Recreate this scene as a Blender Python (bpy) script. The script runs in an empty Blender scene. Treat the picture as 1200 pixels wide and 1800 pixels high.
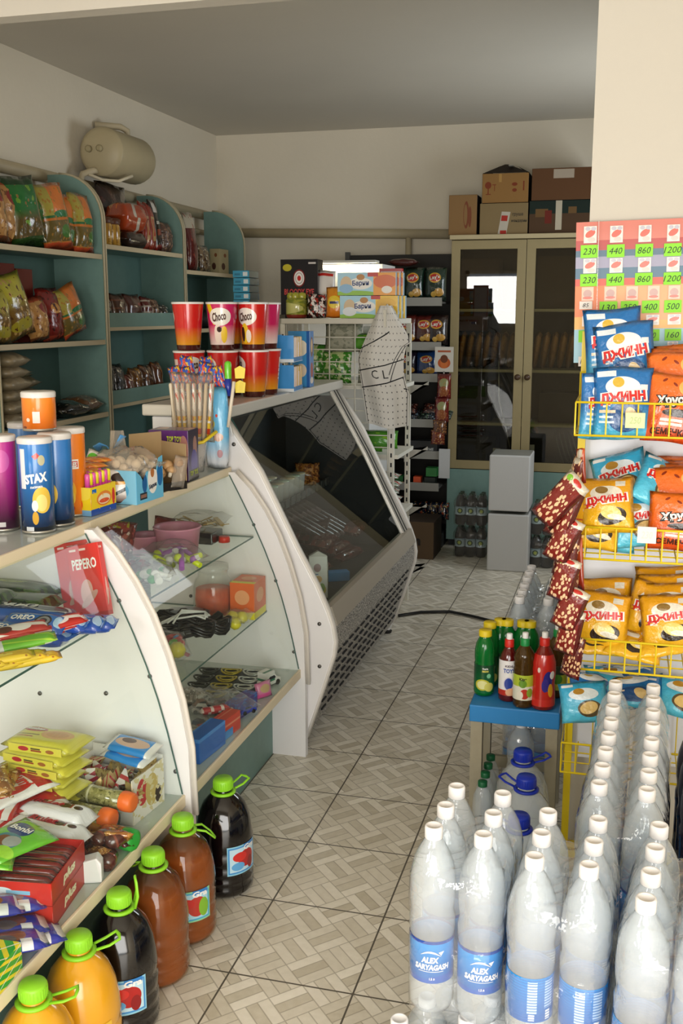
import bpy, bmesh, math, random
from mathutils import Vector, Matrix, Euler
S = bpy.context.scene
C = S.collection
PI = math.pi
R = math.radians
# ---------------------------------------------------------------- camera
EYE = Vector((0, 0, 1.6)); FPX = 1827.0
PITCH = math.atan2(350, FPX); YAW = math.atan2(505, FPX / math.cos(PITCH))
cd = bpy.data.cameras.new('camera'); cam = bpy.data.objects.new('camera', cd); C.objects.link(cam)
cd.sensor_fit = 'VERTICAL'; cd.sensor_height = 36; cd.lens = FPX / 1800 * 36; cd.clip_start = .02
cam.location = EYE; cam.rotation_euler = (PI / 2 - PITCH, 0, YAW); S.camera = cam
# ---------------------------------------------------------------- light: sky through the shop front, daylight of the door and window
W = bpy.data.worlds.new('world'); S.world = W; W.use_nodes = True
W.node_tree.nodes['Background'].inputs[0].default_value = (.80, .90, 1.0, 1)
W.node_tree.nodes['Background'].inputs[1].default_value = 1.0

def area(name, loc, rot, sx, sy, power, col=(1, 1, 1)):
    l = bpy.data.lights.new(name, 'AREA'); l.shape = 'RECTANGLE'; l.size = sx; l.size_y = sy; l.energy = power; l.color = col
    o = bpy.data.objects.new(name, l); C.objects.link(o); o.location = loc; o.rotation_euler = rot
    return o
area('daylight_door', (.42, -1.06, 1.1), (R(90), 0, R(4)), 1.9, 2.0, 82, (1, .96, .89))
area('daylight_window', (-1.8, -1.06, 1.78), (R(84), 0, R(-4)), .9, .66, 34, (1, .97, .92))
area('daylight_back_window', (.62, 5.9, 1.75), (R(90), 0, R(90)), 1.1, .9, 17, (.88, .95, 1))
S.view_settings.view_transform = 'Standard'; S.view_settings.look = 'None'
S.view_settings.exposure = 0.27; S.view_settings.gamma = 1; S.view_settings.use_curve_mapping = False
S.cycles.max_bounces = 9; S.cycles.diffuse_bounces = 3; S.cycles.transparent_max_bounces = 24; S.cycles.transmission_bounces = 8
S.cycles.caustics_reflective = False; S.cycles.caustics_refractive = False
S.cycles.sample_clamp_indirect = 6

# ---------------------------------------------------------------- helpers: a point seen at a pixel of the 1200x1800 frame on a known plane
_fw = Vector((-math.sin(YAW) * math.cos(PITCH), math.cos(YAW) * math.cos(PITCH), -math.sin(PITCH)))
_rt = Vector((math.cos(YAW), math.sin(YAW), 0)); _up = _rt.cross(_fw)
def at(u, v, x=None, y=None, z=None):
    d = _fw * FPX + _rt * (u - 600) - _up * (v - 900)
    if x is not None: k = (x - EYE.x) / d.x
    elif y is not None: k = (y - EYE.y) / d.y
    else: k = (z - EYE.z) / d.z
    return EYE + d * k
# ---------------------------------------------------------------- helpers: materials
def lin(h):
    h = h.lstrip('#'); c = [int(h[i:i + 2], 16) / 255 for i in (0, 2, 4)]
    return tuple((x / 12.92 if x <= .04045 else ((x + .055) / 1.055) ** 2.4) for x in c) + (1,)
_M = {}
def mat(h, rough=.5, metal=0, trans=0, ior=1.45, coat=0, emit=0, sss=0, noise=0, nscale=20, bump=0, bscale=60):
    k = (h, rough, metal, trans, ior, coat, emit, sss, noise, nscale, bump, bscale)
    if k in _M: return _M[k]
    m = bpy.data.materials.new('m' + h.strip('#')); m.use_nodes = True; nt = m.node_tree; b = nt.nodes['Principled BSDF']
    I = b.inputs; I['Base Color'].default_value = lin(h); I['Roughness'].default_value = rough; I['Metallic'].default_value = metal
    I['Transmission Weight'].default_value = trans; I['IOR'].default_value = ior; I['Coat Weight'].default_value = coat; I['Coat Roughness'].default_value = .1
    if emit: I['Emission Color'].default_value = lin(h); I['Emission Strength'].default_value = emit
    if noise or bump:
        tc = nt.nodes.new('ShaderNodeTexCoord')
        if noise:
            n = nt.nodes.new('ShaderNodeTexNoise'); n.inputs['Scale'].default_value = nscale; n.inputs['Detail'].default_value = 6
            nt.links.new(tc.outputs['Object'], n.inputs['Vector'])
            hs = nt.nodes.new('ShaderNodeMix'); hs.data_type = 'RGBA'; c = lin(h)
            hs.inputs[6].default_value = tuple(x * (1 - noise) for x in c[:3]) + (1,); hs.inputs[7].default_value = tuple(min(1, x * (1 + noise)) for x in c[:3]) + (1,)
            nt.links.new(n.outputs['Fac'], hs.inputs[0]); nt.links.new(hs.outputs[2], I['Base Color'])
        if bump:
            n = nt.nodes.new('ShaderNodeTexNoise'); n.inputs['Scale'].default_value = bscale; n.inputs['Detail'].default_value = 4
            nt.links.new(tc.outputs['Object'], n.inputs['Vector'])
            bp = nt.nodes.new('ShaderNodeBump'); bp.inputs['Strength'].default_value = bump; bp.inputs['Distance'].default_value = .01
            nt.links.new(n.outputs['Fac'], bp.inputs['Height']); nt.links.new(bp.outputs[0], I['Normal'])
    _M[k] = m; return m
def clear(name, tint='#ffffff', haze=.08, hazecol='#ffffff', rough=.06, gloss=.9, bump=0, bscale=40, ior=1.45):
    """thin clear sheet: looks through, mirrors at the rim, a little haze of its own"""
    k = ('clear', name)
    if k in _M: return _M[k]
    m = bpy.data.materials.new(name); m.use_nodes = True; nt = m.node_tree; N = nt.nodes; L = nt.links; N.clear()
    out = N.new('ShaderNodeOutputMaterial'); tr = N.new('ShaderNodeBsdfTransparent'); tr.inputs[0].default_value = lin(tint)
    df = N.new('ShaderNodeBsdfDiffuse'); df.inputs[0].default_value = lin(hazecol); gl = N.new('ShaderNodeBsdfGlossy'); gl.inputs['Roughness'].default_value = rough
    fr = N.new('ShaderNodeFresnel'); fr.inputs[0].default_value = ior
    ml = N.new('ShaderNodeMath'); ml.operation = 'MULTIPLY'; ml.inputs[1].default_value = gloss; L.new(fr.outputs[0], ml.inputs[0])
    gm = N.new('ShaderNodeNewGeometry'); bf = N.new('ShaderNodeMath'); bf.operation = 'SUBTRACT'; bf.inputs[0].default_value = 1; L.new(gm.outputs['Backfacing'], bf.inputs[1])
    mb_ = N.new('ShaderNodeMath'); mb_.operation = 'MULTIPLY'; mb_.use_clamp = True; L.new(ml.outputs[0], mb_.inputs[0]); L.new(bf.outputs[0], mb_.inputs[1]); ml = mb_
    m1 = N.new('ShaderNodeMixShader'); m1.inputs[0].default_value = haze; L.new(tr.outputs[0], m1.inputs[1]); L.new(df.outputs[0], m1.inputs[2])
    m2 = N.new('ShaderNodeMixShader'); L.new(ml.outputs[0], m2.inputs[0]); L.new(m1.outputs[0], m2.inputs[1]); L.new(gl.outputs[0], m2.inputs[2])
    L.new(m2.outputs[0], out.inputs[0])
    if bump:
        tc = N.new('ShaderNodeTexCoord'); n = N.new('ShaderNodeTexNoise'); n.inputs['Scale'].default_value = bscale; n.inputs['Detail'].default_value = 3
        L.new(tc.outputs['Object'], n.inputs['Vector']); bp = N.new('ShaderNodeBump'); bp.inputs['Strength'].default_value = bump; bp.inputs['Distance'].default_value = .01
        L.new(n.outputs['Fac'], bp.inputs['Height']); L.new(bp.outputs[0], gl.inputs['Normal']); L.new(bp.outputs[0], fr.inputs['Normal'])
    _M[k] = m; return m
def art(name, base, layers=(), rough=.35, coat=0, metal=0, bump=0):
    """printed packaging: shapes drawn in the package's own UV (0..1). e: ellipse cx cy rx ry col [deg]; r: rect x0 y0 x1 y1 col; g: vertical blend col0 col1 y0 y1;
    s: stripes freq duty col deg; n: noise blobs scale threshold col; d: dots freq radius col"""
    k = ('art', name)
    if k in _M: return _M[k]
    m = bpy.data.materials.new(name); m.use_nodes = True; nt = m.node_tree; N = nt.nodes; L = nt.links; b = N['Principled BSDF']
    b.inputs['Roughness'].default_value = rough; b.inputs['Coat Weight'].default_value = coat; b.inputs['Metallic'].default_value = metal; b.inputs['Coat Roughness'].default_value = .08; b.inputs['Specular IOR Level'].default_value = .5 if rough < .4 else .2
    uv = N.new('ShaderNodeTexCoord').outputs['UV']
    def M(op, a, bb=None, c=None):
        n = N.new('ShaderNodeMath'); n.operation = op
        for i, x in enumerate((a, bb, c)):
            if x is None: continue
            if isinstance(x, (int, float)): n.inputs[i].default_value = x
            else: L.new(x, n.inputs[i])
        return n.outputs[0]
    def VM(op, a, bb):
        n = N.new('ShaderNodeVectorMath'); n.operation = op; L.new(a, n.inputs[0])
        if isinstance(bb, tuple): n.inputs[1].default_value = bb
        return n
    sep = N.new('ShaderNodeSeparateXYZ'); L.new(uv, sep.inputs[0]); U, V = sep.outputs[0], sep.outputs[1]
    cur = None; base = lin(base)
    def over(fac, col):
        nonlocal cur
        mx = N.new('ShaderNodeMix'); mx.data_type = 'RGBA'; L.new(fac, mx.inputs[0])
        if cur is None: mx.inputs[6].default_value = base
        else: L.new(cur, mx.inputs[6])
        if isinstance(col, str): mx.inputs[7].default_value = lin(col)
        else: L.new(col, mx.inputs[7])
        cur = mx.outputs[2]
    for l in layers:
        t = l[0]
        if t in 'er':
            if t == 'e': cx, cy, rx, ry, col = l[1:6]; ang = l[6] if len(l) > 6 else 0
            else: cx, cy, rx, ry, col = (l[1] + l[3]) / 2, (l[2] + l[4]) / 2, abs(l[3] - l[1]) / 2, abs(l[4] - l[2]) / 2, l[5]; ang = l[6] if len(l) > 6 else 0
            p = VM('SUBTRACT', uv, (cx, cy, 0)).outputs[0]
            if ang:
                ro = N.new('ShaderNodeVectorRotate'); ro.rotation_type = 'Z_AXIS'; ro.inputs['Angle'].default_value = R(-ang); L.new(p, ro.inputs[0]); p = ro.outputs[0]
            p = VM('DIVIDE', p, (rx, ry, 1)).outputs[0]
            if t == 'e':
                n = N.new('ShaderNodeVectorMath'); n.operation = 'LENGTH'; L.new(p, n.inputs[0]); f = M('LESS_THAN', n.outputs['Value'], 1)
            else:
                s = N.new('ShaderNodeSeparateXYZ'); L.new(p, s.inputs[0]); f = M('LESS_THAN', M('MAXIMUM', M('ABSOLUTE', s.outputs[0]), M('ABSOLUTE', s.outputs[1])), 1)
            over(f, col)
        elif t == 'g':
            mr = N.new('ShaderNodeMapRange'); L.new(V, mr.inputs[0]); mr.inputs[1].default_value = l[3]; mr.inputs[2].default_value = l[4]
            mx = N.new('ShaderNodeMix'); mx.data_type = 'RGBA'; L.new(mr.outputs[0], mx.inputs[0]); mx.inputs[6].default_value = lin(l[1]); mx.inputs[7].default_value = lin(l[2]); cur = mx.outputs[2]
        elif t == 's':
            a = R(l[4]) if len(l) > 4 else 0
            q = M('ADD', M('MULTIPLY', U, math.cos(a) * l[1]), M('MULTIPLY', V, math.sin(a) * l[1])); f = M('LESS_THAN', M('FRACT', M('ADD', q, 100)), l[2]); over(f, l[3])
        elif t == 'n':
            n = N.new('ShaderNodeTexNoise'); n.inputs['Scale'].default_value = l[1]; n.inputs['Detail'].default_value = 2; L.new(uv, n.inputs[0]); over(M('GREATER_THAN', n.outputs['Fac'], l[2]), l[3])
        elif t == 'v':
            n = N.new('ShaderNodeTexVoronoi'); n.inputs['Scale'].default_value = l[1]; L.new(uv, n.inputs[0]); over(M('LESS_THAN', n.outputs['Distance'], l[2]), l[3])
        elif t == 'd':
            du = M('SUBTRACT', M('FRACT', M('MULTIPLY', U, l[1])), .5); dv = M('SUBTRACT', M('FRACT', M('MULTIPLY', V, l[1] * (l[4] if len(l) > 4 else 1))), .5)
            over(M('LESS_THAN', M('ADD', M('MULTIPLY', du, du), M('MULTIPLY', dv, dv)), l[2] ** 2), l[3])
    if cur is None: b.inputs['Base Color'].default_value = base
    else: L.new(cur, b.inputs['Base Color'])
    if bump:
        n = N.new('ShaderNodeTexNoise'); n.inputs['Scale'].default_value = 9; n.inputs['Detail'].default_value = 3; L.new(uv, n.inputs[0])
        bp = N.new('ShaderNodeBump'); bp.inputs['Strength'].default_value = bump; bp.inputs['Distance'].default_value = .02
        L.new(n.outputs['Fac'], bp.inputs['Height']); L.new(bp.outputs[0], b.inputs['Normal'])
    _M[k] = m; return m
# ---------------------------------------------------------------- helpers: meshes
class MB:
    def __init__(s): s.v = []; s.f = []; s.mi = []; s.uv = []; s.sm = []
    def add(s, vs, fs, mi=0, uvs=None, smooth=False, M=None):
        o = len(s.v)
        s.v += [tuple(M @ Vector(p)) if M is not None else tuple(p) for p in vs]
        for i, f in enumerate(fs):
            s.f.append([o + j for j in f]); s.mi.append(mi if isinstance(mi, int) else mi[i]); s.sm.append(smooth)
            s.uv.append([(0, 0)] * len(f) if uvs is None else ([uvs[j] for j in f] if len(uvs) == len(vs) and not isinstance(uvs[0], list) else uvs[i]))
        return s
    def box(s, c, d, mi=0, M=None):
        """mi: one index or (front -y, right +x, back +y, left -x, top, bottom)"""
        x, y, z = d[0] / 2, d[1] / 2, d[2] / 2
        vs = [(c[0] + a * x, c[1] + b * y, c[2] + e * z) for a, b, e in ((-1, -1, -1), (1, -1, -1), (1, 1, -1), (-1, 1, -1), (-1, -1, 1), (1, -1, 1), (1, 1, 1), (-1, 1, 1))]
        fs = [(0, 1, 5, 4), (1, 2, 6, 5), (2, 3, 7, 6), (3, 0, 4, 7), (4, 5, 6, 7), (3, 2, 1, 0)]
        return s.add(vs, fs, mi if isinstance(mi, int) else list(mi), [[(0, 0), (1, 0), (1, 1), (0, 1)]] * 6, M=M)
    def bx(s, x0, x1, y0, y1, z0, z1, mi=0): return s.box(((x0 + x1) / 2, (y0 + y1) / 2, (z0 + z1) / 2), (x1 - x0, y1 - y0, z1 - z0), mi)
    def lathe(s, prof, seg=24, mi=0, M=None, cap=True, a0=0, a1=2 * PI, smooth=True, sq=0):
        """sq>0 squares the section off"""
        full = abs(a1 - a0 - 2 * PI) < 1e-6; n = seg + 1; vs = []; uvs = []; fs = []
        z0, z1 = min(p[1] for p in prof), max(p[1] for p in prof)
        for i in range(n):
            a = a0 + (a1 - a0) * i / seg; k = 1
            if sq: k = 1 / (abs(math.cos(a)) ** (2 + sq) + abs(math.sin(a)) ** (2 + sq)) ** (1 / (2 + sq))
            for r, z in prof: vs.append((r * k * math.cos(a), r * k * math.sin(a), z)); uvs.append((i / seg, (z - z0) / max(z1 - z0, 1e-9)))
        m = len(prof)
        for i in range(seg):
            for j in range(m - 1): fs.append((i * m + j, (i + 1) * m + j, (i + 1) * m + j + 1, i * m + j + 1))
        mm = mi if isinstance(mi, int) else [mi[j] for i in range(seg) for j in range(m - 1)]
        s.add(vs, fs, mm, uvs, smooth, M)
        if cap and full:
            for r, z, fl in ((prof[0][0], prof[0][1], 1), (prof[-1][0], prof[-1][1], 0)):
                if r > 1e-5:
                    idx = 0 if fl else m - 1
                    ring = [vs[i * m + idx] for i in range(seg)]; f = list(range(seg)); f = f[::-1] if fl else f
                    s.add(ring, [f], (mi if isinstance(mi, int) else mi[0 if fl else -1]), [(.5 + .5 * p[0] / r, .5 + .5 * p[1] / r) for p in ring], False, M)
        return s
    def tube(s, pts, r, seg=8, mi=0, closed=False, M=None, flat=1):
        pts = [Vector(p) for p in pts]; n = len(pts); vs = []; up = None
        for i, p in enumerate(pts):
            if closed: t = pts[(i + 1) % n] - pts[i - 1]
            else: t = pts[min(i + 1, n - 1)] - pts[max(i - 1, 0)]
            t.normalize()
            if up is None: up = t.orthogonal().normalized() if abs(t.z) > .9 else Vector((0, 0, 1))
            a = t.cross(up).normalized(); up = a.cross(t).normalized()
            rr = r[i] if isinstance(r, (list, tuple)) else r
            for k in range(seg): an = 2 * PI * k / seg; vs.append(p + a * (rr * math.cos(an)) + up * (rr * flat * math.sin(an)))
        fs = []; q = n if closed else n - 1
        for i in range(q):
            for k in range(seg): fs.append((i * seg + k, i * seg + (k + 1) % seg, ((i + 1) % n) * seg + (k + 1) % seg, ((i + 1) % n) * seg + k))
        if not closed: fs += [tuple(range(seg))[::-1], tuple((n - 1) * seg + k for k in range(seg))]
        return s.add(vs, fs, mi, None, seg > 5, M)
    def prism(s, poly, lo, hi, axis='y', mi=0, mside=None, M=None):
        """poly: 2-D outline (x,z) for axis y, (y,z) for x, (x,y) for z"""
        def P(a, b, t): return (a, t, b) if axis == 'y' else ((t, a, b) if axis == 'x' else (a, b, t))
        n = len(poly); vs = [P(a, b, lo) for a, b in poly] + [P(a, b, hi) for a, b in poly]
        xs = [p[0] for p in poly]; ys = [p[1] for p in poly]; dx, dy = max(xs) - min(xs) or 1, max(ys) - min(ys) or 1
        uv = [((a - min(xs)) / dx, (b - min(ys)) / dy) for a, b in poly] * 2
        s.add(vs, [tuple(range(n)), tuple(range(2 * n - 1, n - 1, -1))], mi, uv, False, M)
        s.add(vs, [(i, i + n, (i + 1) % n + n, (i + 1) % n) for i in range(n)], mi if mside is None else mside, uv, False, M); return s
    def grid(s, fn, nu, nv, mi=0, smooth=True, M=None, uvfn=None):
        vs = []; uv = []
        for j in range(nv + 1):
            for i in range(nu + 1): u, v = i / nu, j / nv; vs.append(fn(u, v)); uv.append((u, v) if uvfn is None else uvfn(u, v))
        w = nu + 1; fs = [(j * w + i, j * w + i + 1, (j + 1) * w + i + 1, (j + 1) * w + i) for j in range(nv) for i in range(nu)]
        return s.add(vs, fs, mi, uv, smooth, M)
    def build(s, name, mats, parent=None, bevel=0, fix=True):
        me = bpy.data.meshes.new(name); me.from_pydata(s.v, [], s.f)
        for m in (mats if isinstance(mats, (list, tuple)) else [mats]): me.materials.append(m)
        me.polygons.foreach_set('material_index', s.mi); me.polygons.foreach_set('use_smooth', s.sm)
        ul = me.uv_layers.new(name='UVMap'); ul.data.foreach_set('uv', [c for f in s.uv for p in f for c in p])
        if fix:
            b = bmesh.new(); b.from_mesh(me); bmesh.ops.remove_doubles(b, verts=b.verts, dist=1e-6); bmesh.ops.recalc_face_normals(b, faces=b.faces); b.to_mesh(me); b.free()
        me.update(); o = bpy.data.objects.new(name, me); C.objects.link(o)
        if parent is not None: o.parent = parent
        if bevel:
            md = o.modifiers.new('edge', 'BEVEL'); md.width = bevel; md.segments = 2; md.limit_method = 'ANGLE'; md.angle_limit = R(40)
        return o
def tag(o, label=None, cat=None, group=None, kind=None):
    if label: o['label'] = label
    if cat: o['category'] = cat
    if group: o['group'] = group
    if kind: o['kind'] = kind
    return o
def thing(name, label, cat, loc=(0, 0, 0), rot=(0, 0, 0), group=None):
    o = bpy.data.objects.new(name, None); C.objects.link(o); o.empty_display_size = .05; pose(o, loc, rot); return tag(o, label, cat, group)
def pose(o, loc, rot=(0, 0, 0)):
    o.location = loc
    if isinstance(rot, (int, float)): rot = (0, 0, rot)
    o.rotation_euler = Euler([R(a) for a in rot], 'XYZ'); return o
def settle(o):
    """lift a tilted thing so that its lowest point rests at the height it was set down at"""
    Rm = o.rotation_euler.to_matrix(); lo = min((Rm @ v.co).z for v in o.data.vertices)
    if abs(lo) < .05: o.location.z += .0006 - lo
def dup(o, loc=None, rot=None, label=None, group=None):
    def cp(a, par):
        c = a.copy(); C.objects.link(c)
        if par is not None: c.parent = par
        for ch in KIDS.get(a.name, ()) or [x for x in a.children]: cp(ch, c)
        return c
    c = cp(o, None)
    if loc is not None: c.location = loc
    if rot is not None: pose(c, c.location, rot)
    if label: c['label'] = label
    if group: c['group'] = group
    return c
KIDS = {}
def struct(o): o['kind'] = 'structure'; return o
ORD = ['first', 'second', 'third', 'fourth', 'fifth', 'sixth', 'seventh', 'eighth', 'ninth', 'tenth', 'eleventh', 'twelfth', 'thirteenth', 'fourteenth', 'fifteenth', 'sixteenth']
# ---------------------------------------------------------------- helpers: lettering
_TC = {}
def glyph(t, bold=0, shear=0):
    k = (t, bold, shear)
    if k not in _TC:
        cu = bpy.data.curves.new('t', 'FONT'); cu.body = t; cu.offset = bold; cu.shear = shear; cu.resolution_u = 2; o = bpy.data.objects.new('t', cu); C.objects.link(o)
        dg = bpy.context.evaluated_depsgraph_get(); me = bpy.data.meshes.new_from_object(o.evaluated_get(dg))
        vs = [(v.co.x, v.co.y) for v in me.vertices]; fs = [tuple(p.vertices) for p in me.polygons]
        bpy.data.objects.remove(o); bpy.data.curves.remove(cu); bpy.data.meshes.remove(me)
        if vs:
            x0, x1 = min(v[0] for v in vs), max(v[0] for v in vs); y0, y1 = min(v[1] for v in vs), max(v[1] for v in vs)
            vs = [((x - x0) / max(x1 - x0, 1e-6) - .5, (y - y0) / max(y1 - y0, 1e-6) - .5) for x, y in vs]
        _TC[k] = (vs, fs)
    return _TC[k]
def write(mb, t, w, h, fn, mi=0, bold=.02, shear=0, cx=0, cy=0, rot=0):
    """lettering of width w, height h around (cx, cy) on the surface fn(x, y) -> point"""
    vs, fs = glyph(t, bold, shear); c, s_ = math.cos(R(rot)), math.sin(R(rot)); pts = []
    for x, y in vs: a, b = x * w, y * h; pts.append(fn(cx + a * c - b * s_, cy + a * s_ + b * c))
    mb.add(pts, fs, mi); return mb
def on_front(y, e=.0006): return lambda a, b: (a, y - e, b)
def on_top(z, e=.0006): return lambda a, b: (a, b, z + e)
def on_cyl(r, a0, z0, e=.0006): return lambda a, b: ((r + e) * math.cos(a0 + a / r), (r + e) * math.sin(a0 + a / r), z0 + b)
# ---------------------------------------------------------------- helpers: packages
def pouch_fn(W, H, T, seed=0, crimp=.07, p=2.6, pinch=.05, wr=.10, base=.0):
    r = random.Random(seed); a1, a2, a3 = r.uniform(0, 6), r.uniform(0, 6), r.uniform(0, 6); k1, k2 = r.uniform(7, 10), r.uniform(3, 5)
    def fn(u, v, side):  # u, v in -1..1
        av = abs(v); lim = 1 - crimp
        if base and v < 0: g = max(1 - (av / 1.0) ** 9, 0) ** .5 if av < 1 else 0; g = max(g, .0)
        else: g = max(1 - (av / lim) ** p, 0) ** .55 if av < lim else 0
        e = max(1 - abs(u) ** p, 0) ** .6 * g
        w = wr * T * (math.sin(k1 * u + a1) * av ** 2 * (1 - abs(u) ** 4) + .5 * math.sin(k2 * v * 2 + a2 + 2 * u) * (1 - av ** 2) * (1 - u * u)) * min(1, g * 3)
        z = H / 2 * (v + 1) + .012 * H * math.sin(3 * u + a3) * (v if v > 0 or not base else 0)
        return (W / 2 * u * (1 - pinch * g + .25 * pinch), side * (T / 2 * e) + w * (1 if side < 0 else .6) + side * .0004 * (1 - max(abs(u), av) ** 20), z)
    return fn
def pouch_mesh(mb, W, H, T, seed=0, mf=0, mbk=None, nu=12, nv=14, M=None, **k):
    fn = pouch_fn(W, H, T, seed, **k)
    mb.grid(lambda u, v: fn(2 * u - 1, 2 * v - 1, -1), nu, nv, mf, M=M)
    mb.grid(lambda u, v: fn(1 - 2 * u, 2 * v - 1, 1), nu, nv, mf if mbk is None else mbk, M=M)
    return fn
def pouch(name, label, cat, W, H, T, m, loc, rot=(0, 0, 0), seed=0, group=None, texts=(), lying=False, nu=12, nv=14, parent=None, rest=True, **k):
    """a filled bag; front faces -y, bottom edge at the origin; texts: (string, w, h, cx, cz, material, rot)"""
    mb = MB(); M = Matrix.Rotation(-PI / 2, 4, 'X') @ Matrix.Translation((0, 0, -H / 2)) if lying else None
    if lying: M = Matrix.Translation((0, 0, T / 2)) @ M
    fn = pouch_mesh(mb, W, H, T, seed, nu=nu, nv=nv, M=M, **k)
    o = mb.build(name, m, parent); pose(o, loc, rot)
    if rest: settle(o)
    if label: tag(o, label, cat, group)
    if texts:
        tb = MB(); ms = []
        for t in texts:
            s, w, h, cx, cz, tm = t[:6]; ro = t[6] if len(t) > 6 else 0; bo = t[7] if len(t) > 7 else .03
            if tm not in ms: ms.append(tm)
            def f(a, b):
                q = Vector(fn(max(-.99, min(.99, 2 * a / W)), max(-.99, min(.99, 2 * b / H - 1)), -1)); q.y -= .0016 + .0006 * ms.index(tm); return tuple(M @ q) if M is not None else tuple(q)
            write(tb, s, w, h, f, ms.index(tm), bo, 0, cx, cz, ro)
        tb.build('lettering', ms, o, fix=False)
    return o
def carton(name, label, cat, d, mats, loc, rot=(0, 0, 0), group=None, mi=0, texts=(), bevel=.0015, parent=None):
    """closed box, origin at the bottom centre; texts: (string, w, h, cx, cz, material, face 'f','t','r','l', rot)"""
    mb = MB(); mb.box((0, 0, d[2] / 2), d, mi); o = mb.build(name, mats, parent, bevel=bevel); pose(o, loc, rot)
    if label: tag(o, label, cat, group)
    if texts: boxtext(o, d, texts)
    return o
def boxtext(o, d, texts):
    tb = MB(); ms = []
    for t in texts:
        s, w, h, cx, cz, tm, fc = t[:7]; ro = t[7] if len(t) > 7 else 0
        if tm not in ms: ms.append(tm)
        fn = {'f': lambda a, b: (a, -d[1] / 2 - .0007, b), 't': lambda a, b: (a, b, d[2] + .0007), 'r': lambda a, b: (d[0] / 2 + .0007, a, b), 'l': lambda a, b: (-d[0] / 2 - .0007, -a, b)}[fc]
        write(tb, s, w, h, fn, ms.index(tm), .03, 0, cx, cz, ro)
    return tb.build('lettering', ms, o, fix=False)
WHITE = mat('#f4f3f0', .4); INK = mat('#16161a', .5); RED = mat('#c8201c', .4)
# ================================================================ THE SETTING
def floor_mat():
    m = bpy.data.materials.new('patterned_tile'); m.use_nodes = True; nt = m.node_tree; N = nt.nodes; L = nt.links; b = N['Principled BSDF']
    tc = N.new('ShaderNodeTexCoord'); sp = N.new('ShaderNodeSeparateXYZ'); L.new(tc.outputs['Object'], sp.inputs[0])
    def M(op, a, bb=None):
        n = N.new('ShaderNodeMath'); n.operation = op
        for i, x in enumerate((a, bb)):
            if x is None: continue
            if isinstance(x, (int, float)): n.inputs[i].default_value = x
            else: L.new(x, n.inputs[i])
        return n.outputs[0]
    tx = M('ADD', M('MULTIPLY', M('ADD', sp.outputs[0], .872), 1 / .3155), 40); ty = M('ADD', M('MULTIPLY', M('SUBTRACT', sp.outputs[1], 2.488), 1 / .3345), 40)
    fx, fy = M('FRACT', tx), M('FRACT', ty)
    dx = M('MINIMUM', fx, M('SUBTRACT', 1, fx)); dy = M('MINIMUM', fy, M('SUBTRACT', 1, fy)); grout = M('LESS_THAN', M('MINIMUM', dx, dy), .0075)
    a = M('MULTIPLY', M('ADD', tx, ty), 2.5); c = M('MULTIPLY', M('ADD', M('SUBTRACT', tx, ty), 80), 2.5)
    fa, fb, ia, ib = M('FRACT', a), M('FRACT', c), M('FLOOR', a), M('FLOOR', c)
    ck = M('MODULO', M('ADD', ia, ib), 2)
    along = M('ADD', M('MULTIPLY', ck, fa), M('MULTIPLY', M('SUBTRACT', 1, ck), fb))      # coordinate across the planks of this cell
    k = M('MULTIPLY', along, 3); pi_ = M('FLOOR', k); fk = M('FRACT', k)
    seam = M('LESS_THAN', M('MINIMUM', fk, M('SUBTRACT', 1, fk)), .05)
    across = M('ADD', M('MULTIPLY', ck, fb), M('MULTIPLY', M('SUBTRACT', 1, ck), fa))
    seam = M('MAXIMUM', seam, M('LESS_THAN', M('MINIMUM', across, M('SUBTRACT', 1, across)), .018))
    wn = N.new('ShaderNodeTexWhiteNoise'); cb = N.new('ShaderNodeCombineXYZ'); L.new(M('MODULO', ia, 5), cb.inputs[0]); L.new(M('MODULO', ib, 5), cb.inputs[1]); L.new(pi_, cb.inputs[2]); L.new(cb.outputs[0], wn.inputs['Vector'])
    edge_plank = M('LESS_THAN', M('ABSOLUTE', M('SUBTRACT', pi_, 1)), .5)
    tone = M('ADD', M('MULTIPLY', wn.outputs['Value'], .55), M('MULTIPLY', M('SUBTRACT', 1, edge_plank), .3))
    ns = N.new('ShaderNodeTexNoise'); ns.inputs['Scale'].default_value = 45; ns.inputs['Detail'].default_value = 5; L.new(tc.outputs['Object'], ns.inputs['Vector'])
    tone = M('ADD', tone, M('MULTIPLY', M('SUBTRACT', ns.outputs['Fac'], .5), .5))
    rp = N.new('ShaderNodeValToRGB'); rp.color_ramp.elements[0].color = lin('#cbc1ac'); rp.color_ramp.elements[1].color = lin('#faf3e4'); L.new(tone, rp.inputs[0])
    def mix(f, a_, col):
        x = N.new('ShaderNodeMix'); x.data_type = 'RGBA'; L.new(f, x.inputs[0]); L.new(a_, x.inputs[6]); x.inputs[7].default_value = lin(col); return x.outputs[2]
    col = mix(M('MULTIPLY', seam, .45), rp.outputs[0], '#75684f'); col = mix(grout, col, '#5d564a')
    big = N.new('ShaderNodeTexNoise'); big.inputs['Scale'].default_value = 1.6; big.inputs['Detail'].default_value = 4; L.new(tc.outputs['Object'], big.inputs['Vector'])
    mx = N.new('ShaderNodeMix'); mx.data_type = 'RGBA'; mx.blend_type = 'MULTIPLY'; L.new(M('MULTIPLY', M('GREATER_THAN', big.outputs['Fac'], .62), .22), mx.inputs[0]); L.new(col, mx.inputs[6]); mx.inputs[7].default_value = (.55, .52, .46, 1)
    L.new(mx.outputs[2], b.inputs['Base Color']); b.inputs['Roughness'].default_value = .3
    bp = N.new('ShaderNodeBump'); bp.inputs['Strength'].default_value = .25; bp.inputs['Distance'].default_value = .004; L.new(M('SUBTRACT', 1, M('MAXIMUM', grout, M('MULTIPLY', seam, .3))), bp.inputs['Height']); L.new(bp.outputs[0], b.inputs['Normal'])
    return m
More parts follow.
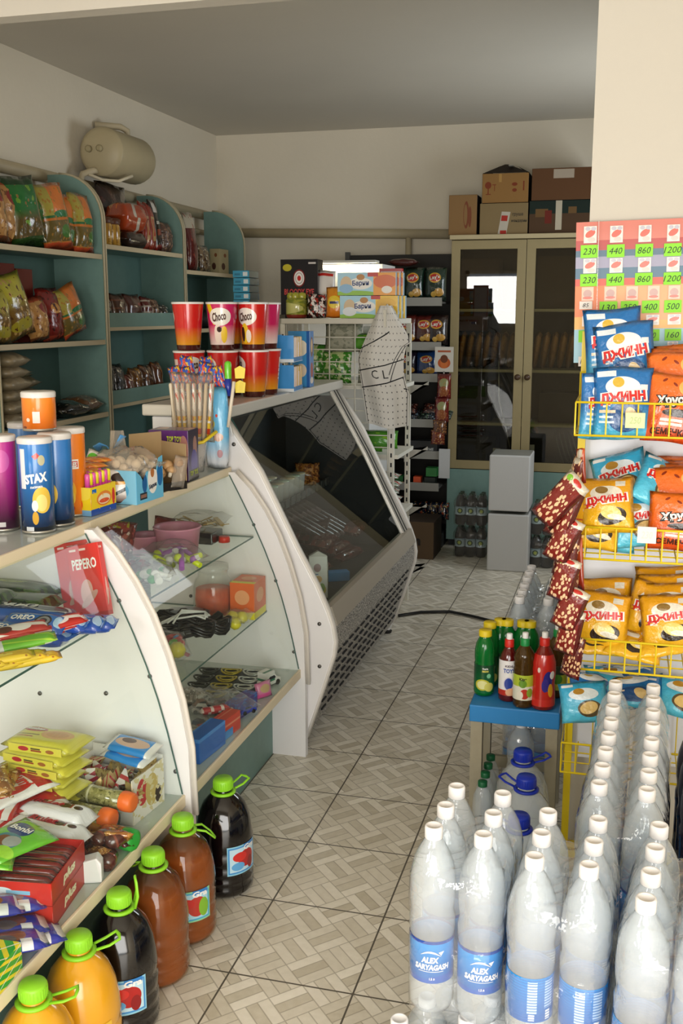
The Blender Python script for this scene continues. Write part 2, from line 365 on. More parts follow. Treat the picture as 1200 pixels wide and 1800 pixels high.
plaster = mat('#e2d8c4', .9, noise=.07, nscale=2.2, bump=.15, bscale=30)
plaster_w = mat('#cdc7bc', .85, noise=.03, nscale=2, bump=.08, bscale=40)
ceil_m = mat('#cfc8ba', .9, noise=.06, nscale=1.4)
XL, XR, YB, YF, ZC, YP = -2.97, .72, 7.45, -1.2, 2.87, 3.06
struct(MB().bx(XL - .1, 1.7, YF - .1, YB + .1, -.08, 0).build('floor', floor_mat()))
struct(MB().bx(XL - .1, 1.7, YF - .1, YB + .1, ZC, ZC + .1).build('ceiling', ceil_m))
struct(MB().bx(XL - .1, XL, YF - .1, YB, 0, ZC).build('wall_left', plaster))
struct(MB().bx(XL - .1, 1.7, YB, YB + .1, 0, ZC).build('wall_back', plaster))
# right wall of the back room with its window opening, and of the front room
mb = MB(); mb.bx(XR, XR + .1, YP + .07, 5.35, 0, ZC); mb.bx(XR, XR + .1, 6.45, YB, 0, ZC); mb.bx(XR, XR + .1, 5.35, 6.45, 0, 1.3); mb.bx(XR, XR + .1, 5.35, 6.45, 2.2, ZC); mb.bx(1.6, 1.7, YF - .1, YP, 0, ZC)
struct(mb.build('wall_right', plaster))
# partition with its opening: the pillar on the right and the lintel over the opening
mb = MB(); mb.prism([(XL, 2.502), (-.118, 2.502), (-.118, 0), (1.6, 0), (1.6, ZC), (XL, ZC)], YP, YP + .07)
struct(mb.build('wall_partition', plaster_w))
# shop front behind the viewer: door and window openings
mb = MB(); mb.bx(XL, -2.3, YF - .1, YF, 0, ZC); mb.bx(1.45, 1.6, YF - .1, YF, 0, ZC); mb.bx(-2.3, 1.45, YF - .1, YF, 2.2, ZC); mb.bx(-2.3, -1.3, YF - .1, YF, 0, 1.4); mb.bx(-1.3, -.6, YF - .1, YF, 0, 2.2)
struct(mb.build('wall_front', plaster_w))
fr = mat('#e8e4da', .4)
mb = MB()
for x0, x1, z0 in ((-2.3, -1.3, 1.4),):
    mb.bx(x0, x0 + .05, YF - .08, YF - .02, z0, 2.2); mb.bx(x1 - .05, x1, YF - .08, YF - .02, z0, 2.2); mb.bx(x0, x1, YF - .08, YF - .02, z0, z0 + .05); mb.bx(x0, x1, YF - .08, YF - .02, 2.15, 2.2)
struct(mb.build('window_1', fr))
mb = MB(); mb.bx(-.6, -.54, YF - .09, YF, 0, 2.2); mb.bx(1.39, 1.45, YF - .09, YF, 0, 2.2); mb.bx(-.54, 1.39, YF - .09, YF, 2.12, 2.2)
struct(mb.build('door_1', fr))
mb = MB(); mb.bx(XR + .02, XR + .07, 5.35, 6.45, 1.3, 1.36); mb.bx(XR + .02, XR + .07, 5.35, 6.45, 2.14, 2.2); mb.bx(XR + .02, XR + .07, 5.35, 5.41, 1.3, 2.2); mb.bx(XR + .02, XR + .07, 6.39, 6.45, 1.3, 2.2); mb.bx(XR + .02, XR + .07, 5.87, 5.93, 1.3, 2.2)
struct(mb.build('window_2', fr))
# ---- pipes and the tank
pipe_m = mat('#b9ab8c', .5, noise=.1, nscale=12)
p0 = at(0, 285, x=-2.9); mb = MB(); mb.tube([(-2.935, 3.2, p0.z), (-2.935, YB - .09, p0.z - .02)], .032, 10); mb.tube([(-2.945, 4.2, p0.z - .12), (-2.945, YB - .09, p0.z - .14)], .018, 8)
tag(mb.build('heating_pipe', pipe_m), 'cream painted pipe running along the left wall above the green shelf units', 'pipe')
zb = at(600, 410, y=YB - .08).z
mb = MB(); mb.tube([(-2.85, YB - .05, zb + .02), (-1.2, YB - .05, zb - .02)], .034, 10); mb.tube([(-1.52, YB - .05, zb), (-1.52, YB - .05, 1.3)], .022, 8)
tag(mb.build('heating_pipe', pipe_m), 'cream painted pipe running along the back wall beside the glass-door cabinet', 'pipe')
tank_m = mat('#b5a785', .45, noise=.12, nscale=6)
t = thing('water_tank', 'cream painted horizontal cylindrical tank mounted high on the left wall', 'tank', (-2.81, .17, 0))
zt = 2.463; r = .13
prof = [(0, 5.165), (.06, 5.17), (.105, 5.182), (r - .003, 5.198), (r, 5.206), (r, 5.60), (.118, 5.635), (.08, 5.66), (0, 5.672)]
mb = MB(); mb.lathe([(a, b) for a, b in prof], 28, M=Matrix.Translation((0, 0, zt)) @ Matrix.Rotation(-PI / 2, 4, 'X')); mb.build('body', tank_m, t)
for dx in (-.055, .01):
    MB().lathe([(.018, 0), (.018, .02), (.01, .024)], 12, M=Matrix.Translation((dx, 5.172, zt + .01)) @ Matrix.Rotation(PI / 2, 4, 'X')).build('plug', mat('#a39673', .5), t)
MB().tube([(-.03, 5.2, zt - .1), (-.035, 5.16, zt - .105), (-.08, 5.13, zt - .125), (-.10, 5.13, zt - .17), (-.10, 5.13, zt - .27)], .018, 10).build('inlet_pipe', mat('#c3b596', .5), t)
MB().tube([(-.05, 5.14, zt - .125), (.0, 5.2, zt - .15), (.06, 5.27, zt - .15), (.11, 5.34, zt - .115)], .009, 8).build('drain_valve', mat('#d8ccb0', .4), t)
MB().tube([(.0, 5.52, zt + .12), (.0, 5.52, zt + .155), (-.03, 5.50, zt + .175), (-.09, 5.46, zt + .178), (-.15, 5.42, zt + .178)], .018, 10).build('outlet_pipe', mat('#c3b596', .5), t)
MB().bx(-.155, -.1, 5.28, 5.32, zt - .05, zt).bx(-.155, -.1, 5.52, 5.56, zt - .05, zt).build('bracket', tank_m, t)
# ================================================================ FURNITURE
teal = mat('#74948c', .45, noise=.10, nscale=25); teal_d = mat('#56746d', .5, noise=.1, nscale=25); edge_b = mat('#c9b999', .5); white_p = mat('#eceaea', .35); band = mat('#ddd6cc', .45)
steel = mat('#b9b6ae', .35, metal=.8); dark = mat('#1d1d1f', .6); screw_m = mat('#6e6c69', .4, metal=.8)
glass = clear('case_glass', '#fafdfb', .006, gloss=.5, rough=.02); glass_e = mat('#3d5f58', .2)
FRONT = [(-1.063, .0), (-1.063, .28), (-1.068, .47), (-1.09, .6), (-1.125, .72), (-1.165, .825), (-1.21, .91), (-1.265, .99), (-1.32, 1.045)]
def pane_x(z): # front glass, gently curved
    k = (z - .345) / (1.035 - .345); return -1.085 - .25 * k + .035 * math.sin(PI * k)
def counter(y0, y1, label, left_panel):
    t = thing('display_counter', label, 'display counter', (0, y0, 0)); D = y1 - y0
    def bb(*a): return (a[0], a[1], a[2] - y0, a[3] - y0, a[4], a[5])
    top = MB().bx(-1.76, -1.35, 0, D - .0, 1.038, 1.058).build('top_board', art('grey_laminate', '#bcc5bf', [('n', 3, .55, '#c4ccc6')], .12), t, bevel=.001)
    MB().bx(-1.35, -1.342, 0, D, 1.03, 1.06).build('edge_trim', mat('#e4d6b8', .45), top, bevel=.002)
    for yy in ([0.0] if left_panel else []) + [D - .03]:
        pn = MB().prism(FRONT + [(-1.66, 1.038), (-1.66, 0)], yy, yy + .028).build('side_panel', white_p, t)
        mb = MB(); mb.tube([(x + .004, yy + .014, z) for x, z in FRONT[1:]], .019, 8, flat=.45); mb.build('edge_band', band, pn)
        mb = MB()
        for x, z in ((-1.30, .60), (-1.5, .58), (-1.17, .66), (-1.105, .40), (-1.42, .45), (-1.25, .86)): mb.lathe([(.006, 0), (.006, .003), (0, .004)], 10, M=Matrix.Translation((x, yy, z)) @ Matrix.Rotation(PI / 2, 4, 'X'))
        mb.build('screw', screw_m, pn)
    bs = MB().bx(-1.64, -1.087, .0 if not left_panel else .028, D - .03, .31, .332).build('base_shelf', art('grey_laminate', '#bcc5bf', [('n', 3, .55, '#c4ccc6')], .12), t)
    MB().bx(-1.087, -1.079, .0, D - .03, .303, .336).build('edge_trim', mat('#e4d6b8', .45), bs, bevel=.002)
    MB().bx(-1.205, -1.19, .0, D - .03, .0, .31).build('kick_panel', teal, t)
    n = 8; mb = MB(); zs = [.338 + (1.036 - .338) * i / n for i in range(n + 1)]
    mb.prism([(pane_x(z), z) for z in zs] + [(pane_x(z) - .005, z) for z in zs[::-1]], .004, D - .034, mi=1, mside=0); mb.build('glass_front', [glass, glass_e], t)
    mb = MB(); mb.box(((-1.65 - 1.27) / 2, D / 2, .809), (.38, D - .07, .006), (0, 1, 0, 1, 0, 0), None)
    return t, D
def glass_shelf(t, D, x1, z, x0=-1.65):
    mb = MB(); mb.box(((x0 + x1) / 2, D / 2 - .015, z - .003), (x1 - x0, D - .062, .006), (1, 1, 1, 1, 0, 0)); return mb.build('glass_shelf', [glass, glass_e], t)
tA, dA = counter(1.25, 2.415, 'white display counter at left foreground with curved end panel, sweets inside', False); glass_shelf(tA, dA, -1.268, .812)
tB, dB = counter(2.415, 3.445, 'white display counter with two glass shelves of toys, in front of the refrigerated case', False); glass_shelf(tB, dB, -1.246, .822); glass_shelf(tB, dB, -1.2, .552)
# ---- refrigerated case
FP = [(-1.65, .02), (-1.65, 1.232), (-1.372, 1.232), (-1.241, 1.043), (-1.106, .772), (-1.036, .643), (-.993, .546), (-.975, .495), (-.965, .434), (-.97, .385), (-1.009, .262), (-1.075, .06), (-1.09, .02)]
f0, f1 = 3.455, 4.98
t = thing('refrigerated_case', 'white refrigerated display case with sloping glass, speckled front and steel sill', 'refrigerator', (0, f0, 0)); D = f1 - f0
for yy, nm in ((0, 0), (D - .035, 1)):
    pn = MB().prism(FP, yy, yy + .035).build('side_panel', white_p, t, bevel=.004)
    if nm == 0:
        MB().tube([(x + .002, yy + .0175, z) for x, z in FP[2:12]], .02, 8, flat=.4).build('edge_band', mat('#e9e4dc', .4), pn)
        mb = MB()
        for x, z in ((-1.335, 1.14), (-1.02, .50), (-1.02, .34), (-1.17, .8)): mb.lathe([(.007, 0), (.007, .004), (0, .005)], 10, M=Matrix.Translation((x, yy, z)) @ Matrix.Rotation(PI / 2, 4, 'X'))
        mb.build('screw', screw_m, pn)
    else: MB().tube([(x + .002, yy + .0175, z) for x, z in FP[2:12]], .02, 8, flat=.4).build('edge_band', mat('#e9e4dc', .4), pn)
MB().bx(-1.685, -1.345, -.01, D + .005, 1.234, 1.276).build('top_ledge', mat('#d6d2c8', .35, metal=.25), t, bevel=.006)
MB().prism([(-1.02, .555), (-.985, .555), (-.962, .487), (-.99, .480)], .036, D - .036).build('sill', mat('#bdb4a6', .4, metal=.5), t)
gran = bpy.data.materials.new('speckled_board'); gran.use_nodes = True; nt = gran.node_tree
vn = nt.nodes.new('ShaderNodeTexNoise'); vn.inputs['Scale'].default_value = 160; vn.inputs['Detail'].default_value = 3; tc = nt.nodes.new('ShaderNodeTexCoord'); nt.links.new(tc.outputs['Object'], vn.inputs['Vector'])
rp = nt.nodes.new('ShaderNodeValToRGB'); e = rp.color_ramp.elements; e[0].position = .42; e[0].color = lin('#4a4744'); e[1].position = .6; e[1].color = lin('#cdc8c0'); nt.links.new(vn.outputs['Fac'], rp.inputs[0]); nt.links.new(rp.outputs[0], nt.nodes['Principled BSDF'].inputs['Base Color']); nt.nodes['Principled BSDF'].inputs['Roughness'].default_value = .4
fpn = MB().prism([(-.99, .485), (-.972, .485), (-.967, .43), (-.972, .385), (-1.011, .262), (-1.077, .06), (-1.095, .06), (-1.03, .262), (-.99, .385), (-.985, .43)], .036, D - .036).build('front_panel', gran, t)
mb = MB(); A = Vector((-1.011, 0, .262)); 
for row in range(6):
    k = row / 5; x, z = (-.977 + k * -.075, .372 - k * .245); n = 15
    for i in range(n):
        yc = .10 + (i + .5 * (row % 2)) * (D - .2) / n
        mb.box((x + .004, yc, z), (.006, .055, .0055), M=None)
mb.build('vent_grille', dark, fpn)
gz = [(-1.368, 1.232), (-1.2, .935), (-1.012, .556)]
mb = MB(); mb.prism([(a + .006, b) for a, b in gz] + [(a, b) for a, b in gz[::-1]], .05, D - .05, mi=1, mside=0); mb.build('glass_front', [clear('fridge_glass', '#f6faf8', .0, gloss=1.05, rough=.01, ior=1.5), glass_e], t)
mb = MB()
for yy, w, mi in ((D - .06, .022, 0), (D - .085, .012, 1), (D - .105, .02, 0), (D - .125, .01, 1), (D - .15, .025, 0)):
    mb.prism([(a + .014, b) for a, b in gz] + [(a - .006, b) for a, b in gz[::-1]], yy - w / 2, yy + w / 2, mi=mi)
mb.build('glass_rail', [mat('#cfcac0', .3, metal=.6), dark], t)
MB().prism([(-1.64, .46), (-1.64, 1.2), (-1.39, 1.2), (-1.06, .58), (-1.03, .46)], D - .042, D - .036).prism([(-1.64, .46), (-1.64, 1.2), (-1.39, 1.2), (-1.06, .58), (-1.03, .46)], .036, .042).bx(-1.645, -1.63, .036, D - .036, .1, 1.215).bx(-1.63, -1.0, .036, D - .036, .44, .46).build('liner', mat('#2c2e30', .5), t)
mb = MB(); mb.bx(-1.63, -1.40, .05, D - .05, .772, .78)
for i in range(18): mb.bx(-1.40, -1.394, .05 + i * (D - .1) / 18, .05 + i * (D - .1) / 18 + .05, .765, .80)
mb.build('inner_shelf', mat('#6c6e6d', .4, metal=.5), t)
for yy in (.06, D - .0):
    g = MB().bx(-1.13, -1.085, yy - .04, yy + .02, .035, .25).bx(-1.6, -1.55, yy - .04, yy + .02, .035, .25).build('leg', mat('#d9d6d0', .4), t)
    MB().lathe([(.018, 0), (.022, .012), (.012, .02), (.012, .04)], 12, M=Matrix.Translation((-1.105, yy - .01, 0))).lathe([(.018, 0), (.022, .012), (.012, .02), (.012, .04)], 12, M=Matrix.Translation((-1.575, yy - .01, 0))).build('foot', dark, g)
MB().bx(-1.7, -1.12, .1, D - .1, .06, .3).build('motor_housing', mat('#8d8d8b', .5), t)
# ---- wall shelves
def shelf_unit(y0, y1, shelves, label, lips=()):
    t = thing('shelf_unit', label, 'shelf unit', (-2.95, y0, 0)); D = y1 - y0
    out = [(.06, 0), (.35, 0), (.35, 2.06)] + [(.12 + .23 * math.cos(a), 2.06 + .23 * math.sin(a)) for a in [R(d) for d in range(10, 91, 10)]] + [(.06, 2.29)]
    for yy in (0, D - .022):
        pn = MB().prism(out, yy, yy + .02).build('side_panel', teal, t)
        MB().tube([(a + .002, yy + .01, b) for a, b in out[1:-1]], .0125, 8, flat=.5).build('edge_band', mat('#b8ad90', .5), pn)
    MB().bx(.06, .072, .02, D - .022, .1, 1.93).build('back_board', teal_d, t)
    for z, lip in shelves:
        s = MB().bx(.072, .338, .02, D - .022, z - .018, z).build('shelf', teal, t)
        if lip: MB().bx(.33, .346, .02, D - .022, z - .018, z + .07).build('lip_board', teal, s); MB().bx(.346, .352, .02, D - .022, z - .022, z - .004).build('edge_trim', edge_b, s)
        else: MB().bx(.338, .348, .02, D - .022, z - .022, z + .002).build('edge_trim', edge_b, s)
    return t
US = [3.95, 4.955, 5.965, 7.005]
shelf_unit(US[0], US[1], [(1.89, 0), (1.462, 0), (1.09, 0), (.6, 0)], 'blue-green wall shelf unit with rounded top, nearest of three on the left wall')
shelf_unit(US[1], US[2], [(1.945, 0), (1.53, 1), (1.125, 1), (.7, 1)], 'blue-green wall shelf unit with lipped shelves, middle of three on the left wall')
shelf_unit(US[2], US[3], [(1.855, 0), (1.5, 0), (1.1, 0), (.7, 0)], 'blue-green wall shelf unit with rounded top, farthest of three in the back corner')
# ---- glass-door cabinet on the back wall
khaki = mat('#97875f', .5, noise=.06, nscale=30); cabi = mat('#3a2c22', .6)
cx0, cx1, cy, cw = -1.155, .33, 7.04, .40
t = thing('glass_door_cabinet', 'tall tan framed cabinet with two glass doors on a blue-green base', 'cabinet', (cx0, cy, 0)); Wd = .985; H = 2.075
mb = MB(); mb.bx(0, .018, .02, cw, .55, H); mb.bx(Wd - .018, Wd, .02, cw, .55, H); mb.bx(0, Wd, cw - .012, cw, .55, H); mb.bx(0, Wd, .02, cw, .545, .565); mb.build('carcass', cabi, t)
MB().bx(-.012, Wd + .012, -.02, cw, H, H + .03).build('top_board', mat('#b9a983', .5), t, bevel=.004)
MB().bx(0, Wd, .0, cw, .05, .545).build('base', teal, t); MB().bx(.01, Wd - .01, .05, cw - .02, 0, .05).build('plinth', dark, t)
for i, z in enumerate((.86, 1.22, 1.62)): MB().bx(.018, Wd - .018, .03, cw - .015, z - .012, z + .006).build('shelf', mat('#b9a983', .5), t)
cab_glass = clear('cabinet_glass', '#d6d6cc', .0, gloss=1.2, rough=.01, ior=1.55)
for i in (0, 1):
    x0, x1 = (0, .491) if i == 0 else (.495, Wd); z0, z1, w = .55, H - .005, .058
    d = MB().prism([(x0, z0), (x1, z0), (x1 - w, z0 + w), (x0 + w, z0 + w)], 0, .02).prism([(x0, z1), (x1, z1), (x1 - w, z1 - w), (x0 + w, z1 - w)], 0, .02).prism([(x0, z0), (x0, z1), (x0 + w, z1 - w), (x0 + w, z0 + w)], 0, .02).prism([(x1, z0), (x1, z1), (x1 - w, z1 - w), (x1 - w, z0 + w)], 0, .02).build('door', khaki, t, bevel=.002)
    MB().bx(x0 + w - .005, x1 - w + .005, .008, .013, z0 + w - .005, z1 - w + .005).build('glass_pane', cab_glass, d)
    kx = x1 - .03 if i == 0 else x0 + .03
    MB().lathe([(.008, 0), (.008, .012), (.02, .018), (.02, .028), (.012, .034), (0, .035)], 16, M=Matrix.Translation((kx, 0, 1.18)) @ Matrix.Rotation(PI / 2, 4, 'X')).build('knob', mat('#4a3524', .3), d)
# ---- metal gondola against the back wall with crisps
gy, gx0, gx1 = 6.92, -1.95, -1.172
t = thing('metal_shelving', 'dark metal shelving against the back wall stocked with crisps, left of the glass-door cabinet', 'shelving', (0, gy, 0))
MB().bx(gx0, gx1, .40, .42, .1, 2.0).build('back_panel', mat('#34312d', .7), t); MB().bx(gx0, gx1, .05, .42, 0, .1).build('base', mat('#3a3a3a', .5), t)
for x in (gx0, gx1 - .02): MB().bx(x, x + .03, .36, .40, 0, 2.02).build('upright', mat('#4b4a48', .4), t)
GZ = [.2, .44, .66, .875, 1.18, 1.39, 1.68]
for z in GZ:
    s = MB().bx(gx0, gx1 - .02, .0, .4, z - .02, z - .008).build('shelf', mat('#5c5a56', .5), t)
    MB().bx(gx0, gx1 - .02, -.012, .0, z - .035, z + .02).build('price_rail', mat('#8f8c84', .45), s)
# ---- lit white display refrigerator and the wire rack in front of it
t = thing('display_refrigerator', 'white lit refrigerator with tube lamp glowing behind the wire rack', 'refrigerator', (-1.70, 6.25, 0))
MB().bx(-.33, .2, .25, .62, 0, 1.9).build('cabinet_body', mat('#efeeea', .4), t)
MB().bx(-.33, .2, -.08, .25, 0, 1.22).build('door_front', mat('#f7f7f5', .25), t)
MB().bx(-.02, .06, -.11, -.08, 1.06, 1.08).bx(.0, .03, -.1, -.08, .97, 1.0).build('handle', mat('#8e8e8c', .3, metal=.8), t)
MB().tube([(-.30, .2, 1.885), (.17, .2, 1.885)], .012, 10).build('tube_lamp', mat('#fff3cf', .3, emit=9), t)
MB().bx(-.31, .18, .14, .25, 1.905, 1.92).build('lamp_canopy', mat('#dcd9cf', .4), t)
# ---- white wire rack
rackm = mat('#e4e0d2', .35); ry = 5.18; rx0, rx1 = -1.72, -1.13
t = thing('wire_rack', 'white wire shelf rack with grid end panel behind the refrigerated case', 'rack', (0, ry, 0))
MB().bx(rx0, rx1, -.03, .42, 1.545, 1.572).build('top_shelf', mat('#d9d4c6', .4), t, bevel=.003)
mb = MB()
for x in (rx0 + .02, -1.47, -1.335, rx1 - .03): mb.tube([(x, 0, .25), (x, 0, 1.545)], .0035, 6)
z = .3
while z < 1.5: mb.tube([(rx0, .004, z), (rx1, .004, z)], .0032, 6); z += .062
mb.build('grid_panel', rackm, t)
for x, y in ((rx1 - .012, .01), (rx0, .01), (rx1 - .012, .42), (rx0, .42)):
    p = MB().bx(x - .013, x + .013, y - .012, y + .012, 0, 1.545).build('post', rackm, t)
    mb = MB(); zz = .12
    while zz < 1.5: mb.bx(x - .004, x + .004, y - .0135, y - .0115, zz, zz + .022); zz += .05
    mb.build('slots', dark, p)
for z in (.22, .56, .88, 1.235):
    s = MB().bx(rx0 + .02, rx1 + .02, .02, .42, z - .02, z).build('shelf', mat('#dedacd', .4), t)
    MB().prism([(rx1 - .03, z - .02), (rx1 + .1, z - .02), (rx1 + .1, z), (rx1 - .03, z - .09)], .41, .418).build('bracket', mat('#b7b4ab', .4), s)
# ---- yellow wire display rack on the pillar
yel = mat('#e6c91e', .35); ryk = mat('#d8bd1c', .35)
t = thing('wire_display_rack', 'yellow wire display rack of seed packets standing against the pillar', 'rack', (-.12, 2.74, 0))
RW = .62; BZ = [.36, .66, .965, 1.29]
for x in (.0, RW): MB().bx(x, x + .02, .22, .25, 0, 1.55).build('upright', yel, t)
MB().bx(.02, RW, .252, .262, .3, 1.5).build('back_board', mat('#e4e6ee', .5), t)
for z in BZ:
    mb = MB()
    for zz in (z, z + .085): mb.tube([(.0, .22, zz), (.0, 0, zz), (RW, 0, zz), (RW, .22, zz)], .0032, 6)
    n = 16
    for i in range(n + 1): x = i * RW / n; mb.tube([(x, .22, z), (x, 0, z), (x, 0, z + .085)], .0022, 5)
    for yy in (.07, .14): mb.tube([(0, yy, z), (RW, yy, z)], .0022, 5)
    mb.tube([(0, .21, z + .15), (RW, .21, z + .15)], .0022, 5); mb.tube([(0, .22, z + .085), (0, .215, z + .15)], .0022, 5)
    for i in range(0, n + 1, 2): x = i * RW / n; mb.tube([(x, .21, z), (x, .21, z + .15)], .0018, 5)
    mb.build('basket', yel, t)
MB().bx(-.0, RW + .02, .2, .25, .0, .03).build('base', yel, t)
# ---- stool
t = thing('stool', 'small wooden stool with bright blue painted seat holding juice bottles', 'stool', (-.28, 3.19, 0)); sz = .405
MB().bx(-.138, .138, -.135, .135, sz - .055, sz).build('seat', mat('#2f86c9', .5, noise=.06, nscale=18), t, bevel=.004)
for x in (-.115, .115):
    for y in (-.112, .112): MB().bx(x - .018, x + .018, y - .018, y + .018, 0, sz - .055).build('leg', mat('#a39a83', .6, noise=.12, nscale=30), t)
MB().bx(-.1, .1, .105, .12, .1, .14).build('stretcher', mat('#a39a83', .6), t)
# ---- small white boxes, cable
for i, (z0, z1, l) in enumerate(((.0, .375, 'plain white box on the floor before the cabinet, lower of two stacked'), (.385, .745, 'plain white box before the cabinet, upper of two stacked'))):
    p = at(853 if i == 0 else 857, 1003 if i == 0 else 926, y=6.41)
    t = tag(MB().bx(0, .255 if i == 0 else .25, 0, .30, 0, z1 - z0 - .01).build('white_box', [mat('#c9c8c6', .5)], bevel=.008), l, 'box', 'white boxes stacked before the cabinet'); pose(t, (-.79, 6.41, z0))
    MB().bx(.005, .245, .02, .29, z1 - z0 - .011, z1 - z0 - .0085).build('lid', mat('#8b8b84', .5), t)
pts = [at(700, 1082, z=.01), at(740, 1076, z=.01), at(790, 1075, z=.01), at(830, 1083, z=.01), at(870, 1093, z=.01), at(930, 1105, z=.01), at(985, 1120, z=.01)]
tag(MB().tube(pts, .008, 8).build('power_cable', mat('#151517', .4)), 'black power cable lying across the tiled floor from the refrigerated case', 'cable')
# ================================================================ RIGHT SIDE: water packs, stool, seed rack
pet = clear('clear_bottle', '#f6fafd', .25, '#f4f8fa', rough=.08, gloss=1.3, bump=.35, bscale=22); film = clear('shrink_film', '#fdfeff', .075, '#ffffff', rough=.10, gloss=2.0, bump=.8, bscale=24)
capw = mat('#f2efee', .45); blue_l = art('water_label', '#1d86d6', [('g', '#0056a8', '#0090dc', 0, 1), ('r', 0, .93, 1, 1, '#0a3f9a'), ('e', .25, .0, .3, .12, '#0c55b2'), ('e', .72, .1, .25, .10, '#0c55b2')], .25, coat=.5)
blue_lb = art('water_label_back', '#1666c4', [('g', '#0056a8', '#0086d4', 0, 1), ('r', .41, .2, .475, .92, '#b9d4ef'), ('r', .42, .04, .46, .18, '#f2f4f6'), ('r', .53, .3, .60, .92, '#a9c9ea'), ('r', .54, .04, .58, .26, '#f2f4f6'), ('s', 16, .3, '#0a66b8', 90)], .25, coat=.5)
WB = [(0, .004), (.03, 0), (.039, .004), (.0435, .016), (.0435, .052), (.0425, .056), (.0425, .14), (.0438, .146), (.0438, .165), (.0405, .176), (.0415, .186), (.0438, .2), (.0438, .225), (.041, .25), (.034, .272), (.024, .289), (.0155, .3), (.0145, .304)]
KZ = 1.155
WB2 = [(r, z * KZ) for r, z in WB]
def water_bottle_parts(parent, x, y, rz, front=True, base=0):
    b = MB().lathe(WB2, 24, cap=False).build('bottle', pet, parent); b.location = (x, y, base); b.rotation_euler = (0, 0, rz)
    MB().lathe([(.0155, .3475), (.0172, .349), (.0172, .369), (.0155, .3725), (.013, .3725), (.0125, .371), (0, .371)], 20, cap=False).build('cap', capw, b)
    l = MB().lathe([(.0432, .070), (.0432, .157)], 28, cap=False, a0=-PI / 2 - PI, a1=-PI / 2 + PI).build('label', blue_l if front else blue_lb, b)
    if front:
        tb = MB(); f = on_cyl(.0434, -PI / 2, .114)
        write(tb, 'ALEX', .034, .0125, f, 0, .05, .15, -.004, .005); write(tb, 'SARYAGASH', .068, .012, f, 0, .05, .15, 0, -.010); write(tb, '1.5 л', .01, .005, f, 0, .03, 0, 0, -.034)
        tb.tube([f(a, .012 + .014 * math.cos((a + .004) * 60) - .004) for a in [i * .003 - .022 for i in range(14)]], [.0004 + .0016 * math.sin(PI * i / 13) for i in range(14)], 6)
        tb.add([f(.012, .021), f(.023, .023), f(.017, .014)], [(0, 1, 2)]); tb.tube([f(a, -.019 - .3 * a * a) for a in [i * .008 - .026 for i in range(7)]], .0006, 5)
        tb.build('lettering', WHITE, l, fix=False)
    return b
def film_mesh(cols, rows, px, py, seed, kz=1.155):
    X, Y = (cols - 1) * px / 2, (rows - 1) * py / 2; r0 = .0465; rnd = random.Random(seed)
    cs = [(-X + i * px, -Y + j * py) for i in range(cols) for j in range(rows)]
    def hgt(x, y):
        h = 0
        for a, b in cs:
            d = math.hypot(x - a, y - b)
            z = .300 if d < .0165 else .300 - (d - .0165) * 1.9 if d < .03 else .2743 - (d - .03) * 2.4
            h = max(h, z)
        return max(h, .255 - 2.2 * max(0, math.hypot(max(abs(x) - X, 0), max(abs(y) - Y, 0)) - .038))
    def rr(a, s):
        c, sn = math.cos(a), math.sin(a); e = 5; k = 1 / (abs(c) ** e + abs(sn) ** e) ** (1 / e); return c * k * (X + r0) * s, sn * k * (Y + r0) * s
    mb = MB(); NA = 72; ph = [rnd.uniform(0, 6) for _ in range(5)]
    def fn(u, v):
        a = 2 * PI * u
        if v < .62:
            s = v / .62 * .985; x, y = rr(a, s); z = hgt(x, y) + .003 * math.sin(9 * a + ph[0] + 20 * s)
            return (x, y, z)
        k = (v - .62) / .38; x, y = rr(a, 1 + .012 * math.sin(7 * a + ph[1] + 5 * k) + .02 * math.sin(PI * k) - .045 * math.exp(-((k - .38) / .1) ** 2)); zt = hgt(*rr(a, .985)) - .004
        return (x, y, zt * (1 - k) + .002 + .006 * math.sin(5 * a + ph[2]) * k * (1 - k))
    mb.grid(lambda u, v: (lambda p: (p[0], p[1], p[2] * kz))(fn(u, v)), NA, 40); return mb
def pack(label, x, y, z, rz, rows=3, cols=2, px=.0945, py=.0885, seed=1, front=True, proto={}):
    if z == 0: label = label.replace('pack of water', 'pack of small water')
    t = thing('water_bottle_pack', label, 'water bottles', (x, y, z), (0, 0, rz), 'shrink-wrapped packs of bottled water')
    rnd = random.Random(seed)
    for j in range(rows):
        for i in range(cols):
            key = (front, 'b'); bx_, by_ = (i - (cols - 1) / 2) * px, (j - (rows - 1) / 2) * py; a = R((20 if i == 0 else 4) + rnd.uniform(-12, 12) - rz) if j == 0 else rnd.uniform(0, 6)
            if key not in proto: proto[key] = water_bottle_parts(t, bx_, by_, a, front)
            else:
                p = proto[key]; c = p.copy(); C.objects.link(c); c.parent = t; c.location = (bx_, by_, 0); c.rotation_euler = (0, 0, a)
                for ch in p.children:
                    if ch.parent is p:
                        d = ch.copy(); C.objects.link(d); d.parent = c
                        for gg in ch.children:
                            e = gg.copy(); C.objects.link(e); e.parent = d
    film_mesh(cols, rows, px, py, seed).build('shrink_film', film, t)
    if z == 0: t.scale = (1, 1, .752)
    return t
LZ = .283
pack('pack of water bottles with dolphin labels at the aisle edge, upper layer', -.251, 1.873, LZ, -5, seed=1)
pack('pack of water bottles showing small-print label backs, upper layer, second from the aisle', -.061, 1.812, LZ, -3.5, seed=2, front=False)
pack('pack of water bottles at the right foreground edge, upper layer, tallest bottle in front', .136, 1.765, LZ, -6, rows=4, seed=3, front=False)
pack('pack of eight water bottles directly behind the front packs in the long row', .043, 2.187, LZ, -3, rows=4, seed=4)
pack('pack of eight water bottles in front of the yellow rack, end of the long row', .058, 2.545, LZ, -1.5, rows=4, seed=5, front=False)
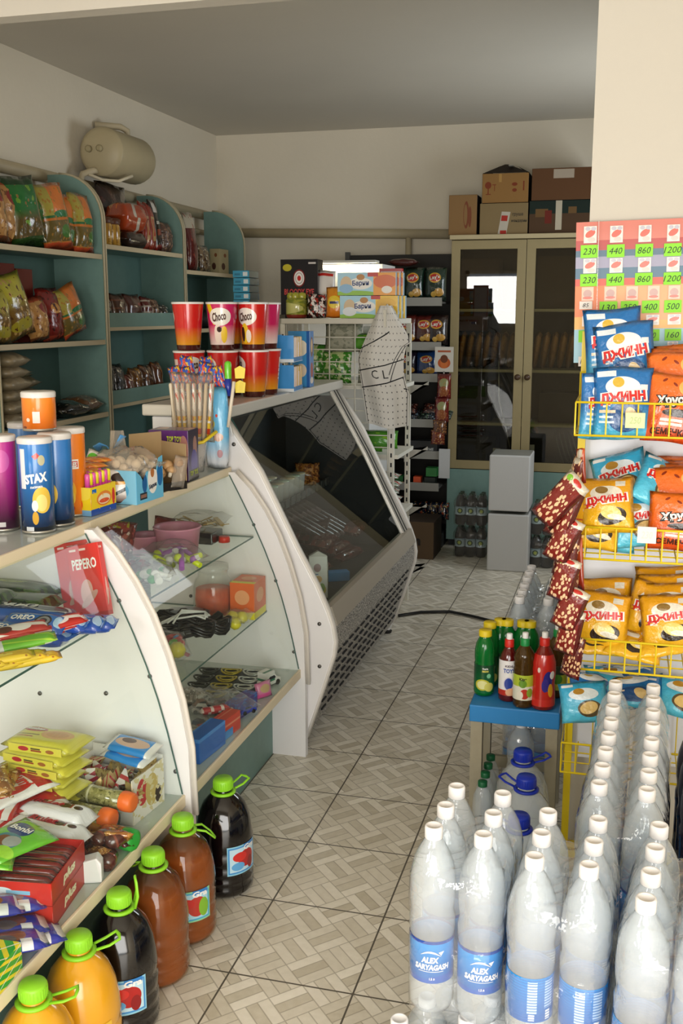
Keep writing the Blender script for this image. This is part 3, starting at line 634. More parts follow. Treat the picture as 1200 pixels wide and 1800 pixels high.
pack('pack of water bottles on the floor under the leftmost front pack', (lambda q: q.x + .081)(at(702, 1790, z=.28)), (lambda q: q.y + .059)(at(702, 1790, z=.28)), 0, -26, seed=6)
pack('pack of water bottles on the floor under the second front pack', -.06, 1.80, 0, -2, seed=7, front=False)
pack('pack of water bottles on the floor at the right foreground edge', .135, 1.765, 0, -3, rows=4, seed=8, front=False)
pack('pack of water bottles on the floor under the long row, nearer one', .045, 2.187, 0, -2, rows=4, seed=9, front=False)
pack('pack of water bottles on the floor under the long row, by the rack', .058, 2.545, 0, -1, rows=4, seed=10, front=False)
pack('pack of water bottles behind the stool, upper layer, nearer of two', -.262, 3.54, LZ, 0, seed=11, px=.096)
pack('pack of water bottles behind the stool, upper layer, farther of two', -.262, 3.815, LZ, 0, seed=12, px=.096, front=False)
pack('pack of water bottles on the floor behind the stool, lower layer, nearer', -.262, 3.54, 0, 0, seed=13, px=.096)
pack('pack of water bottles on the floor behind the stool, lower layer, farther', -.262, 3.815, 0, 0, seed=14, px=.096, front=False)
# ---- bottles generally
def bottle(name, label, cat, prof, m, capprof, capm, loc, rz=0, group=None, lab=None, texts=(), spout=None, seg=24, labseg=(0, 2 * PI)):
    t = thing(name, label, cat, loc, (0, 0, rz), group)
    MB().lathe(prof, seg, cap=False).build('body', m, t); MB().lathe(capprof, 20, cap=False).build('cap', capm, t)
    if spout: MB().lathe(spout[0], 16, cap=False).build('spout', spout[1], t)
    if lab:
        lp, lm = lab; l = MB().lathe(lp, 28, cap=False, a0=-PI / 2 - PI + labseg[0], a1=-PI / 2 + PI - labseg[0]).build('label', lm, t)
        if texts:
            tb = MB(); ms = []
            for s, w, h, cx, cz, tm in texts:
                if tm not in ms: ms.append(tm)
                rr = sum(p[0] for p in lp) / len(lp); write(tb, s, w, h, on_cyl(rr, -PI / 2, 0, .001), ms.index(tm), .04, 0, cx, cz)
            tb.build('lettering', ms, l, fix=False)
    return t
def scap(r, z, h): return [(r, z), (r, z + h * .92), (r * .9, z + h), (0, z + h)]
juice_g = mat('#0c8a36', .12, trans=.45, ior=1.3, coat=.5); GT = .406
GP = [(0, .002), (.026, 0), (.031, .005), (.032, .012), (.032, .105), (.0305, .112), (.032, .12), (.032, .145), (.028, .17), (.020, .185), (.0175, .19), (.0175, .197)]
lem = art('lemon_label', '#06512a', [('g', '#0a6a33', '#053f22', 0, 1), ('e', .46, .30, .12, .2, '#c8c23a'), ('e', .46, .30, .09, .15, '#e9e6a0'), ('e', .57, .22, .08, .16, '#dcd66a'), ('e', .56, .62, .035, .08, '#7fc79a')], .3, coat=.4)
for i, (u, v, l) in enumerate(((853, 1113, 'front one at the stool’s left edge'), (861, 1099, 'just behind the front one on the stool'), (892, 1094, 'third row of the stool, left one'), (885, 1081, 'rear left on the stool'), (932, 1096, 'third row of the stool, right one'), (925, 1082, 'rear right on the stool'))):
    p = at(u, v - 6, z=GT + .212)
    bottle('juice_bottle', 'green lemon drink bottle with yellow cap, ' + l, 'bottle', GP, juice_g, scap(.0205, .193, .02), mat('#e3c81e', .45), (min(p.x, -.165), min(p.y, 3.292), GT), 12, 'green lemon drinks on the stool', ([(.0325, .012), (.0325, .104)], lem), [('лимон', .02, .006, 0, .085, mat('#e8d96a', .4)), ('Supla', .018, .007, 0, .093, WHITE)] if i == 0 else ())
whites = mat('#f4f2ee', .4)
def spoutp(z): return [(.0095, z), (.0095, z + .016), (.008, z + .018), (0, z + .018)]
kt = art('toys_label', '#f3efee', [('e', .5, .34, .085, .2, '#d9d3e6'), ('e', .5, .34, .07, .17, '#24419e'), ('r', 0, 0, 1, .16, '#c2321f'), ('e', .55, .1, .1, .12, '#e8b48c')], .3, coat=.4)
p = at(892, 1229, z=GT); RP = [(0, .002), (.024, 0), (.029, .004), (.03, .012), (.03, .11), (.029, .13), (.024, .15), (.016, .167), (.0135, .172), (.0135, .178)]
bottle('juice_bottle', 'children’s red drink bottle with white label and red sports cap, on the stool', 'bottle', RP, mat('#6a1512', .12, trans=.3, coat=.5), scap(.0145, .174, .024), mat('#d3291f', .4), (p.x, p.y, GT), 8, None, ([(.0305, .022), (.0305, .135)], kt), [('KIDS', .024, .007, 0, .118, mat('#5b4a55', .5)), ('TOYS', .034, .014, 0, .103, mat('#3a55a8', .5))], (spoutp(.198), whites))
ap = art('apple_label', '#e9e6d2', [('r', 0, .55, 1, 1, '#b7c93c'), ('e', .47, .66, .06, .16, '#6c9a2c'), ('e', .5, .25, .07, .2, '#c93a26'), ('e', .43, .2, .05, .16, '#f1ead8'), ('e', .58, .3, .05, .18, '#8db53a')], .3, coat=.4)
p = at(919, 1240, z=GT); AP = [(0, .002), (.026, 0), (.032, .005), (.033, .014), (.033, .11), (.034, .12), (.031, .128), (.0335, .138), (.031, .148), (.033, .158), (.027, .175), (.017, .19), (.0135, .195), (.0135, .2)]
amber = mat('#6b4a1c', .1, trans=.6, ior=1.25, coat=.5)
bottle('juice_bottle', 'apple drink bottle with green sports cap, middle of the stool front row', 'bottle', AP, amber, scap(.0145, .195, .023), mat('#1b8f47', .4), (p.x, p.y, GT), 10, None, ([(.0336, .028), (.0336, .108)], ap), [('Юра', .022, .011, -.006, .095, INK)], (spoutp(.218), whites))
p = at(976, 1222, z=GT)
bottle('juice_bottle', 'apple drink bottle with green sports cap, right rear against the peanut strip', 'bottle', AP, amber, scap(.0145, .195, .023), mat('#1b8f47', .4), (p.x, p.y, GT), -20, None, ([(.0336, .028), (.0336, .108)], art('apple_label2', '#c9d23c', [('r', 0, .62, 1, 1, '#16301a'), ('e', .5, .3, .1, .25, '#e8d438'), ('e', .58, .45, .08, .2, '#4e9a2c')], .3, coat=.4)), [('Юра', .026, .012, 0, .094, WHITE)], (spoutp(.218), whites))
fr_l = art('fruit_label', '#c5251d', [('e', .56, .5, .07, .2, '#2b2a86'), ('e', .52, .42, .05, .13, '#3b2f8f'), ('e', .6, .32, .04, .13, '#e9a820'), ('e', .62, .62, .04, .08, '#f0ece4'), ('e', .43, .72, .02, .05, '#f2dcd2'), ('r', 0, 0, 1, .14, '#d23128')], .22, coat=.6)
p = at(953, 1243, z=GT); FPf = [(0, .002), (.03, 0), (.036, .005), (.037, .014), (.036, .05), (.034, .085), (.0365, .12), (.035, .15), (.026, .178), (.017, .196), (.0145, .2), (.0145, .205)]
bottle('juice_bottle', 'red fruit drink bottle with red sports cap, large one at the stool’s front right', 'bottle', FPf, mat('#7a1712', .12, coat=.5), scap(.0155, .2, .024), mat('#d3291f', .4), (p.x, p.y, GT), 6, None, ([(.0376, .014), (.0366, .05), (.0346, .085), (.0371, .12), (.0356, .15), (.028, .175)], fr_l), [('FRUIT', .05, .015, .012, .026, WHITE)], (spoutp(.224), whites))
# ---- five-litre jugs
JP = [(0, .006), (.05, .0), (.07, .004), (.079, .014), (.081, .03), (.078, .037), (.081, .045), (.081, .055), (.078, .062), (.081, .07), (.081, .088), (.078, .095), (.081, .102), (.081, .13), (.078, .137), (.081, .144), (.081, .165), (.079, .19), (.073, .225), (.060, .255), (.042, .276), (.028, .287), (.024, .292), (.024, .302)]
def jug(label, loc, rz, m, capm, group, lab=None, handle='side', texts=(), liquid=None):
    t = thing('drink_jug', label, 'jug', loc, (0, 0, rz), group)
    body = MB(); seg = 36; vs = []
    body.lathe(JP, seg, cap=False); nv = []
    for x, y, z in body.v:  # finger flutes on the shoulder
        if z > .165 and z < .285:
            a = math.atan2(y, x); k = 1 - .035 * (0.5 + .5 * math.cos(a * 8)) * math.sin(PI * (z - .165) / .12); x, y = x * k, y * k
        nv.append((x, y, z))
    body.v = nv; body.build('body', m, t)
    if liquid:
        lp = [(0, .008)] + [(max(r - .003, 0), z + .002) for r, z in JP[2:19]] + [(.064, .238), (0, .238)]; MB().lathe(lp, 28, cap=False).build('liquid', liquid, t)
    c = MB().lathe([(.0265, .299), (.0275, .301), (.0275, .324), (.0245, .329), (0, .3285)], 28, cap=False).build('cap', capm, t)
    mb = MB()
    for i in range(28): a = 2 * PI * i / 28; mb.tube([(.0275 * math.cos(a), .0275 * math.sin(a), .303), (.0275 * math.cos(a), .0275 * math.sin(a), .322)], .0008, 4)
    mb.build('cap_ribs', capm, c)
    mb = MB(); mb.lathe([(.0245, .286), (.035, .287), (.036, .292), (.0245, .294), (.0245, .286)], 28, cap=False)
    if handle == 'side': pts = [(.033, -.012, .291), (.06, -.016, .296), (.082, -.016, .305), (.084, 0, .306), (.082, .016, .305), (.06, .016, .296), (.033, .012, .291)]
    elif handle == 'down': pts = [(.033, -.014, .29), (.055, -.02, .285), (.078, -.02, .262), (.084, 0, .255), (.078, .02, .262), (.055, .02, .285), (.033, .014, .29)]
    else: pts = [(.033, -.016, .291), (.04, -.018, .32), (.038, -.014, .352), (.036, 0, .36), (.038, .014, .352), (.04, .018, .32), (.033, .016, .291)]
    mb.tube(pts, .0042, 8, flat=.6); mb.build('handle', capm, t)
    if lab: 
        l = MB().lathe([(.0822, .075), (.0822, .16)], 14, cap=False, a0=-PI / 2 - .62, a1=-PI / 2 + .62).build('label', lab, t)
        if texts:
            tb = MB(); ms = []
            for s, w, h, cx, cz, tm in texts:
                if tm not in ms: ms.append(tm)
                write(tb, s, w, h, on_cyl(.0824, -PI / 2, 0, .0008), ms.index(tm), .04, .1, cx, cz)
            tb.build('lettering', ms, l, fix=False)
    return t
lime = mat('#8ed12b', .4); red_lab = art('cherry_label', '#8fc9e0', [('r', .03, .05, .97, .95, '#3f8fd0'), ('r', .07, .1, .93, .9, '#bfe0ee'), ('e', .6, .5, .28, .3, '#b01818'), ('e', .38, .6, .22, .16, '#d22a22'), ('e', .75, .3, .12, .22, '#8a0f14'), ('e', .32, .28, .2, .14, '#5fa8dd'), ('r', .5, .86, .92, 1, '#2f7fc8')], .3, coat=.3)
app_lab = art('applejug_label', '#8fd0a0', [('r', .03, .05, .97, .95, '#3fa6d0'), ('r', .07, .1, .93, .9, '#a9d7e8'), ('e', .62, .48, .26, .32, '#b9342a'), ('e', .8, .42, .14, .3, '#7fb52f'), ('e', .35, .6, .2, .16, '#c2201c'), ('r', .5, .86, .92, 1, '#2f7fc8')], .3, coat=.3)
or_lab = art('orange_label', '#e8b93a', [('e', .5, .5, .45, .4, '#efe9b8'), ('e', .7, .3, .2, .25, '#8fb53a')], .3)
blk = mat('#0b0709', .08, coat=.6); amb = clear('amber_bottle', '#f0d9b8', .05, '#c9a27a', gloss=1.3); ambl = mat('#c87a32', .12, trans=.5, ior=1.15); orj = mat('#e0a01c', .18, coat=.6, sss=.2)
G5 = 'five-litre jugs of juice along the counter'
for u, v, zz, m, lab, hd, rz, l, tx in (
    (381, 1369, .329, blk, red_lab, 'side', 62, 'black cherry juice jug with lime cap standing farthest along the counter', [('Gra', .042, .016, .02, .150, WHITE)]),
    (309, 1436, .329, amb, app_lab, 'down', 38, 'amber apple juice jug with lime cap, second from the far end, label showing', [('Gra', .042, .016, .02, .150, WHITE)]),
    (256, 1497, .329, amb, None, 'down', 150, 'amber juice jug with lime cap and no label showing, third from the far end', ()),
    (195, 1569, .329, blk, red_lab, 'up', 30, 'black cherry juice jug with lime handle raised, fourth from the far end', [('Gra', .042, .016, .02, .150, WHITE)]),
    (122, 1636, .329, orj, or_lab, 'side', 40, 'orange juice jug with lime cap, handle folded towards the black jug', [('Boni', .06, .028, 0, .13, mat('#3f7a2c', .4))]),
    (41, 1720, .329, orj, None, 'side', 20, 'orange juice jug with lime cap cut off at the corner of the picture', ())):
    p = at(u, v, z=zz); o = jug(l, (p.x + (.024 if m is orj else .014), p.y + (-.006 if m is orj else .01), 0), rz, m, lime, G5, lab, hd, tx, ambl if m is amb else None)
bcap = mat('#1d37b8', .35)
for (u, v, hd, rz, l) in ((922, 1307, 'side', 30, 'clear five-litre water jug with blue cap, farthest, under the front of the stool'), (928, 1352, 'side', 150, 'clear five-litre water jug with blue cap, middle, in front of the stool'), (916, 1416, 'side', 160, 'clear five-litre water jug with blue cap, nearest, behind the front water pack')):
    p = at(u, v, z=.329); y = {1307: 2.93, 1352: 2.755, 1416: 2.52}[v]; jug(l, (max(p.x, -.25), y, 0), rz, pet, bcap, 'clear water jugs before the stool', None, hd)
SB = [(0, .002), (.024, 0), (.029, .005), (.03, .015), (.03, .06), (.028, .065), (.03, .07), (.03, .12), (.027, .145), (.018, .165), (.0125, .172), (.0125, .178)]
for i in range(4):
    bottle('water_bottle', 'small clear water bottle with dark green cap under the stool, %s from the front' % ORD[i], 'bottle', SB, pet, scap(.0145, .174, .017), mat('#12633a', .4), (-.362, 2.985 + i * .066, 0), 0, 'green-capped bottles under the stool')
bottle('water_bottle', 'tall clear water bottle standing under the blue stool seat beside the jug', 'bottle', [(r, z * .98) for r, z in WB], pet, scap(.0172, .296, .02), capw, (-.268, 3.19, 0))
pc = mat('#5140b0', .4)
for i, (u, v) in enumerate(((1192, 1318), (1191, 1289), (1189, 1264))):
    p = at(u, v, z=.645); bottle('drink_bottle', 'dark drink bottle with purple cap at the right picture edge, %s from the front' % ORD[i], 'bottle', [(r * .95, z * 1.15) for r, z in WB], mat('#2a2230', .12, coat=.4), scap(.017, .345, .02), pc, (.205, 2.26 + i * .1, .2835), 0, 'purple-capped bottles at the right edge')
pack('pack of water bottles on the floor under the purple-capped bottles', .235, 2.37, 0, 0, rows=4, seed=21, front=False)
# ---- seed packets in the yellow rack
RX, RY = -.12, 2.74
redt, whit = mat('#d12a26', .35), mat('#f6f2ea', .4)
dz_b = art('seed_blue', '#2a86c4', [('g', '#4fb9e0', '#1f6fb4', 0, .5), ('r', .06, .86, .38, .94, '#dfe8ee'), ('e', .5, .72, .3, .14, '#e9eef0'), ('e', .42, .78, .1, .07, '#d6b03c'), ('e', .55, .30, .3, .2, '#1b4f8a'), ('e', .66, .3, .1, .15, '#e6c98c', 30), ('r', .1, .36, .38, .40, '#e9d2b8'), ('r', .1, .29, .34, .32, '#cfe3ec'), ('r', .1, .22, .36, .25, '#cfe3ec'), ('r', 0, 0, 1, .1, '#57c1e4'), ('r', .8, .68, .92, .76, '#e8e8e8')], .25, coat=.4, bump=.25)
dz_l = art('seed_lightblue', '#38b4dc', [('g', '#5fcbe8', '#2aa3d2', 0, 1), ('e', .5, .68, .32, .15, '#e4eef2'), ('e', .6, .32, .26, .2, '#5a4a2c'), ('e', .58, .34, .2, .14, '#e3c074', 20), ('e', .4, .75, .12, .08, '#b5862e'), ('r', .06, .88, .3, .95, '#e8e8e8')], .25, coat=.4, bump=.25)
dz_y = art('seed_yellow', '#eaa91a', [('g', '#f2bc22', '#dd9714', 0, 1), ('e', .5, .70, .3, .14, '#e7e0cf'), ('e', .42, .76, .12, .07, '#8c6a2c'), ('e', .6, .28, .27, .15, '#2c1d10', 10), ('e', .58, .34, .2, .12, '#f0cf6c', -15), ('e', .68, .26, .17, .05, '#e9e2cf', -10), ('r', .68, .82, .86, .92, '#d7d1c2'), ('r', .08, .5, .3, .53, '#c4542a'), ('r', .08, .44, .26, .46, '#c4542a')], .25, coat=.4, bump=.25)
dz_o = art('seed_orange', '#e8661c', [('g', '#d94a17', '#ea7420', 0, 1), ('e', .82, .82, .25, .14, '#efb05c'), ('e', .62, .43, .3, .06, '#2b190f'), ('e', .3, .9, .05, .02, '#8a2c10', 30), ('e', .5, .85, .05, .02, '#8a2c10', -30), ('r', .3, .3, .72, .34, '#f6dccb'), ('r', .3, .24, .72, .28, '#f6dccb')], .25, coat=.4, bump=.25)
SG = 'seed packets in the yellow rack'
def seed(kind, u, v, depth, W_, H_, rx, ry, rz, label, T_=.04, sd=1, text=True, off=0):
    """u, v: pixel of the packet's bottom centre; depth: its y in the rack"""
    p = at(u, v, y=depth); m = {'b': dz_b, 'l': dz_l, 'y': dz_y, 'o': dz_o}[kind]; t = ()
    if text: t = ((('ДЖИНН', W_ * .84, H_ * .2, .0, H_ * .565, whit, 6, .12), ('ДЖИНН', W_ * .78, H_ * .165, .0, H_ * .57, redt, 6, .06),) if kind != 'o' else (('Хруст', W_ * .66, H_ * .2, 0, H_ * .6, INK, 8, .14), ('Хруст', W_ * .6, H_ * .165, 0, H_ * .605, whit, 8, .05), ('СЕМЕЧКИ', W_ * .7, H_ * .10, .0, H_ * .15, mat('#33180c', .5), 0, .03)))
    return pouch('seed_packet', label, 'snack packet', W_, H_, T_, m, p, (rx, ry, rz), sd, SG, t, rest=False, crimp=.08)
# top basket
seed('b', 1080, 668, 2.9, .15, .19, -6, -5, 4, 'blue seed packet standing at the back of the top basket, left', sd=1)
seed('b', 1103, 694, 2.87, .155, .19, -8, -7, 0, 'blue seed packet second from the front in the top basket', sd=2)
seed('b', 1050, 772, 2.80, .12, .17, -4, 4, 35, 'blue seed packet turned sideways at the left of the top basket', sd=4, text=True)
seed('b', 1092, 772, 2.765, .15, .185, -9, -1, 2, 'blue seed packet at the front of the top basket, left of the orange one', sd=3)
seed('o', 1172, 778, 2.765, .135, .175, -9, 5, -3, 'orange seed packet at the front of the top basket', sd=5)
for i in range(3): seed('o', 1188 + 5 * i, 742 - 8 * i, 2.82 + .035 * i, .15, .18, -6, -3, -4, 'orange seed packet in the top basket, %s behind the front orange one' % ORD[i], sd=6 + i, text=False)
# second basket
seed('l', 1060, 968, 2.80, .16, .15, -24, 3, 4, 'light blue seed packet flattened at the bottom of the second basket', sd=11, text=False, T_=.05)
seed('l', 1128, 962, 2.79, .15, .14, -20, -4, 6, 'light blue seed packet behind the paper price tag, second basket', sd=15, text=True)
seed('y', 1040, 965, 2.768, .13, .14, -14, 6, 4, 'yellow seed packet low at the left corner of the second basket', sd=12, text=False)
seed('y', 1068, 938, 2.755, .14, .15, -22, -6, -2, 'yellow seed packet leaning at the front of the second basket', sd=13, T_=.05)
seed('l', 1100, 890, 2.86, .15, .16, -30, -18, -6, 'light blue seed packet crumpled on top in the second basket, behind', sd=14)
seed('l', 1150, 893, 2.80, .15, .15, -38, 28, 10, 'light blue seed packet lying aslant on the second basket pile', sd=16)
seed('o', 1186, 968, 2.765, .15, .15, -8, 2, 0, 'orange seed packet at the front of the second basket', sd=17)
for i in range(4): seed('o', 1190 + 3 * i, 935 - 8 * i, 2.80 + .035 * i, .16, .17, -14, -4, -4, 'orange seed packet in the second basket, %s behind the front orange one' % ORD[i], sd=18 + i, text=False)
# third basket
for i, (u, v, y, w, h, rx, ry, rz, l) in enumerate(((1062, 1115, 2.90, .15, .16, -6, -2, 6, 'at the rear left'), (1050, 1140, 2.80, .15, .155, -16, 3, -4, 'in front at the left corner'), (1078, 1138, 2.83, .12, .13, -24, 16, 22, 'half hidden behind the left front one'), (1128, 1120, 2.86, .12, .155, -10, 12, -4, 'standing in the middle'), (1172, 1090, 2.93, .16, .15, -10, -6, -4, 'rearmost on the right'), (1176, 1108, 2.88, .16, .155, -12, -7, -3, 'third on the right'), (1178, 1122, 2.84, .16, .15, -14, -4, -3, 'second on the right'), (1180, 1140, 2.79, .15, .145, -18, -8, -2, 'front one on the right'))):
    seed('y', u, v, y, w, h, rx, ry, rz, 'yellow seed packet in the third basket, ' + l, sd=30 + i, text=i not in (2, 4, 6))
for i, (u, v, y, w, h, rx, ry, rz, l) in enumerate(((1040, 1148, 2.78, .13, .11, -76, 0, 5, 'lying flat at the left'), (1108, 1158, 2.765, .15, .12, -70, 8, -8, 'lying flat, corner poking through the wires'), (1170, 1152, 2.77, .15, .12, -72, -10, 12, 'lying flat at the right'))):
    seed('y', u, v, y, w, h, rx, ry, rz, 'yellow seed packet in the third basket, ' + l, sd=40 + i, text=False, T_=.045)
# fourth basket
for i, (u, v, y, w, h, rx, ry, rz, l) in enumerate(((1040, 1235, 2.80, .12, .10, -55, 6, 12, 'lying over the left corner'), (1030, 1270, 2.765, .13, .11, -28, -6, 10, 'low at the left corner'), (1100, 1215, 2.86, .15, .12, -72, -6, -6, 'on top of the pile'), (1090, 1230, 2.83, .17, .13, -66, 5, 14, 'second from the top of the pile'), (1112, 1245, 2.80, .16, .12, -60, -12, -6, 'in front, behind the water caps'), (1190, 1260, 2.80, .15, .12, -50, 6, -10, 'at the right behind the purple caps'))):
    seed('l' if i % 2 else 'b', u, v, y, w, h, rx, ry, rz, 'blue seed packet in the lowest basket, ' + l, sd=50 + i, text=False, T_=.045)
tg = mat('#d8e8a8', .5); tw = mat('#eeeae4', .6)
def price_card(name, label, u0, v0, u1, v1, y, m, text, tm):
    a, b = at(u0, v1, y=y), at(u1, v0, y=y); w, h = b.x - a.x, b.z - a.z
    o = tag(MB().box((0, 0, 0), (w, .0015, h)).build(name, [m]), label, 'price tag'); pose(o, ((a.x + b.x) / 2, y, (a.z + b.z) / 2))
    tb = MB(); write(tb, text, w * .6, h * .45, on_front(-.00075), 0, .01, .2); tb.build('lettering', tm, o, fix=False); return o
price_card('price_tag', 'pale green price tag clipped on the top basket of the yellow rack', 1098, 726, 1134, 752, 2.733, tg, '250', mat('#b9c98c', .5))
price_card('price_tag', 'blank white price tag clipped on the second basket of the yellow rack', 1119, 927, 1154, 954, 2.733, tw, '230', mat('#dcd8d2', .5))
# ---- price board on the pillar
bw, bh = .66, .385; pb0 = at(1018, 391, y=3.045); pb = thing('price_board', 'price board of packet pictures and hand-written green tags on the pillar', 'price board', (pb0.x, 3.045, pb0.z - bh), (0, -1.2, 0))
bart = art('price_board', '#d8826a', [('g', '#8fc0d2', '#8fc0d2', 0, 1), ('r', 0, .24, 1, .56, '#ea8a2c'), ('r', 0, .24, 1, .33, '#ecae3c'), ('r', 0, .33, .12, .6, '#e8741f'), ('r', .12, .30, 1, .56, '#eaa060'), ('r', 0, .55, 1, .60, '#d8421c'), ('r', 0, .6, 1, .675, '#386480'), ('r', 0, .675, 1, .755, '#9491ac'), ('r', 0, .755, 1, .80, '#3a5f78'), ('r', 0, .80, 1, .87, '#b3281c'), ('r', 0, .87, 1, 1, '#cf6f5c')], .35, coat=.15)
MB().bx(0, bw, 0, .006, 0, bh).build('board', bart, pb)
neon, ink2 = mat('#8fe02c', .5), mat('#143018', .5); cream = mat('#efe8e2', .5)
bagm = art('bag_picture', '#e9dcd4', [('e', .5, .55, .4, .2, '#d9563e', 20), ('e', .3, .85, .2, .12, '#b9b4c0'), ('e', .75, .85, .2, .12, '#b9b4c0'), ('e', .6, .2, .3, .15, '#cfc3bb')], .2)
bago = art('bag_picture_o', '#e8b79c', [('e', .5, .5, .36, .3, '#b98c82'), ('e', .5, .2, .4, .1, '#d2573a')], .2)
def P2(u, v):
    q = at(u, v, y=3.045); return q.x - pb0.x, q.z - (pb0.z - bh)
def ptag(u0, v0, u1, v1, txt, m=neon, im=ink2):
    a, b = P2(u0, v1), P2(u1, v0); w, h = b[0] - a[0], b[1] - a[1]
    o = MB().box((0, 0, 0), (w, .001, h)).build('price_tag', [m], pb); o.location = ((a[0] + b[0]) / 2, -.004, (a[1] + b[1]) / 2)
    tb = MB(); write(tb, txt, w * (.25 * len(txt)), h * .5, on_front(-.0005), 0, -.002, .25); tb.build('lettering', im, o, fix=False)
for u, t1, t2 in ((1024, '230', '230'), (1070, '440', '440'), (1120, '860', '860'), (1170, '1200', '1200')):
    ptag(u, 431, u + 32, 454, t1); ptag(u - 2, 482, u + 30, 504, t2)
for u, t1 in ((1055, '130'), (1092, '250'), (1129, '400'), (1168, '500')): ptag(u, 531, u + 32, 553, t1)
ptag(1017, 581, 1047, 602, '2'); ptag(1134, 582, 1160, 602, '40'); ptag(1168, 582, 1198, 602, '160')
ptag(1020, 530, 1043, 544, '85', cream, INK); ptag(1016, 627, 1040, 644, '110', cream, INK); ptag(1140, 627, 1155, 644, '0', cream, INK); ptag(1163, 630, 1192, 644, '950', cream, INK)
for u0, v0, u1, v1, m in [(u + 6, 398, u + 30, 428, bagm) for u in (1024, 1070, 1120, 1170)] + [(u + 4, 455, u + 28, 481, bagm) for u in (1024, 1070, 1120, 1170)] + [(u + 4, 505, u + 26, 529, bago) for u in (1020, 1060, 1098, 1136, 1172)] + [(u + 2, 556, u + 26, 574, bagm) for u in (1022, 1058, 1096, 1134, 1172)] + [(u, 604, u + 20, 625, bagm) for u in (1022, 1100, 1172)]:
    a, b = P2(u0, v1), P2(u1, v0); o = MB().box((0, 0, 0), (b[0] - a[0], .001, b[1] - a[1])).build('packet_picture', [m], pb); o.location = ((a[0] + b[0]) / 2, -.003, (a[1] + b[1]) / 2)
MB().bx(.06, .062, -.02, -.006, .0, bh).build('sleeve_edge', clear('pocket', '#ffffff', .25), pb)
# ---- strips of peanut packets hanging from the rack's left side
nut = art('peanut_bag', '#7a1a14', [('v', 9, .43, '#ecc79c'), ('r', .0, .86, 1, 1, '#d8cdb8'), ('e', .2, .9, .12, .05, '#7ab52c'), ('e', .55, .93, .2, .04, '#c02a20'), ('r', .86, 0, 1, .86, '#55100d')], .22, coat=.5, bump=.2)
nut2 = art('peanut_bag_dark', '#5a1210', [('v', 10, .42, '#e6bb8c'), ('r', 0, 0, 1, .1, '#7a1a14'), ('e', .5, .95, .3, .05, '#d8cdb8')], .22, coat=.5, bump=.2)
NG = 'peanut packets hanging in strips'
for i, (u, v, y, w, h, rx, ry, rz, m, l) in enumerate((
    (950, 915, 2.69, .075, .16, 0, 42, -25, nut, 'topmost, sticking out to the left'), (974, 945, 2.70, .075, .16, 0, 20, -25, nut, 'second from the top'), (1000, 905, 2.72, .05, .16, 0, 14, -60, nut2, 'dark edge-on one near the top'),
    (972, 985, 2.70, .07, .13, 0, 24, -20, nut, 'third from the top'), (988, 1015, 2.71, .07, .13, 0, 8, -30, nut2, 'fourth from the top'), (980, 1055, 2.70, .07, .12, 0, 14, -20, nut, 'middle, with lime corner'), (1000, 1070, 2.72, .05, .14, 0, 6, -55, nut2, 'edge-on one in the middle'),
    (988, 1105, 2.70, .075, .12, 0, 18, -15, nut, 'with torn white corner, third from below'), (992, 1150, 2.71, .07, .13, 0, 10, -25, nut, 'second from the bottom'), (1000, 1190, 2.715, .06, .12, 0, 8, -30, nut2, 'lowest of the strip'))):
    p = at(u, v, y=y); pouch('peanut_packet', 'red peanut packet hanging beside the yellow rack, ' + l, 'snack packet', w, h, .022, m, p, (rx, ry, rz), 70 + i, NG, nu=8, nv=10, rest=False)
p = at(1017, 835, y=2.73)
for i, (u, v, h) in enumerate(((1022, 850, .09), (1019, 1040, .14))):
    p = at(u, v, y=2.735); pouch('snack_packet', 'narrow red snack packet on the left post of the rack, %s' % ('upper one' if i == 0 else 'lower one'), 'snack packet', .03, h, .014, art('narrow_snack', '#a8301c', [('g', '#8a1f14', '#c8562c', 0, 1), ('r', .2, .75, .8, .95, '#d9c7a8')], .25, coat=.4), p, (0, -6, -40), 85 + i, None, nu=8, nv=8)
pts = [at(u, v, y=2.735) for u, v in ((1020, 790), (1012, 850), (1006, 950), (1002, 1050), (1000, 1190))]
tag(MB().tube([(p.x, p.y, p.z) for p in pts], .004, 6).build('hanging_strip', mat('#cfc8bb', .4)), 'pale plastic strip holding the peanut packets beside the rack', 'hanging strip')
# ================================================================ LEFT SIDE: on and in the counters
CT = 1.059
def can(label, x, y, z, r, h, m, lidm, rz=0, texts=(), group='crisp tubes on the counter', cat='crisp tube'):
    t = thing('crisp_tube', label, cat, (x, y, z), (0, 0, rz), group)
    b = MB().lathe([(r * .97, 0), (r * .97, .003), (r, .004), (r, h - .004), (r * .98, h)], 36, a0=-PI / 2 - PI, a1=PI / 2).build('body', m, t)
    MB().lathe([(r * .985, 0), (r * 1.015, .0), (r * 1.015, .006), (r * .985, .0065)], 32, cap=False).build('bottom_rim', steel, t)
    MB().lathe([(r * 1.03, h - .012), (r * 1.035, h - .011), (r * 1.035, h), (r * .98, h + .003), (0, h + .002)], 32, cap=False).build('lid', lidm, t)
    if texts:
        tb = MB(); ms = []
        for s, w, hh, cx, cz, tm, ro in texts:
            if tm not in ms: ms.append(tm)
            write(tb, s, w, hh, on_cyl(r, -PI / 2, 0, .0008), ms.index(tm), .05, .1, cx, cz, ro)
        tb.build('lettering', ms, b, fix=False)
    return t
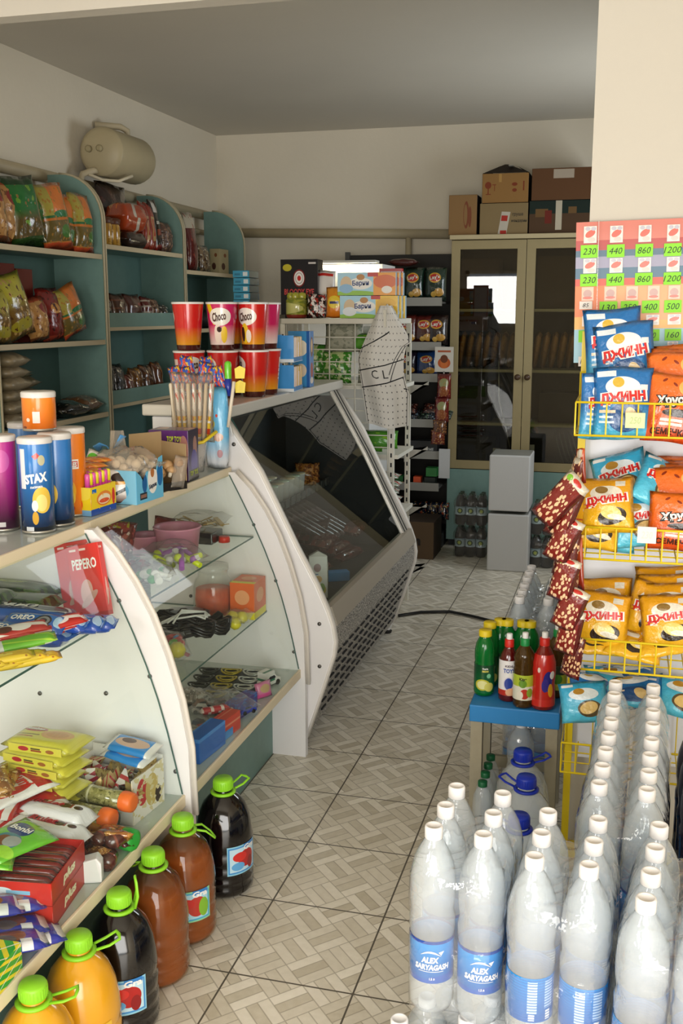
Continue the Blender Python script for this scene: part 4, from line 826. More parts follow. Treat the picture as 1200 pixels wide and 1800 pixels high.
stax = art('blue_crisps', '#1c5fa8', [('g', '#0a1c3c', '#2a78c4', .05, .75), ('r', 0, 0, 1, .07, '#0a1322'), ('e', .57, .36, .09, .14, '#e6c04c'), ('e', .565, .33, .055, .09, '#f2dc86'), ('e', .50, .17, .03, .07, '#d8a63a'), ('e', .50, .30, .03, .06, '#dfe5ea'), ('r', .40, .03, .48, .075, '#e2e4e6'), ('r', .36, .48, .42, .9, '#dfe2e6'), ('r', .50, .80, .56, .85, '#c22a26', 38), ('e', .58, .78, .035, .055, '#b7b392')], .25, coat=.5)
orng = art('orange_crisps', '#f0801c', [('g', '#e0701a', '#f58a1e', 0, 1), ('r', 0, 0, 1, .04, '#c9561a'), ('r', .55, .22, .62, .52, '#efeae2'), ('e', .5, .3, .02, .05, '#f1e4d4'), ('e', .45, .1, .03, .03, '#7a2c10')], .3, coat=.5)
orng2 = art('orange_crisps_tall', '#ef8a1c', [('g', '#ea7a16', '#f0821c', 0, 1), ('e', .53, .30, .07, .13, '#f5b52a'), ('e', .53, .22, .06, .09, '#f8cf4c'), ('e', .54, .1, .04, .04, '#c2301c'), ('r', .44, .55, .64, .66, '#f3efe8'), ('r', .45, .57, .63, .64, '#cf2620')], .25, coat=.5)
purp = art('purple_crisps', '#a8247e', [('g', '#3c1230', '#b82f8a', .1, .7), ('e', .6, .75, .09, .12, '#c95aa4'), ('r', .5, .05, .62, .1, '#e0dcde')], .3, coat=.5)
lidw = mat('#dcd9d6', .35); lidg = mat('#bdb9b6', .35); tx = mat('#f4f2ee', .4); gold = mat('#c9a24a', .4)
p = at(59, 938, z=CT); can('large blue crisp tube in front on the left counter, white lettering facing the aisle', p.x - .005, p.y + .035, CT, .0415, .236, stax, lidw, 22, [('STAX', .056, .024, .006, .140, tx, 8), ('ПАПРИКА', .03, .005, .006, .118, tx, 5)])
p = at(92, 926, z=CT); can('blue crisp tube behind the large blue one, under the short orange tub', p.x - .005, p.y + .04, CT, .0415, .236, stax, lidw, -25, [('STAX', .05, .02, .004, .140, tx, 8)])
p = at(-8, 934, z=CT); can('purple crisp tube cut off by the left picture edge', p.x, p.y + .035, CT, .0415, .238, purp, lidw, 0)
p = at(117, 908, z=CT); can('slim orange crisp tube with white cream dip and red lettering band', p.x, p.y + .035, CT, .040, .236, orng2, lidw, 10, [('PRINGLES', .05, .014, .005, .142, tx, 0)])
q = at(66, 757, z=CT + .24); can('short orange crisp tub with white lid, standing on top of the blue tubes', q.x - .005, q.y + .02, CT + .24, .043, .098, orng, lidw, -10)
p = at(25, 900, z=CT); can('crisp tube with grey lid half hidden behind the blue one, left', p.x - .02, p.y + .1, CT, .0415, .236, art('grey_tube', '#3f6fa4', [], .3), lidg, 0)
# candy box of lip-stick sweets
t = thing('candy_box', 'yellow and blue open display box of pink candy tubes on the counter', 'candy box', (0, 0, 0)); a = at(166, 908, z=CT); t.location = (a.x - .046, a.y + .064, CT); t.rotation_euler = (0, 0, R(86))
cb = art('candy_box_front', '#f2d321', [('r', 0, 0, 1, .22, '#1f4fae'), ('e', .52, .52, .3, .26, '#e88a2c'), ('e', .52, .5, .24, .18, '#f0e3c4'), ('e', .52, .44, .2, .08, '#e0562c'), ('r', .05, .78, .22, .92, '#1f6fc0'), ('e', .9, .5, .06, .3, '#d22a22'), ('n', 7, .66, '#e9b81f')], .35)
cs = art('candy_box_side', '#f4d622', [('r', 0, 0, 1, .2, '#7fb5e0'), ('e', .4, .4, .3, .34, '#d92a22'), ('e', .34, .5, .09, .1, '#f6f2ec'), ('e', .52, .5, .09, .1, '#f6f2ec'), ('e', .75, .85, .3, .3, '#f8e04a')], .35)
mb = MB(); w_, d_, h_ = .125, .085, .078
mb.bx(-w_ / 2, w_ / 2, -d_ / 2, d_ / 2, 0, .002, 0); mb.box((0, -d_ / 2, h_ / 2), (w_, .002, h_), 1); mb.box((-w_ / 2, 0, h_ / 2), (.002, d_, h_), 2); mb.box((w_ / 2, 0, h_ / 2), (.002, d_, h_), 2); mb.box((0, d_ / 2, .06), (w_, .002, .12), 0); mb.build('tray', [mat('#e8c81f', .5), cb, cs], t)
for i in range(8):
    for j in range(3):
        x, y = -.052 + i * .0149, -.027 + j * .027; o = MB().lathe([(.0068, .003), (.0068, .062)], 10).build('candy_tube', mat('#e23a9c', .3, coat=.4), t); o.location = (x, y, .02)
        MB().lathe([(.0072, .062), (.0072, .09), (.005, .094)], 10).build('tube_cap', mat('#f2e22c' if (i + j) % 2 else '#e85aae', .3, coat=.4), o)
for i in range(3): a = at(150 + 9 * i, 828 - 5 * i, z=CT + .115); pouch('candy_packet', 'flat orange candy packet lying on the pink candy tubes, %s from the left' % ORD[i], 'candy packet', .07, .09, .015, art('orange_packet', '#e8822c', [('s', 3, .3, '#f0a83c', 40), ('e', .5, .5, .3, .2, '#d2541c')], .25, coat=.5), (a.x - .02, a.y + .05, CT + .1 + .008 * i), (0, 0, 30 + 14 * i), 100 + i, 'orange candy packets', lying=True, nu=8, nv=8)
a = at(216, 889, z=CT); pouch('snack_packet', 'small white and brown snack packet between the yellow and the blue boxes', 'snack packet', .075, .1, .03, art('small_snack', '#efeae4', [('g', '#6a2a1c', '#efeae4', 0, .4), ('e', .5, .75, .3, .15, '#2c1d18'), ('e', .5, .6, .4, .05, '#e0a23c'), ('r', .3, .3, .8, .4, '#1c1a1a', 20)], .3, coat=.4), (a.x - .02, a.y + .02, CT), (-6, 0, 25), 110)
# pale blue box of wrapped mushrooms
t = thing('display_box', 'light blue open box with dark blue ovals, filled with cream sweets in film', 'box', (0, 0, 0)); a = at(246, 888, z=CT); t.location = (a.x - .078, a.y + .08, CT); t.rotation_euler = (0, 0, R(86))
lb = art('lightblue_box', '#6dbfe6', [('e', .30, .45, .09, .22, '#1f5f9e'), ('e', .88, .55, .11, .26, '#1d6cae'), ('e', .6, .5, .18, .34, '#f2eee8'), ('e', .6, .66, .07, .12, '#b9743c'), ('r', .12, .08, .38, .24, '#23303c'), ('r', .15, .12, .36, .2, '#8f6a5c')], .4)
ls = art('lightblue_side', '#8acbe8', [('e', .5, .4, .34, .32, '#5fb2de'), ('e', .5, .45, .2, .2, '#a9dcf0')], .4)
w_, d_, h_ = .155, .15, .098; mb = MB(); mb.bx(-w_ / 2, w_ / 2, -d_ / 2, d_ / 2, 0, .002, 0)
mb.prism([(-w_ / 2, 0), (w_ / 2, 0), (w_ / 2, .125), (w_ * .36, .12), (w_ * .26, .086), (w_ * .1, .094), (-w_ * .1, .09), (-w_ * .25, .062), (-w_ * .34, .08), (-w_ / 2, .098)], -d_ / 2 - .001, -d_ / 2 + .001, mi=1); mb.box((-w_ / 2, 0, h_ / 2), (.002, d_, h_), 2); mb.box((w_ / 2, 0, h_ / 2), (.002, d_, h_), 2); mb.box((0, d_ / 2, h_ / 2), (w_, .002, h_), 2)
mb.build('tray', [ls, lb, ls], t); tb = MB(); write(tb, 'Барни', .045, .016, on_front(-d_ / 2 - .0012), 0, .05, .1, .015, .042, 8); tb.build('lettering', mat('#23344c', .4), t, fix=False)
fl = clear('candy_film', '#f4ece0', .22, '#f3e9dc', rough=.12, gloss=2, bump=.6, bscale=60); marsh = mat('#eadfce', .55, noise=.08, nscale=60)
rnd = random.Random(5)
for i in range(26):
    x, y, z = rnd.uniform(-.062, .062), rnd.uniform(-.06, .06), .07 + rnd.uniform(0, .05); o = MB().lathe([(0, -.013), (.009, -.01), (.014, 0), (.012, .009), (.006, .013), (0, .014)], 10, cap=False).build('sweet', marsh, t); o.location = (x, y, z); o.rotation_euler = (rnd.uniform(-1, 1), rnd.uniform(-1, 1), 0)
mb = MB(); pouch_mesh(mb, .17, .17, .09, 7, M=Matrix.Translation((0, -.0, .105)) @ Matrix.Rotation(-PI / 2, 4, 'X') @ Matrix.Translation((0, 0, -.085)), wr=.25); mb.build('film_bag', fl, t)
mb = MB(); mb.grid(lambda u, v: (.02 + .07 * (u - .5) * (1 - .7 * v), .04 + .02 * math.sin(6 * u), .13 + .07 * v), 8, 6); mb.build('film_twist', fl, t)
a = at(190, 812, z=CT + .12)
t = thing('plastic_bag', 'tied blue plastic bag with cream sweets behind the yellow candy box', 'bag', (a.x - .05, a.y + .12, CT)); bl = mat('#4a93cf', .3, coat=.3)
mb = MB(); mb.lathe([(.02, 0), (.05, .01), (.06, .05), (.05, .09), (.03, .115), (.012, .13)], 20, cap=False, sq=.3); mb.build('bag_body', clear('blue_bag', '#cfe2f2', .3, '#d8d2c8', rough=.2, bump=.5), t)
MB().tube([(0, 0, .125), (.01, -.01, .14), (.03, -.02, .16), (.05, -.02, .185)], [.008, .004, .006, .012], 8, flat=.3).tube([(0, 0, .125), (-.01, -.01, .15), (-.03, -.01, .155), (-.05, 0, .14)], [.008, .005, .008, .014], 8, flat=.3).build('knot', bl, t)
rnd = random.Random(8)
for i in range(8): o = MB().lathe([(0, -.013), (.01, -.01), (.014, 0), (.01, .01), (0, .013)], 10, cap=False).build('sweet', marsh, t); o.location = (rnd.uniform(-.035, .035), rnd.uniform(-.03, .03), .02 + .008 * i)
a = at(135, 830, z=CT + .1); pouch('candy_packet', 'small white and green packet behind the slim orange tube', 'candy packet', .05, .08, .02, art('green_packet', '#efe9e2', [('e', .4, .7, .35, .2, '#5fc22c'), ('e', .6, .5, .2, .15, '#e8d43c'), ('r', 0, 0, 1, .25, '#5a3420')], .3), (a.x - .02, a.y + .1, CT + .06), (-10, 20, 20), 112, nu=8, nv=8)
# cardboard box of mushroom sweets
t = thing('cardboard_tray', 'open cardboard tray of wrapped mushroom-shaped sweets beside the light blue box', 'box', (0, 0, 0)); a = at(298, 868, z=CT); t.location = (a.x - .075, a.y + .085, CT); t.rotation_euler = (0, 0, R(60))
kb = mat('#b59a72', .7, noise=.06, nscale=30); w_, d_ = .12, .13; mb = MB(); mb.bx(-w_ / 2, w_ / 2, -d_ / 2, d_ / 2, 0, .003); mb.box((0, d_ / 2, .085), (w_, .003, .17)); mb.box((-w_ / 2, 0, .05), (.003, d_, .10)); mb.box((w_ / 2, 0, .07), (.003, d_, .14)); mb.bx(-w_ / 2, w_ / 2, -d_ / 2 - .002, -d_ / 2 + .002, 0, .025, 1); mb.build('tray', [kb, mat('#1c1a1a', .5)], t)
rnd = random.Random(9); capm_ = mat('#c9a071', .4, noise=.15, nscale=50)
for i in range(16):
    x, y, z = rnd.uniform(-.045, .045), rnd.uniform(-.06, .05), .04 + rnd.uniform(0, .06)
    o = MB().lathe([(.006, -.022), (.007, -.004)], 10).build('mushroom_stem', mat('#e9ddc4', .5), t); o.location = (x, y, z); o.rotation_euler = (rnd.uniform(-.8, .8), rnd.uniform(-.8, .8), 0)
    MB().lathe([(.007, -.005), (.017, -.003), (.016, .005), (.009, .012), (0, .014)], 12, cap=False).build('mushroom_cap', capm_, o)
mb = MB(); pouch_mesh(mb, .05, .10, .03, 12, M=Matrix.Translation((.02, -.07, .008)) @ Matrix.Rotation(R(12), 4, 'Y')); mb.build('film_bag', fl, t)
# purple card boxes
pa = art('purple_box', '#3a1652', [('g', '#2a0f3e', '#5a2470', 0, 1), ('e', .22, .55, .13, .36, '#c08a78'), ('e', .88, .6, .12, .3, '#b07a74'), ('e', .22, .2, .2, .2, '#2c1238')], .3, coat=.4)
pb_ = art('purple_front', '#2c1240', [('g', '#3a2a7a', '#2a1036', .2, .7), ('e', .65, .66, .18, .2, '#b98676'), ('e', .55, .35, .3, .25, '#4a3a9c'), ('r', 0, 0, 1, .22, '#141018')], .3, coat=.4)
grn = mat('#c6d62c', .4)
a = at(330, 848, z=CT); d = (.135, .1, .168); o = carton('candy_carton', 'dark purple candy carton with lime lettering standing behind the cardboard tray', 'box', d, [pa, pb_], (a.x - .068, a.y + .05, CT), (0, 0, 4), mi=(0, 1, 0, 0, 0, 0)); boxtext(o, d, [('TOP TOY', .05, .018, .02, .140, grn, 'f'), ('МАРМЕЛАД', .05, .008, .02, .118, WHITE, 'f'), ('TOP', .03, .016, -.022, .025, grn, 'r'), ('TOYS', .036, .016, .02, .025, grn, 'r')])
MB().tube([(-.085, -.05, .11), (-.09, -.05, .13), (-.075, -.045, .15)], .006, 8).build('film_roll', INK, o)
# bags of stick sweets
t = thing('candy_bag', 'tall clear bag of striped stick sweets with a yellow tie', 'bag', (0, 0, 0)); a = at(352, 832, z=CT); t.location = (a.x - .045, a.y + .05, CT); t.rotation_euler = (0, 0, R(15))
strp = art('stick_sweet', '#ece8e2', [('s', 2, .3, '#cfc8be', 80), ('r', 0, .05, 1, .42, '#e8c23a'), ('n', 7, .6, '#d0461f'), ('r', 0, .1, 1, .2, '#c8401f'), ('r', 0, .3, 1, .34, '#f2ece0')], .25, coat=.5); rnd = random.Random(3)
for i in range(16):
    x, y = -.055 + (i % 8) * .0155, -.012 + (i // 8) * .024; o = MB().lathe([(.006, 0), (.0065, .19), (.004, .195)], 8).build('stick_sweet', strp if i % 3 else mat('#dccdb4', .3), t); o.location = (x, y, .11); o.rotation_euler = (rnd.uniform(-.06, .06), (x) * 1.6, 0)
mb = MB(); fnb = pouch_mesh(mb, .15, .24, .07, 21, M=Matrix.Translation((0, 0, .10)), wr=.3, nu=18, nv=16); mb.build('film_bag', clear('candy_film2', '#fbf6ee', .12, '#efe6d8', rough=.08, gloss=2.5, bump=.8, bscale=50), t)
MB().tube([(-.07, -.03, .1), (-.02, -.042, .095), (.04, -.04, .105), (.085, -.02, .14)], .012, 8, flat=.5).build('tie', mat('#e8cf2c', .35), t)
MB().lathe([(.035, 0), (.05, .1), (.052, .11)], 20).build('bag_foot', clear('candy_film3', '#ffffff', .35, '#e9e4e2', rough=.15, gloss=2, bump=.6), t)
t = thing('toy_sweets', 'bundle of colourful toy sweets in blue, red and lime wrappers above the stick sweets', 'toy sweets', (0, 0, 0)); a = at(362, 828, z=CT); t.location = (a.x - .045, a.y + .09, CT + .015); t.rotation_euler = (0, 0, R(15))
wrapm = art('toy_wrap', '#2450b8', [('n', 4, .52, '#d93a24'), ('n', 6, .6, '#f0c62c'), ('n', 9, .66, '#2f9ae0')], .25, coat=.6, bump=.3)
rnd = random.Random(4)
for i in range(9):
    x, y = -.075 + (i % 5) * .037, (i // 5) * .03 - .01; mb = MB(); pouch_mesh(mb, .045, .10, .025, 30 + i, nu=8, nv=8); o = mb.build('wrapped_sweet', wrapm, t); o.location = (x, y, .25 + .02 * (i // 5) + rnd.uniform(-.01, .01)); o.rotation_euler = (0, rnd.uniform(-.3, .3), rnd.uniform(-.5, .5))
    MB().lathe([(.003, -.15), (.003, .02)], 6).build('stick', whites, o)
o = MB().lathe([(.012, .0), (.0125, .05), (.010, .058), (0, .062)], 14, cap=False).build('lime_cap', mat('#6fd02c', .3, coat=.5), t); o.location = (.095, -.02, .30); MB().lathe([(.0125, -.06), (.0125, 0)], 12).build('blue_tube', mat('#2238a0', .3, coat=.5), o)
for i in range(2): o = MB().prism([(-.016, 0), (.016, 0), (.02, .035), (0, .044), (-.018, .034)], -.003, .003).build('yellow_shape', mat('#f0d421', .35), t); o.location = (.135, -.01, .30 - .05 * i)
t = thing('paper_cone', 'light blue paper cone pouch printed with flowers, standing at the counter’s far end', 'pouch', (0, 0, 0)); a = at(392, 824, z=CT); t.location = (a.x - .02, a.y + .0, CT); t.rotation_euler = (0, 0, R(10))
cone = art('blue_cone', '#7cc4ec', [('g', '#d8dde4', '#6fc0ee', .1, .4), ('e', .3, .56, .16, .06, '#e8d42c'), ('e', .3, .56, .08, .03, '#d0301f'), ('e', .55, .66, .05, .02, '#d8442c'), ('e', .6, .4, .2, .05, '#e0b49c'), ('e', .65, .2, .12, .05, '#c99aa4')], .25, coat=.5, bump=.15)
mb = MB(); pouch_mesh(mb, .075, .285, .045, 41, pinch=-.2, crimp=.02, nu=12, nv=12); mb.build('pouch_body', cone, t)
o = MB().lathe([(.006, 0), (.006, .16)], 8).build('white_stick', mat('#e8dcc8', .4), t); o.location = (.045, -.025, .15); o.rotation_euler = (0, .15, 0)
# ---- on the refrigerated case
FT = 1.2765
cupm = art('cup_red', '#d2231e', [('g', '#e9a21f', '#d2201c', .1, .5), ('r', 0, 0, 1, .12, '#4a1512'), ('e', .52, .72, .13, .19, '#f4ede2'), ('e', .5, .36, .05, .22, '#f0c62c'), ('e', .55, .30, .035, .14, '#f2e6d6'), ('e', .47, .34, .03, .16, '#3a1a14'), ('r', .28, .35, .36, .85, '#f0d8cf'), ('s', 0, .0, '#d2231e'), ('r', .28, .4, .36, .42, '#d2231e'), ('r', .28, .5, .36, .52, '#d2231e'), ('r', .28, .6, .36, .62, '#d2231e')], .2, coat=.6)
cupp = art('cup_pink', '#d42a6a', [('g', '#f0d8d2', '#cf1f62', .15, .55), ('r', 0, 0, 1, .12, '#4a1512'), ('r', .4, .55, .47, 1, '#f2d020', 12), ('e', .53, .72, .13, .19, '#f4ede2'), ('e', .5, .36, .045, .2, '#f2dccd'), ('e', .58, .34, .04, .18, '#f0c62c'), ('e', .52, .45, .03, .06, '#3a1a14')], .2, coat=.6)
CG = 'paper cups of chocolate biscuits'
brown = mat('#4a2414', .4)
def cup(label, x, y, z, m, rz):
    t = thing('paper_cup', label, 'paper cup', (x, y, z), (0, 0, rz), CG)
    b = MB().lathe([(.043, 0), (.044, .003), (.0595, .176)], 32, a0=-PI / 2 - PI, a1=PI / 2, cap=False).build('body', m, t)
    MB().lathe([(.0605, .174), (.0625, .178), (.0605, .182), (.058, .18), (.0, .178)], 28, cap=False).build('lid', whites, t)
    tb = MB(); f = lambda a_, b_: ((.0565 + .07 * b_ * .2) * math.cos(-PI / 2 + .13 + a_ / .055), (.0565 + .07 * b_ * .2) * math.sin(-PI / 2 + .13 + a_ / .055), .128 + b_); write(tb, 'Choco', .054, .034, f, 0, .03, .25, 0, 0, 10); tb.build('lettering', brown, b, fix=False); return t
pos = [(-1.622, 3.74), (-1.508, 3.80), (-1.412, 3.885), (-1.405, 4.015), (-1.535, 3.945)]
names = ['leftmost', 'second from the left', 'third from the left', 'rightmost at the ledge', 'hidden at the back']
for k, (x, y) in enumerate(pos): cup('chocolate biscuit paper cup on the case top, lower row, ' + names[k], x, y, FT, cupm, (24, -60, -70, 165, 0)[k])
for k, (x, y) in enumerate(pos[:4]): cup(('red ' if k in (0, 2) else 'pink ') + 'chocolate biscuit paper cup, upper row, ' + names[k], x - .0, y, FT + .1825, (cupm, cupp, cupm, cupp)[k], (-100, 2, -20, -75)[k])
cup('chocolate biscuit paper cup, upper row, squeezed in behind the others', -1.535, 3.945, FT + .1825, cupm, 0)
bluebx = art('blue_stick_box', '#3d95d6', [('r', .1, .2, .2, .85, '#d8e8f4'), ('e', .6, .7, .3, .14, '#f0e8da'), ('e', .6, .3, .25, .12, '#e9d8c4'), ('r', .85, 0, 1, 1, '#1f5fae')], .3, coat=.4)
bluesd = art('blue_stick_side', '#2a7cc4', [('e', .5, .72, .34, .18, '#6a2c1c'), ('e', .5, .74, .18, .12, '#e2c08c'), ('e', .5, .3, .3, .14, '#a83a24'), ('e', .5, .12, .36, .06, '#e9dccd')], .3, coat=.4)
a = at(548, 680, z=FT); o = carton('biscuit_box', 'tall blue biscuit box at the far end of the case top', 'box', (.10, .06, .245), [bluebx, bluesd, bluebx], (a.x - .05, a.y + .0, FT), (0, 0, 0), mi=(0, 1, 0, 1, 2, 2))
stickw, sticky = art('stick_pack', '#efe2d2', [('s', 3, .3, '#c2482c', 0)], .3), art('stick_pack_y', '#e6bd3a', [('s', 3, .3, '#7a5a2c', 0)], .3)
for row in range(2):
    t = thing('stick_box', 'blue open box of biscuit sticks on the case top, %s of two stacked' % ('lower' if row == 0 else 'upper'), 'box', (-1.375, 4.19, FT + row * .122), (0, 0, 6), 'boxes of biscuit sticks')
    mb = MB(); mb.bx(-.05, .04, -.05, .13, 0, .002); mb.box((-.005, -.05, .055), (.09, .002, .11)); mb.box((-.05, .04, .055), (.002, .18, .11)); mb.box((.04, .04, .01), (.002, .18, .02)); mb.build('tray', art('stick_tray', '#2f8fd6', [('r', 0, 0, 1, .12, '#dfe8ee')], .35), t)
    for i in range(11): o = MB().box((0, 0, .05), (.07, .008, .1)).build('biscuit_stick', sticky if i in (4, 7, 8, 10) else stickw, t, bevel=.003); o.location = (.006, -.035 + i * .015, .003); o.rotation_euler = (R((i * 37) % 13 - 6), 0, 0)
# blue carton stack, black box and sweets on the wire rack shelf
WR = 1.573
cyan = art('cyan_carton', '#3f9cc0', [('r', .62, .2, .9, .8, '#dfe6e8'), ('s', 40, .0, '#20384a'), ('r', .1, .3, .45, .6, '#2a7898')], .4); cyd = mat('#1c4a5e', .5)
for i in range(6):
    o = carton('flat_carton', 'flat light blue carton with barcode, %s from the top of the stack behind the cups' % ORD[i], 'box', (.088, .18, .035), [cyan, cyd], (-1.955 + .003 * (i % 2), 5.28, WR + .02 + .0375 * (5 - i)), (0, 0, 4), 'light blue cartons stacked behind the cups', mi=(0, 1, 1, 1, 1, 1))
tag(MB().bx(-2.02, -1.74, 5.17, 5.60, WR - .002, WR + .018).bx(-2.02, -2.0, 5.2, 5.22, 0, WR).bx(-2.02, -2.0, 5.55, 5.57, 0, WR).bx(-1.78, -1.76, 5.55, 5.57, 0, WR).bx(-1.78, -1.76, 5.2, 5.22, 0, WR).build('side_table', mat('#bdb7a6', .5)), 'narrow stand carrying the light blue cartons, hidden behind the paper cups', 'stand')
be = art('bloody_box', '#141012', [('e', .5, .68, .16, .15, '#7a1512'), ('e', .5, .68, .135, .125, '#f0ebe6'), ('e', .5, .68, .11, .1, '#b9b0ac'), ('e', .5, .68, .085, .08, '#f2ece6'), ('e', .5, .68, .05, .045, '#c2201c'), ('e', .18, .86, .12, .06, '#c2b42c'), ('r', .75, .92, .95, .95, '#cfc9c4')], .5)
a = at(490, 548, y=5.22); o = carton('candy_carton', 'black candy carton with red and white eye emblem on the wire rack', 'box', (.2, .11, .3), [be, mat('#1c181a', .25, coat=.5)], (-1.665, 5.34, WR), (0, 0, 2), mi=(0, 1, 1, 1, 1, 1)); boxtext(o, (.2, .11, .3), [('BLOODY EYE', .16, .03, 0, .135, RED, 'f'), ('bubble gum', .08, .009, 0, .115, mat('#c8502c', .4), 'f')])
gj = art('green_jar', '#a9a83a', [('n', 8, .5, '#7f8a2c'), ('e', .5, .5, .4, .3, '#d2cf7a'), ('r', 0, 0, 1, .18, '#8a2a1c')], .2, coat=.5)
a = at(494, 552, y=5.2); t = thing('sweets_jar', 'olive-green jar of sweets with a bobbled lid in front of the black carton', 'jar', (-1.655, 5.215, WR)); MB().lathe([(.045, 0), (.052, .01), (.052, .09), (.047, .1)], 20, sq=1).build('body', gj, t)
mb = MB(); [mb.lathe([(.02, .098), (.023, .112), (.018, .127), (0, .132)], 12, cap=False, M=Matrix.Translation((dx, dy, 0))) for dx, dy in ((-.03, 0), (.0, -.02), (.03, 0), (0, .02))]; mb.build('lid', mat('#b3b03c', .3, coat=.5), t)
pouch('snack_packet', 'dark red and white packet between the olive jar and the orange bag', 'snack packet', .1, .12, .05, art('redwhite_packet', '#2c1614', [('n', 4, .5, '#efe6df'), ('n', 6, .58, '#a82a20')], .25, coat=.4), (-1.55, 5.22, WR), (-4, 0, 5), 121, nu=10, nv=10)
pouch('snack_packet', 'orange snack bag on the wire rack, left of the bear biscuit cartons', 'snack packet', .1, .155, .06, art('orange_bag', '#e68a1f', [('g', '#e6801c', '#e09428', 0, 1), ('e', .5, .5, .36, .2, '#efcf3a'), ('r', .25, .44, .75, .52, '#3a3a6a')], .2, coat=.5, bump=.2), (-1.447, 5.21, WR), (-4, 0, 0), 122, nu=10, nv=12)
pouch('snack_packet', 'white packet with red band behind the dark red packet on the wire rack', 'snack packet', .1, .24, .05, art('white_red_packet', '#e2dcd6', [('r', .1, .88, .9, .94, '#c2281f'), ('e', .5, .35, .4, .12, '#b9352a'), ('e', .5, .35, .2, .2, '#e8dccc')], .25, coat=.4), (-1.53, 5.32, WR), (-4, 0, 0), 123, nu=10, nv=12)
barni = art('bear_carton', '#a9d6ea', [('r', 0, 0, .62, .14, '#a8c93c'), ('e', .3, .05, .4, .16, '#8cbf3a'), ('r', .62, 0, 1, 1, '#f0a02c'), ('e', .82, .6, .2, .3, '#d9621f'), ('e', .85, .25, .09, .16, '#f2ede4'), ('e', .40, .52, .2, .26, '#f4f0e8'), ('e', .15, .5, .1, .34, '#d9c09c'), ('e', .15, .30, .12, .2, '#8ab8dc'), ('e', .40, .80, .07, .13, '#b9803c'), ('r', .52, .82, .7, 1, '#c2281f')], .3, coat=.4)
barni2 = art('bear_carton2', '#a9d6ea', [('r', 0, 0, .62, .14, '#a8c93c'), ('e', .3, .05, .4, .16, '#8cbf3a'), ('r', .62, 0, 1, 1, '#f2c22c'), ('e', .8, .65, .17, .25, '#e8b21f'), ('e', .88, .25, .09, .16, '#f2ede4'), ('e', .42, .52, .2, .26, '#f4f0e8'), ('e', .17, .5, .1, .34, '#d9c09c'), ('e', .17, .30, .12, .2, '#e8eef2'), ('e', .42, .80, .07, .13, '#b9803c'), ('r', .54, .84, .7, 1, '#c2281f')], .3, coat=.4)
bsd = art('bear_side', '#2f7f9c', [('s', 4, .4, '#d9e4e8', 0)], .4); d = (.30, .032, .112)
for row in range(2):
    for k in range(3):
        o = carton('biscuit_carton', 'light blue biscuit carton on the wire rack, %s row, %s' % (('lower', 'upper')[row], ('front one with lettering', 'second behind the front', 'third behind the front')[k]), 'box', d, [(barni2, barni)[row], bsd], (-1.265 + .012 * row * -1 + .012 * k, 5.195 + .034 * k, WR + .1135 * row), (0, 0, 0), 'bear biscuit cartons', mi=(0, 1, 0, 1, 1, 1))
        if k == 0: boxtext(o, d, [('Барни', .085, .032, -.03, .058, mat('#24407c', .4), 'f', 2)])
carton('flat_box', 'white box with red edges standing behind the biscuit cartons', 'box', (.12, .03, .25), [art('white_red_box', '#e8dfdf', [('r', 0, 0, .06, 1, '#b9282a'), ('r', .94, 0, 1, 1, '#b9282a'), ('r', 0, .94, 1, 1, '#b9282a')], .3)], (-1.185, 5.34, WR), (0, 0, 0))
# ================================================================ INSIDE THE COUNTERS AND THE REFRIGERATED CASE
SA, UA, UB, MBs, LB = .3325, .8125, .8225, .5525, .3325
def flow(name, label, cat, W_, D_, T_, m, loc, rot, seed, group=None, texts=(), parent=None):
    """flow-wrapped bar or biscuit pack lying flat: long axis x, crimped ends"""
    mb = MB(); M = Matrix.Translation((0, 0, T_ / 2)) @ Matrix.Rotation(-PI / 2, 4, 'X') @ Matrix.Translation((0, 0, -D_ / 2))
    fn = pouch_fn(W_, D_, T_, seed, .02, 5, .0, .05)
    def f2(u, v, s):
        e = 1 if abs(u) < .86 else max(.06, 1 - (abs(u) - .86) / .05); x, y, z = fn(u, v, s); return (x, y * e, (z - D_ / 2) * (1 if abs(u) < .9 else .92) + D_ / 2)
    mb.grid(lambda u, v: f2(2 * u - 1, 2 * v - 1, -1), 20, 8, 0, M=M); mb.grid(lambda u, v: f2(1 - 2 * u, 2 * v - 1, 1), 20, 8, 0, M=M)
    o = mb.build(name, m, parent); pose(o, loc, rot); settle(o)
    if label: tag(o, label, cat, group)
    if texts:
        tb = MB(); ms = []
        for s, w, h, cx, cz, tm in texts:
            if tm not in ms: ms.append(tm)
            def f(a, b): q = Vector(f2(max(-.99, min(.99, 2 * a / W_)), max(-.9, min(.9, 2 * b / D_)), -1)); q.y -= .0012; return tuple(M @ q)
            write(tb, s, w, h, f, ms.index(tm), .04, .1, cx, cz)
        tb.build('lettering', ms, o, fix=False)
    return o
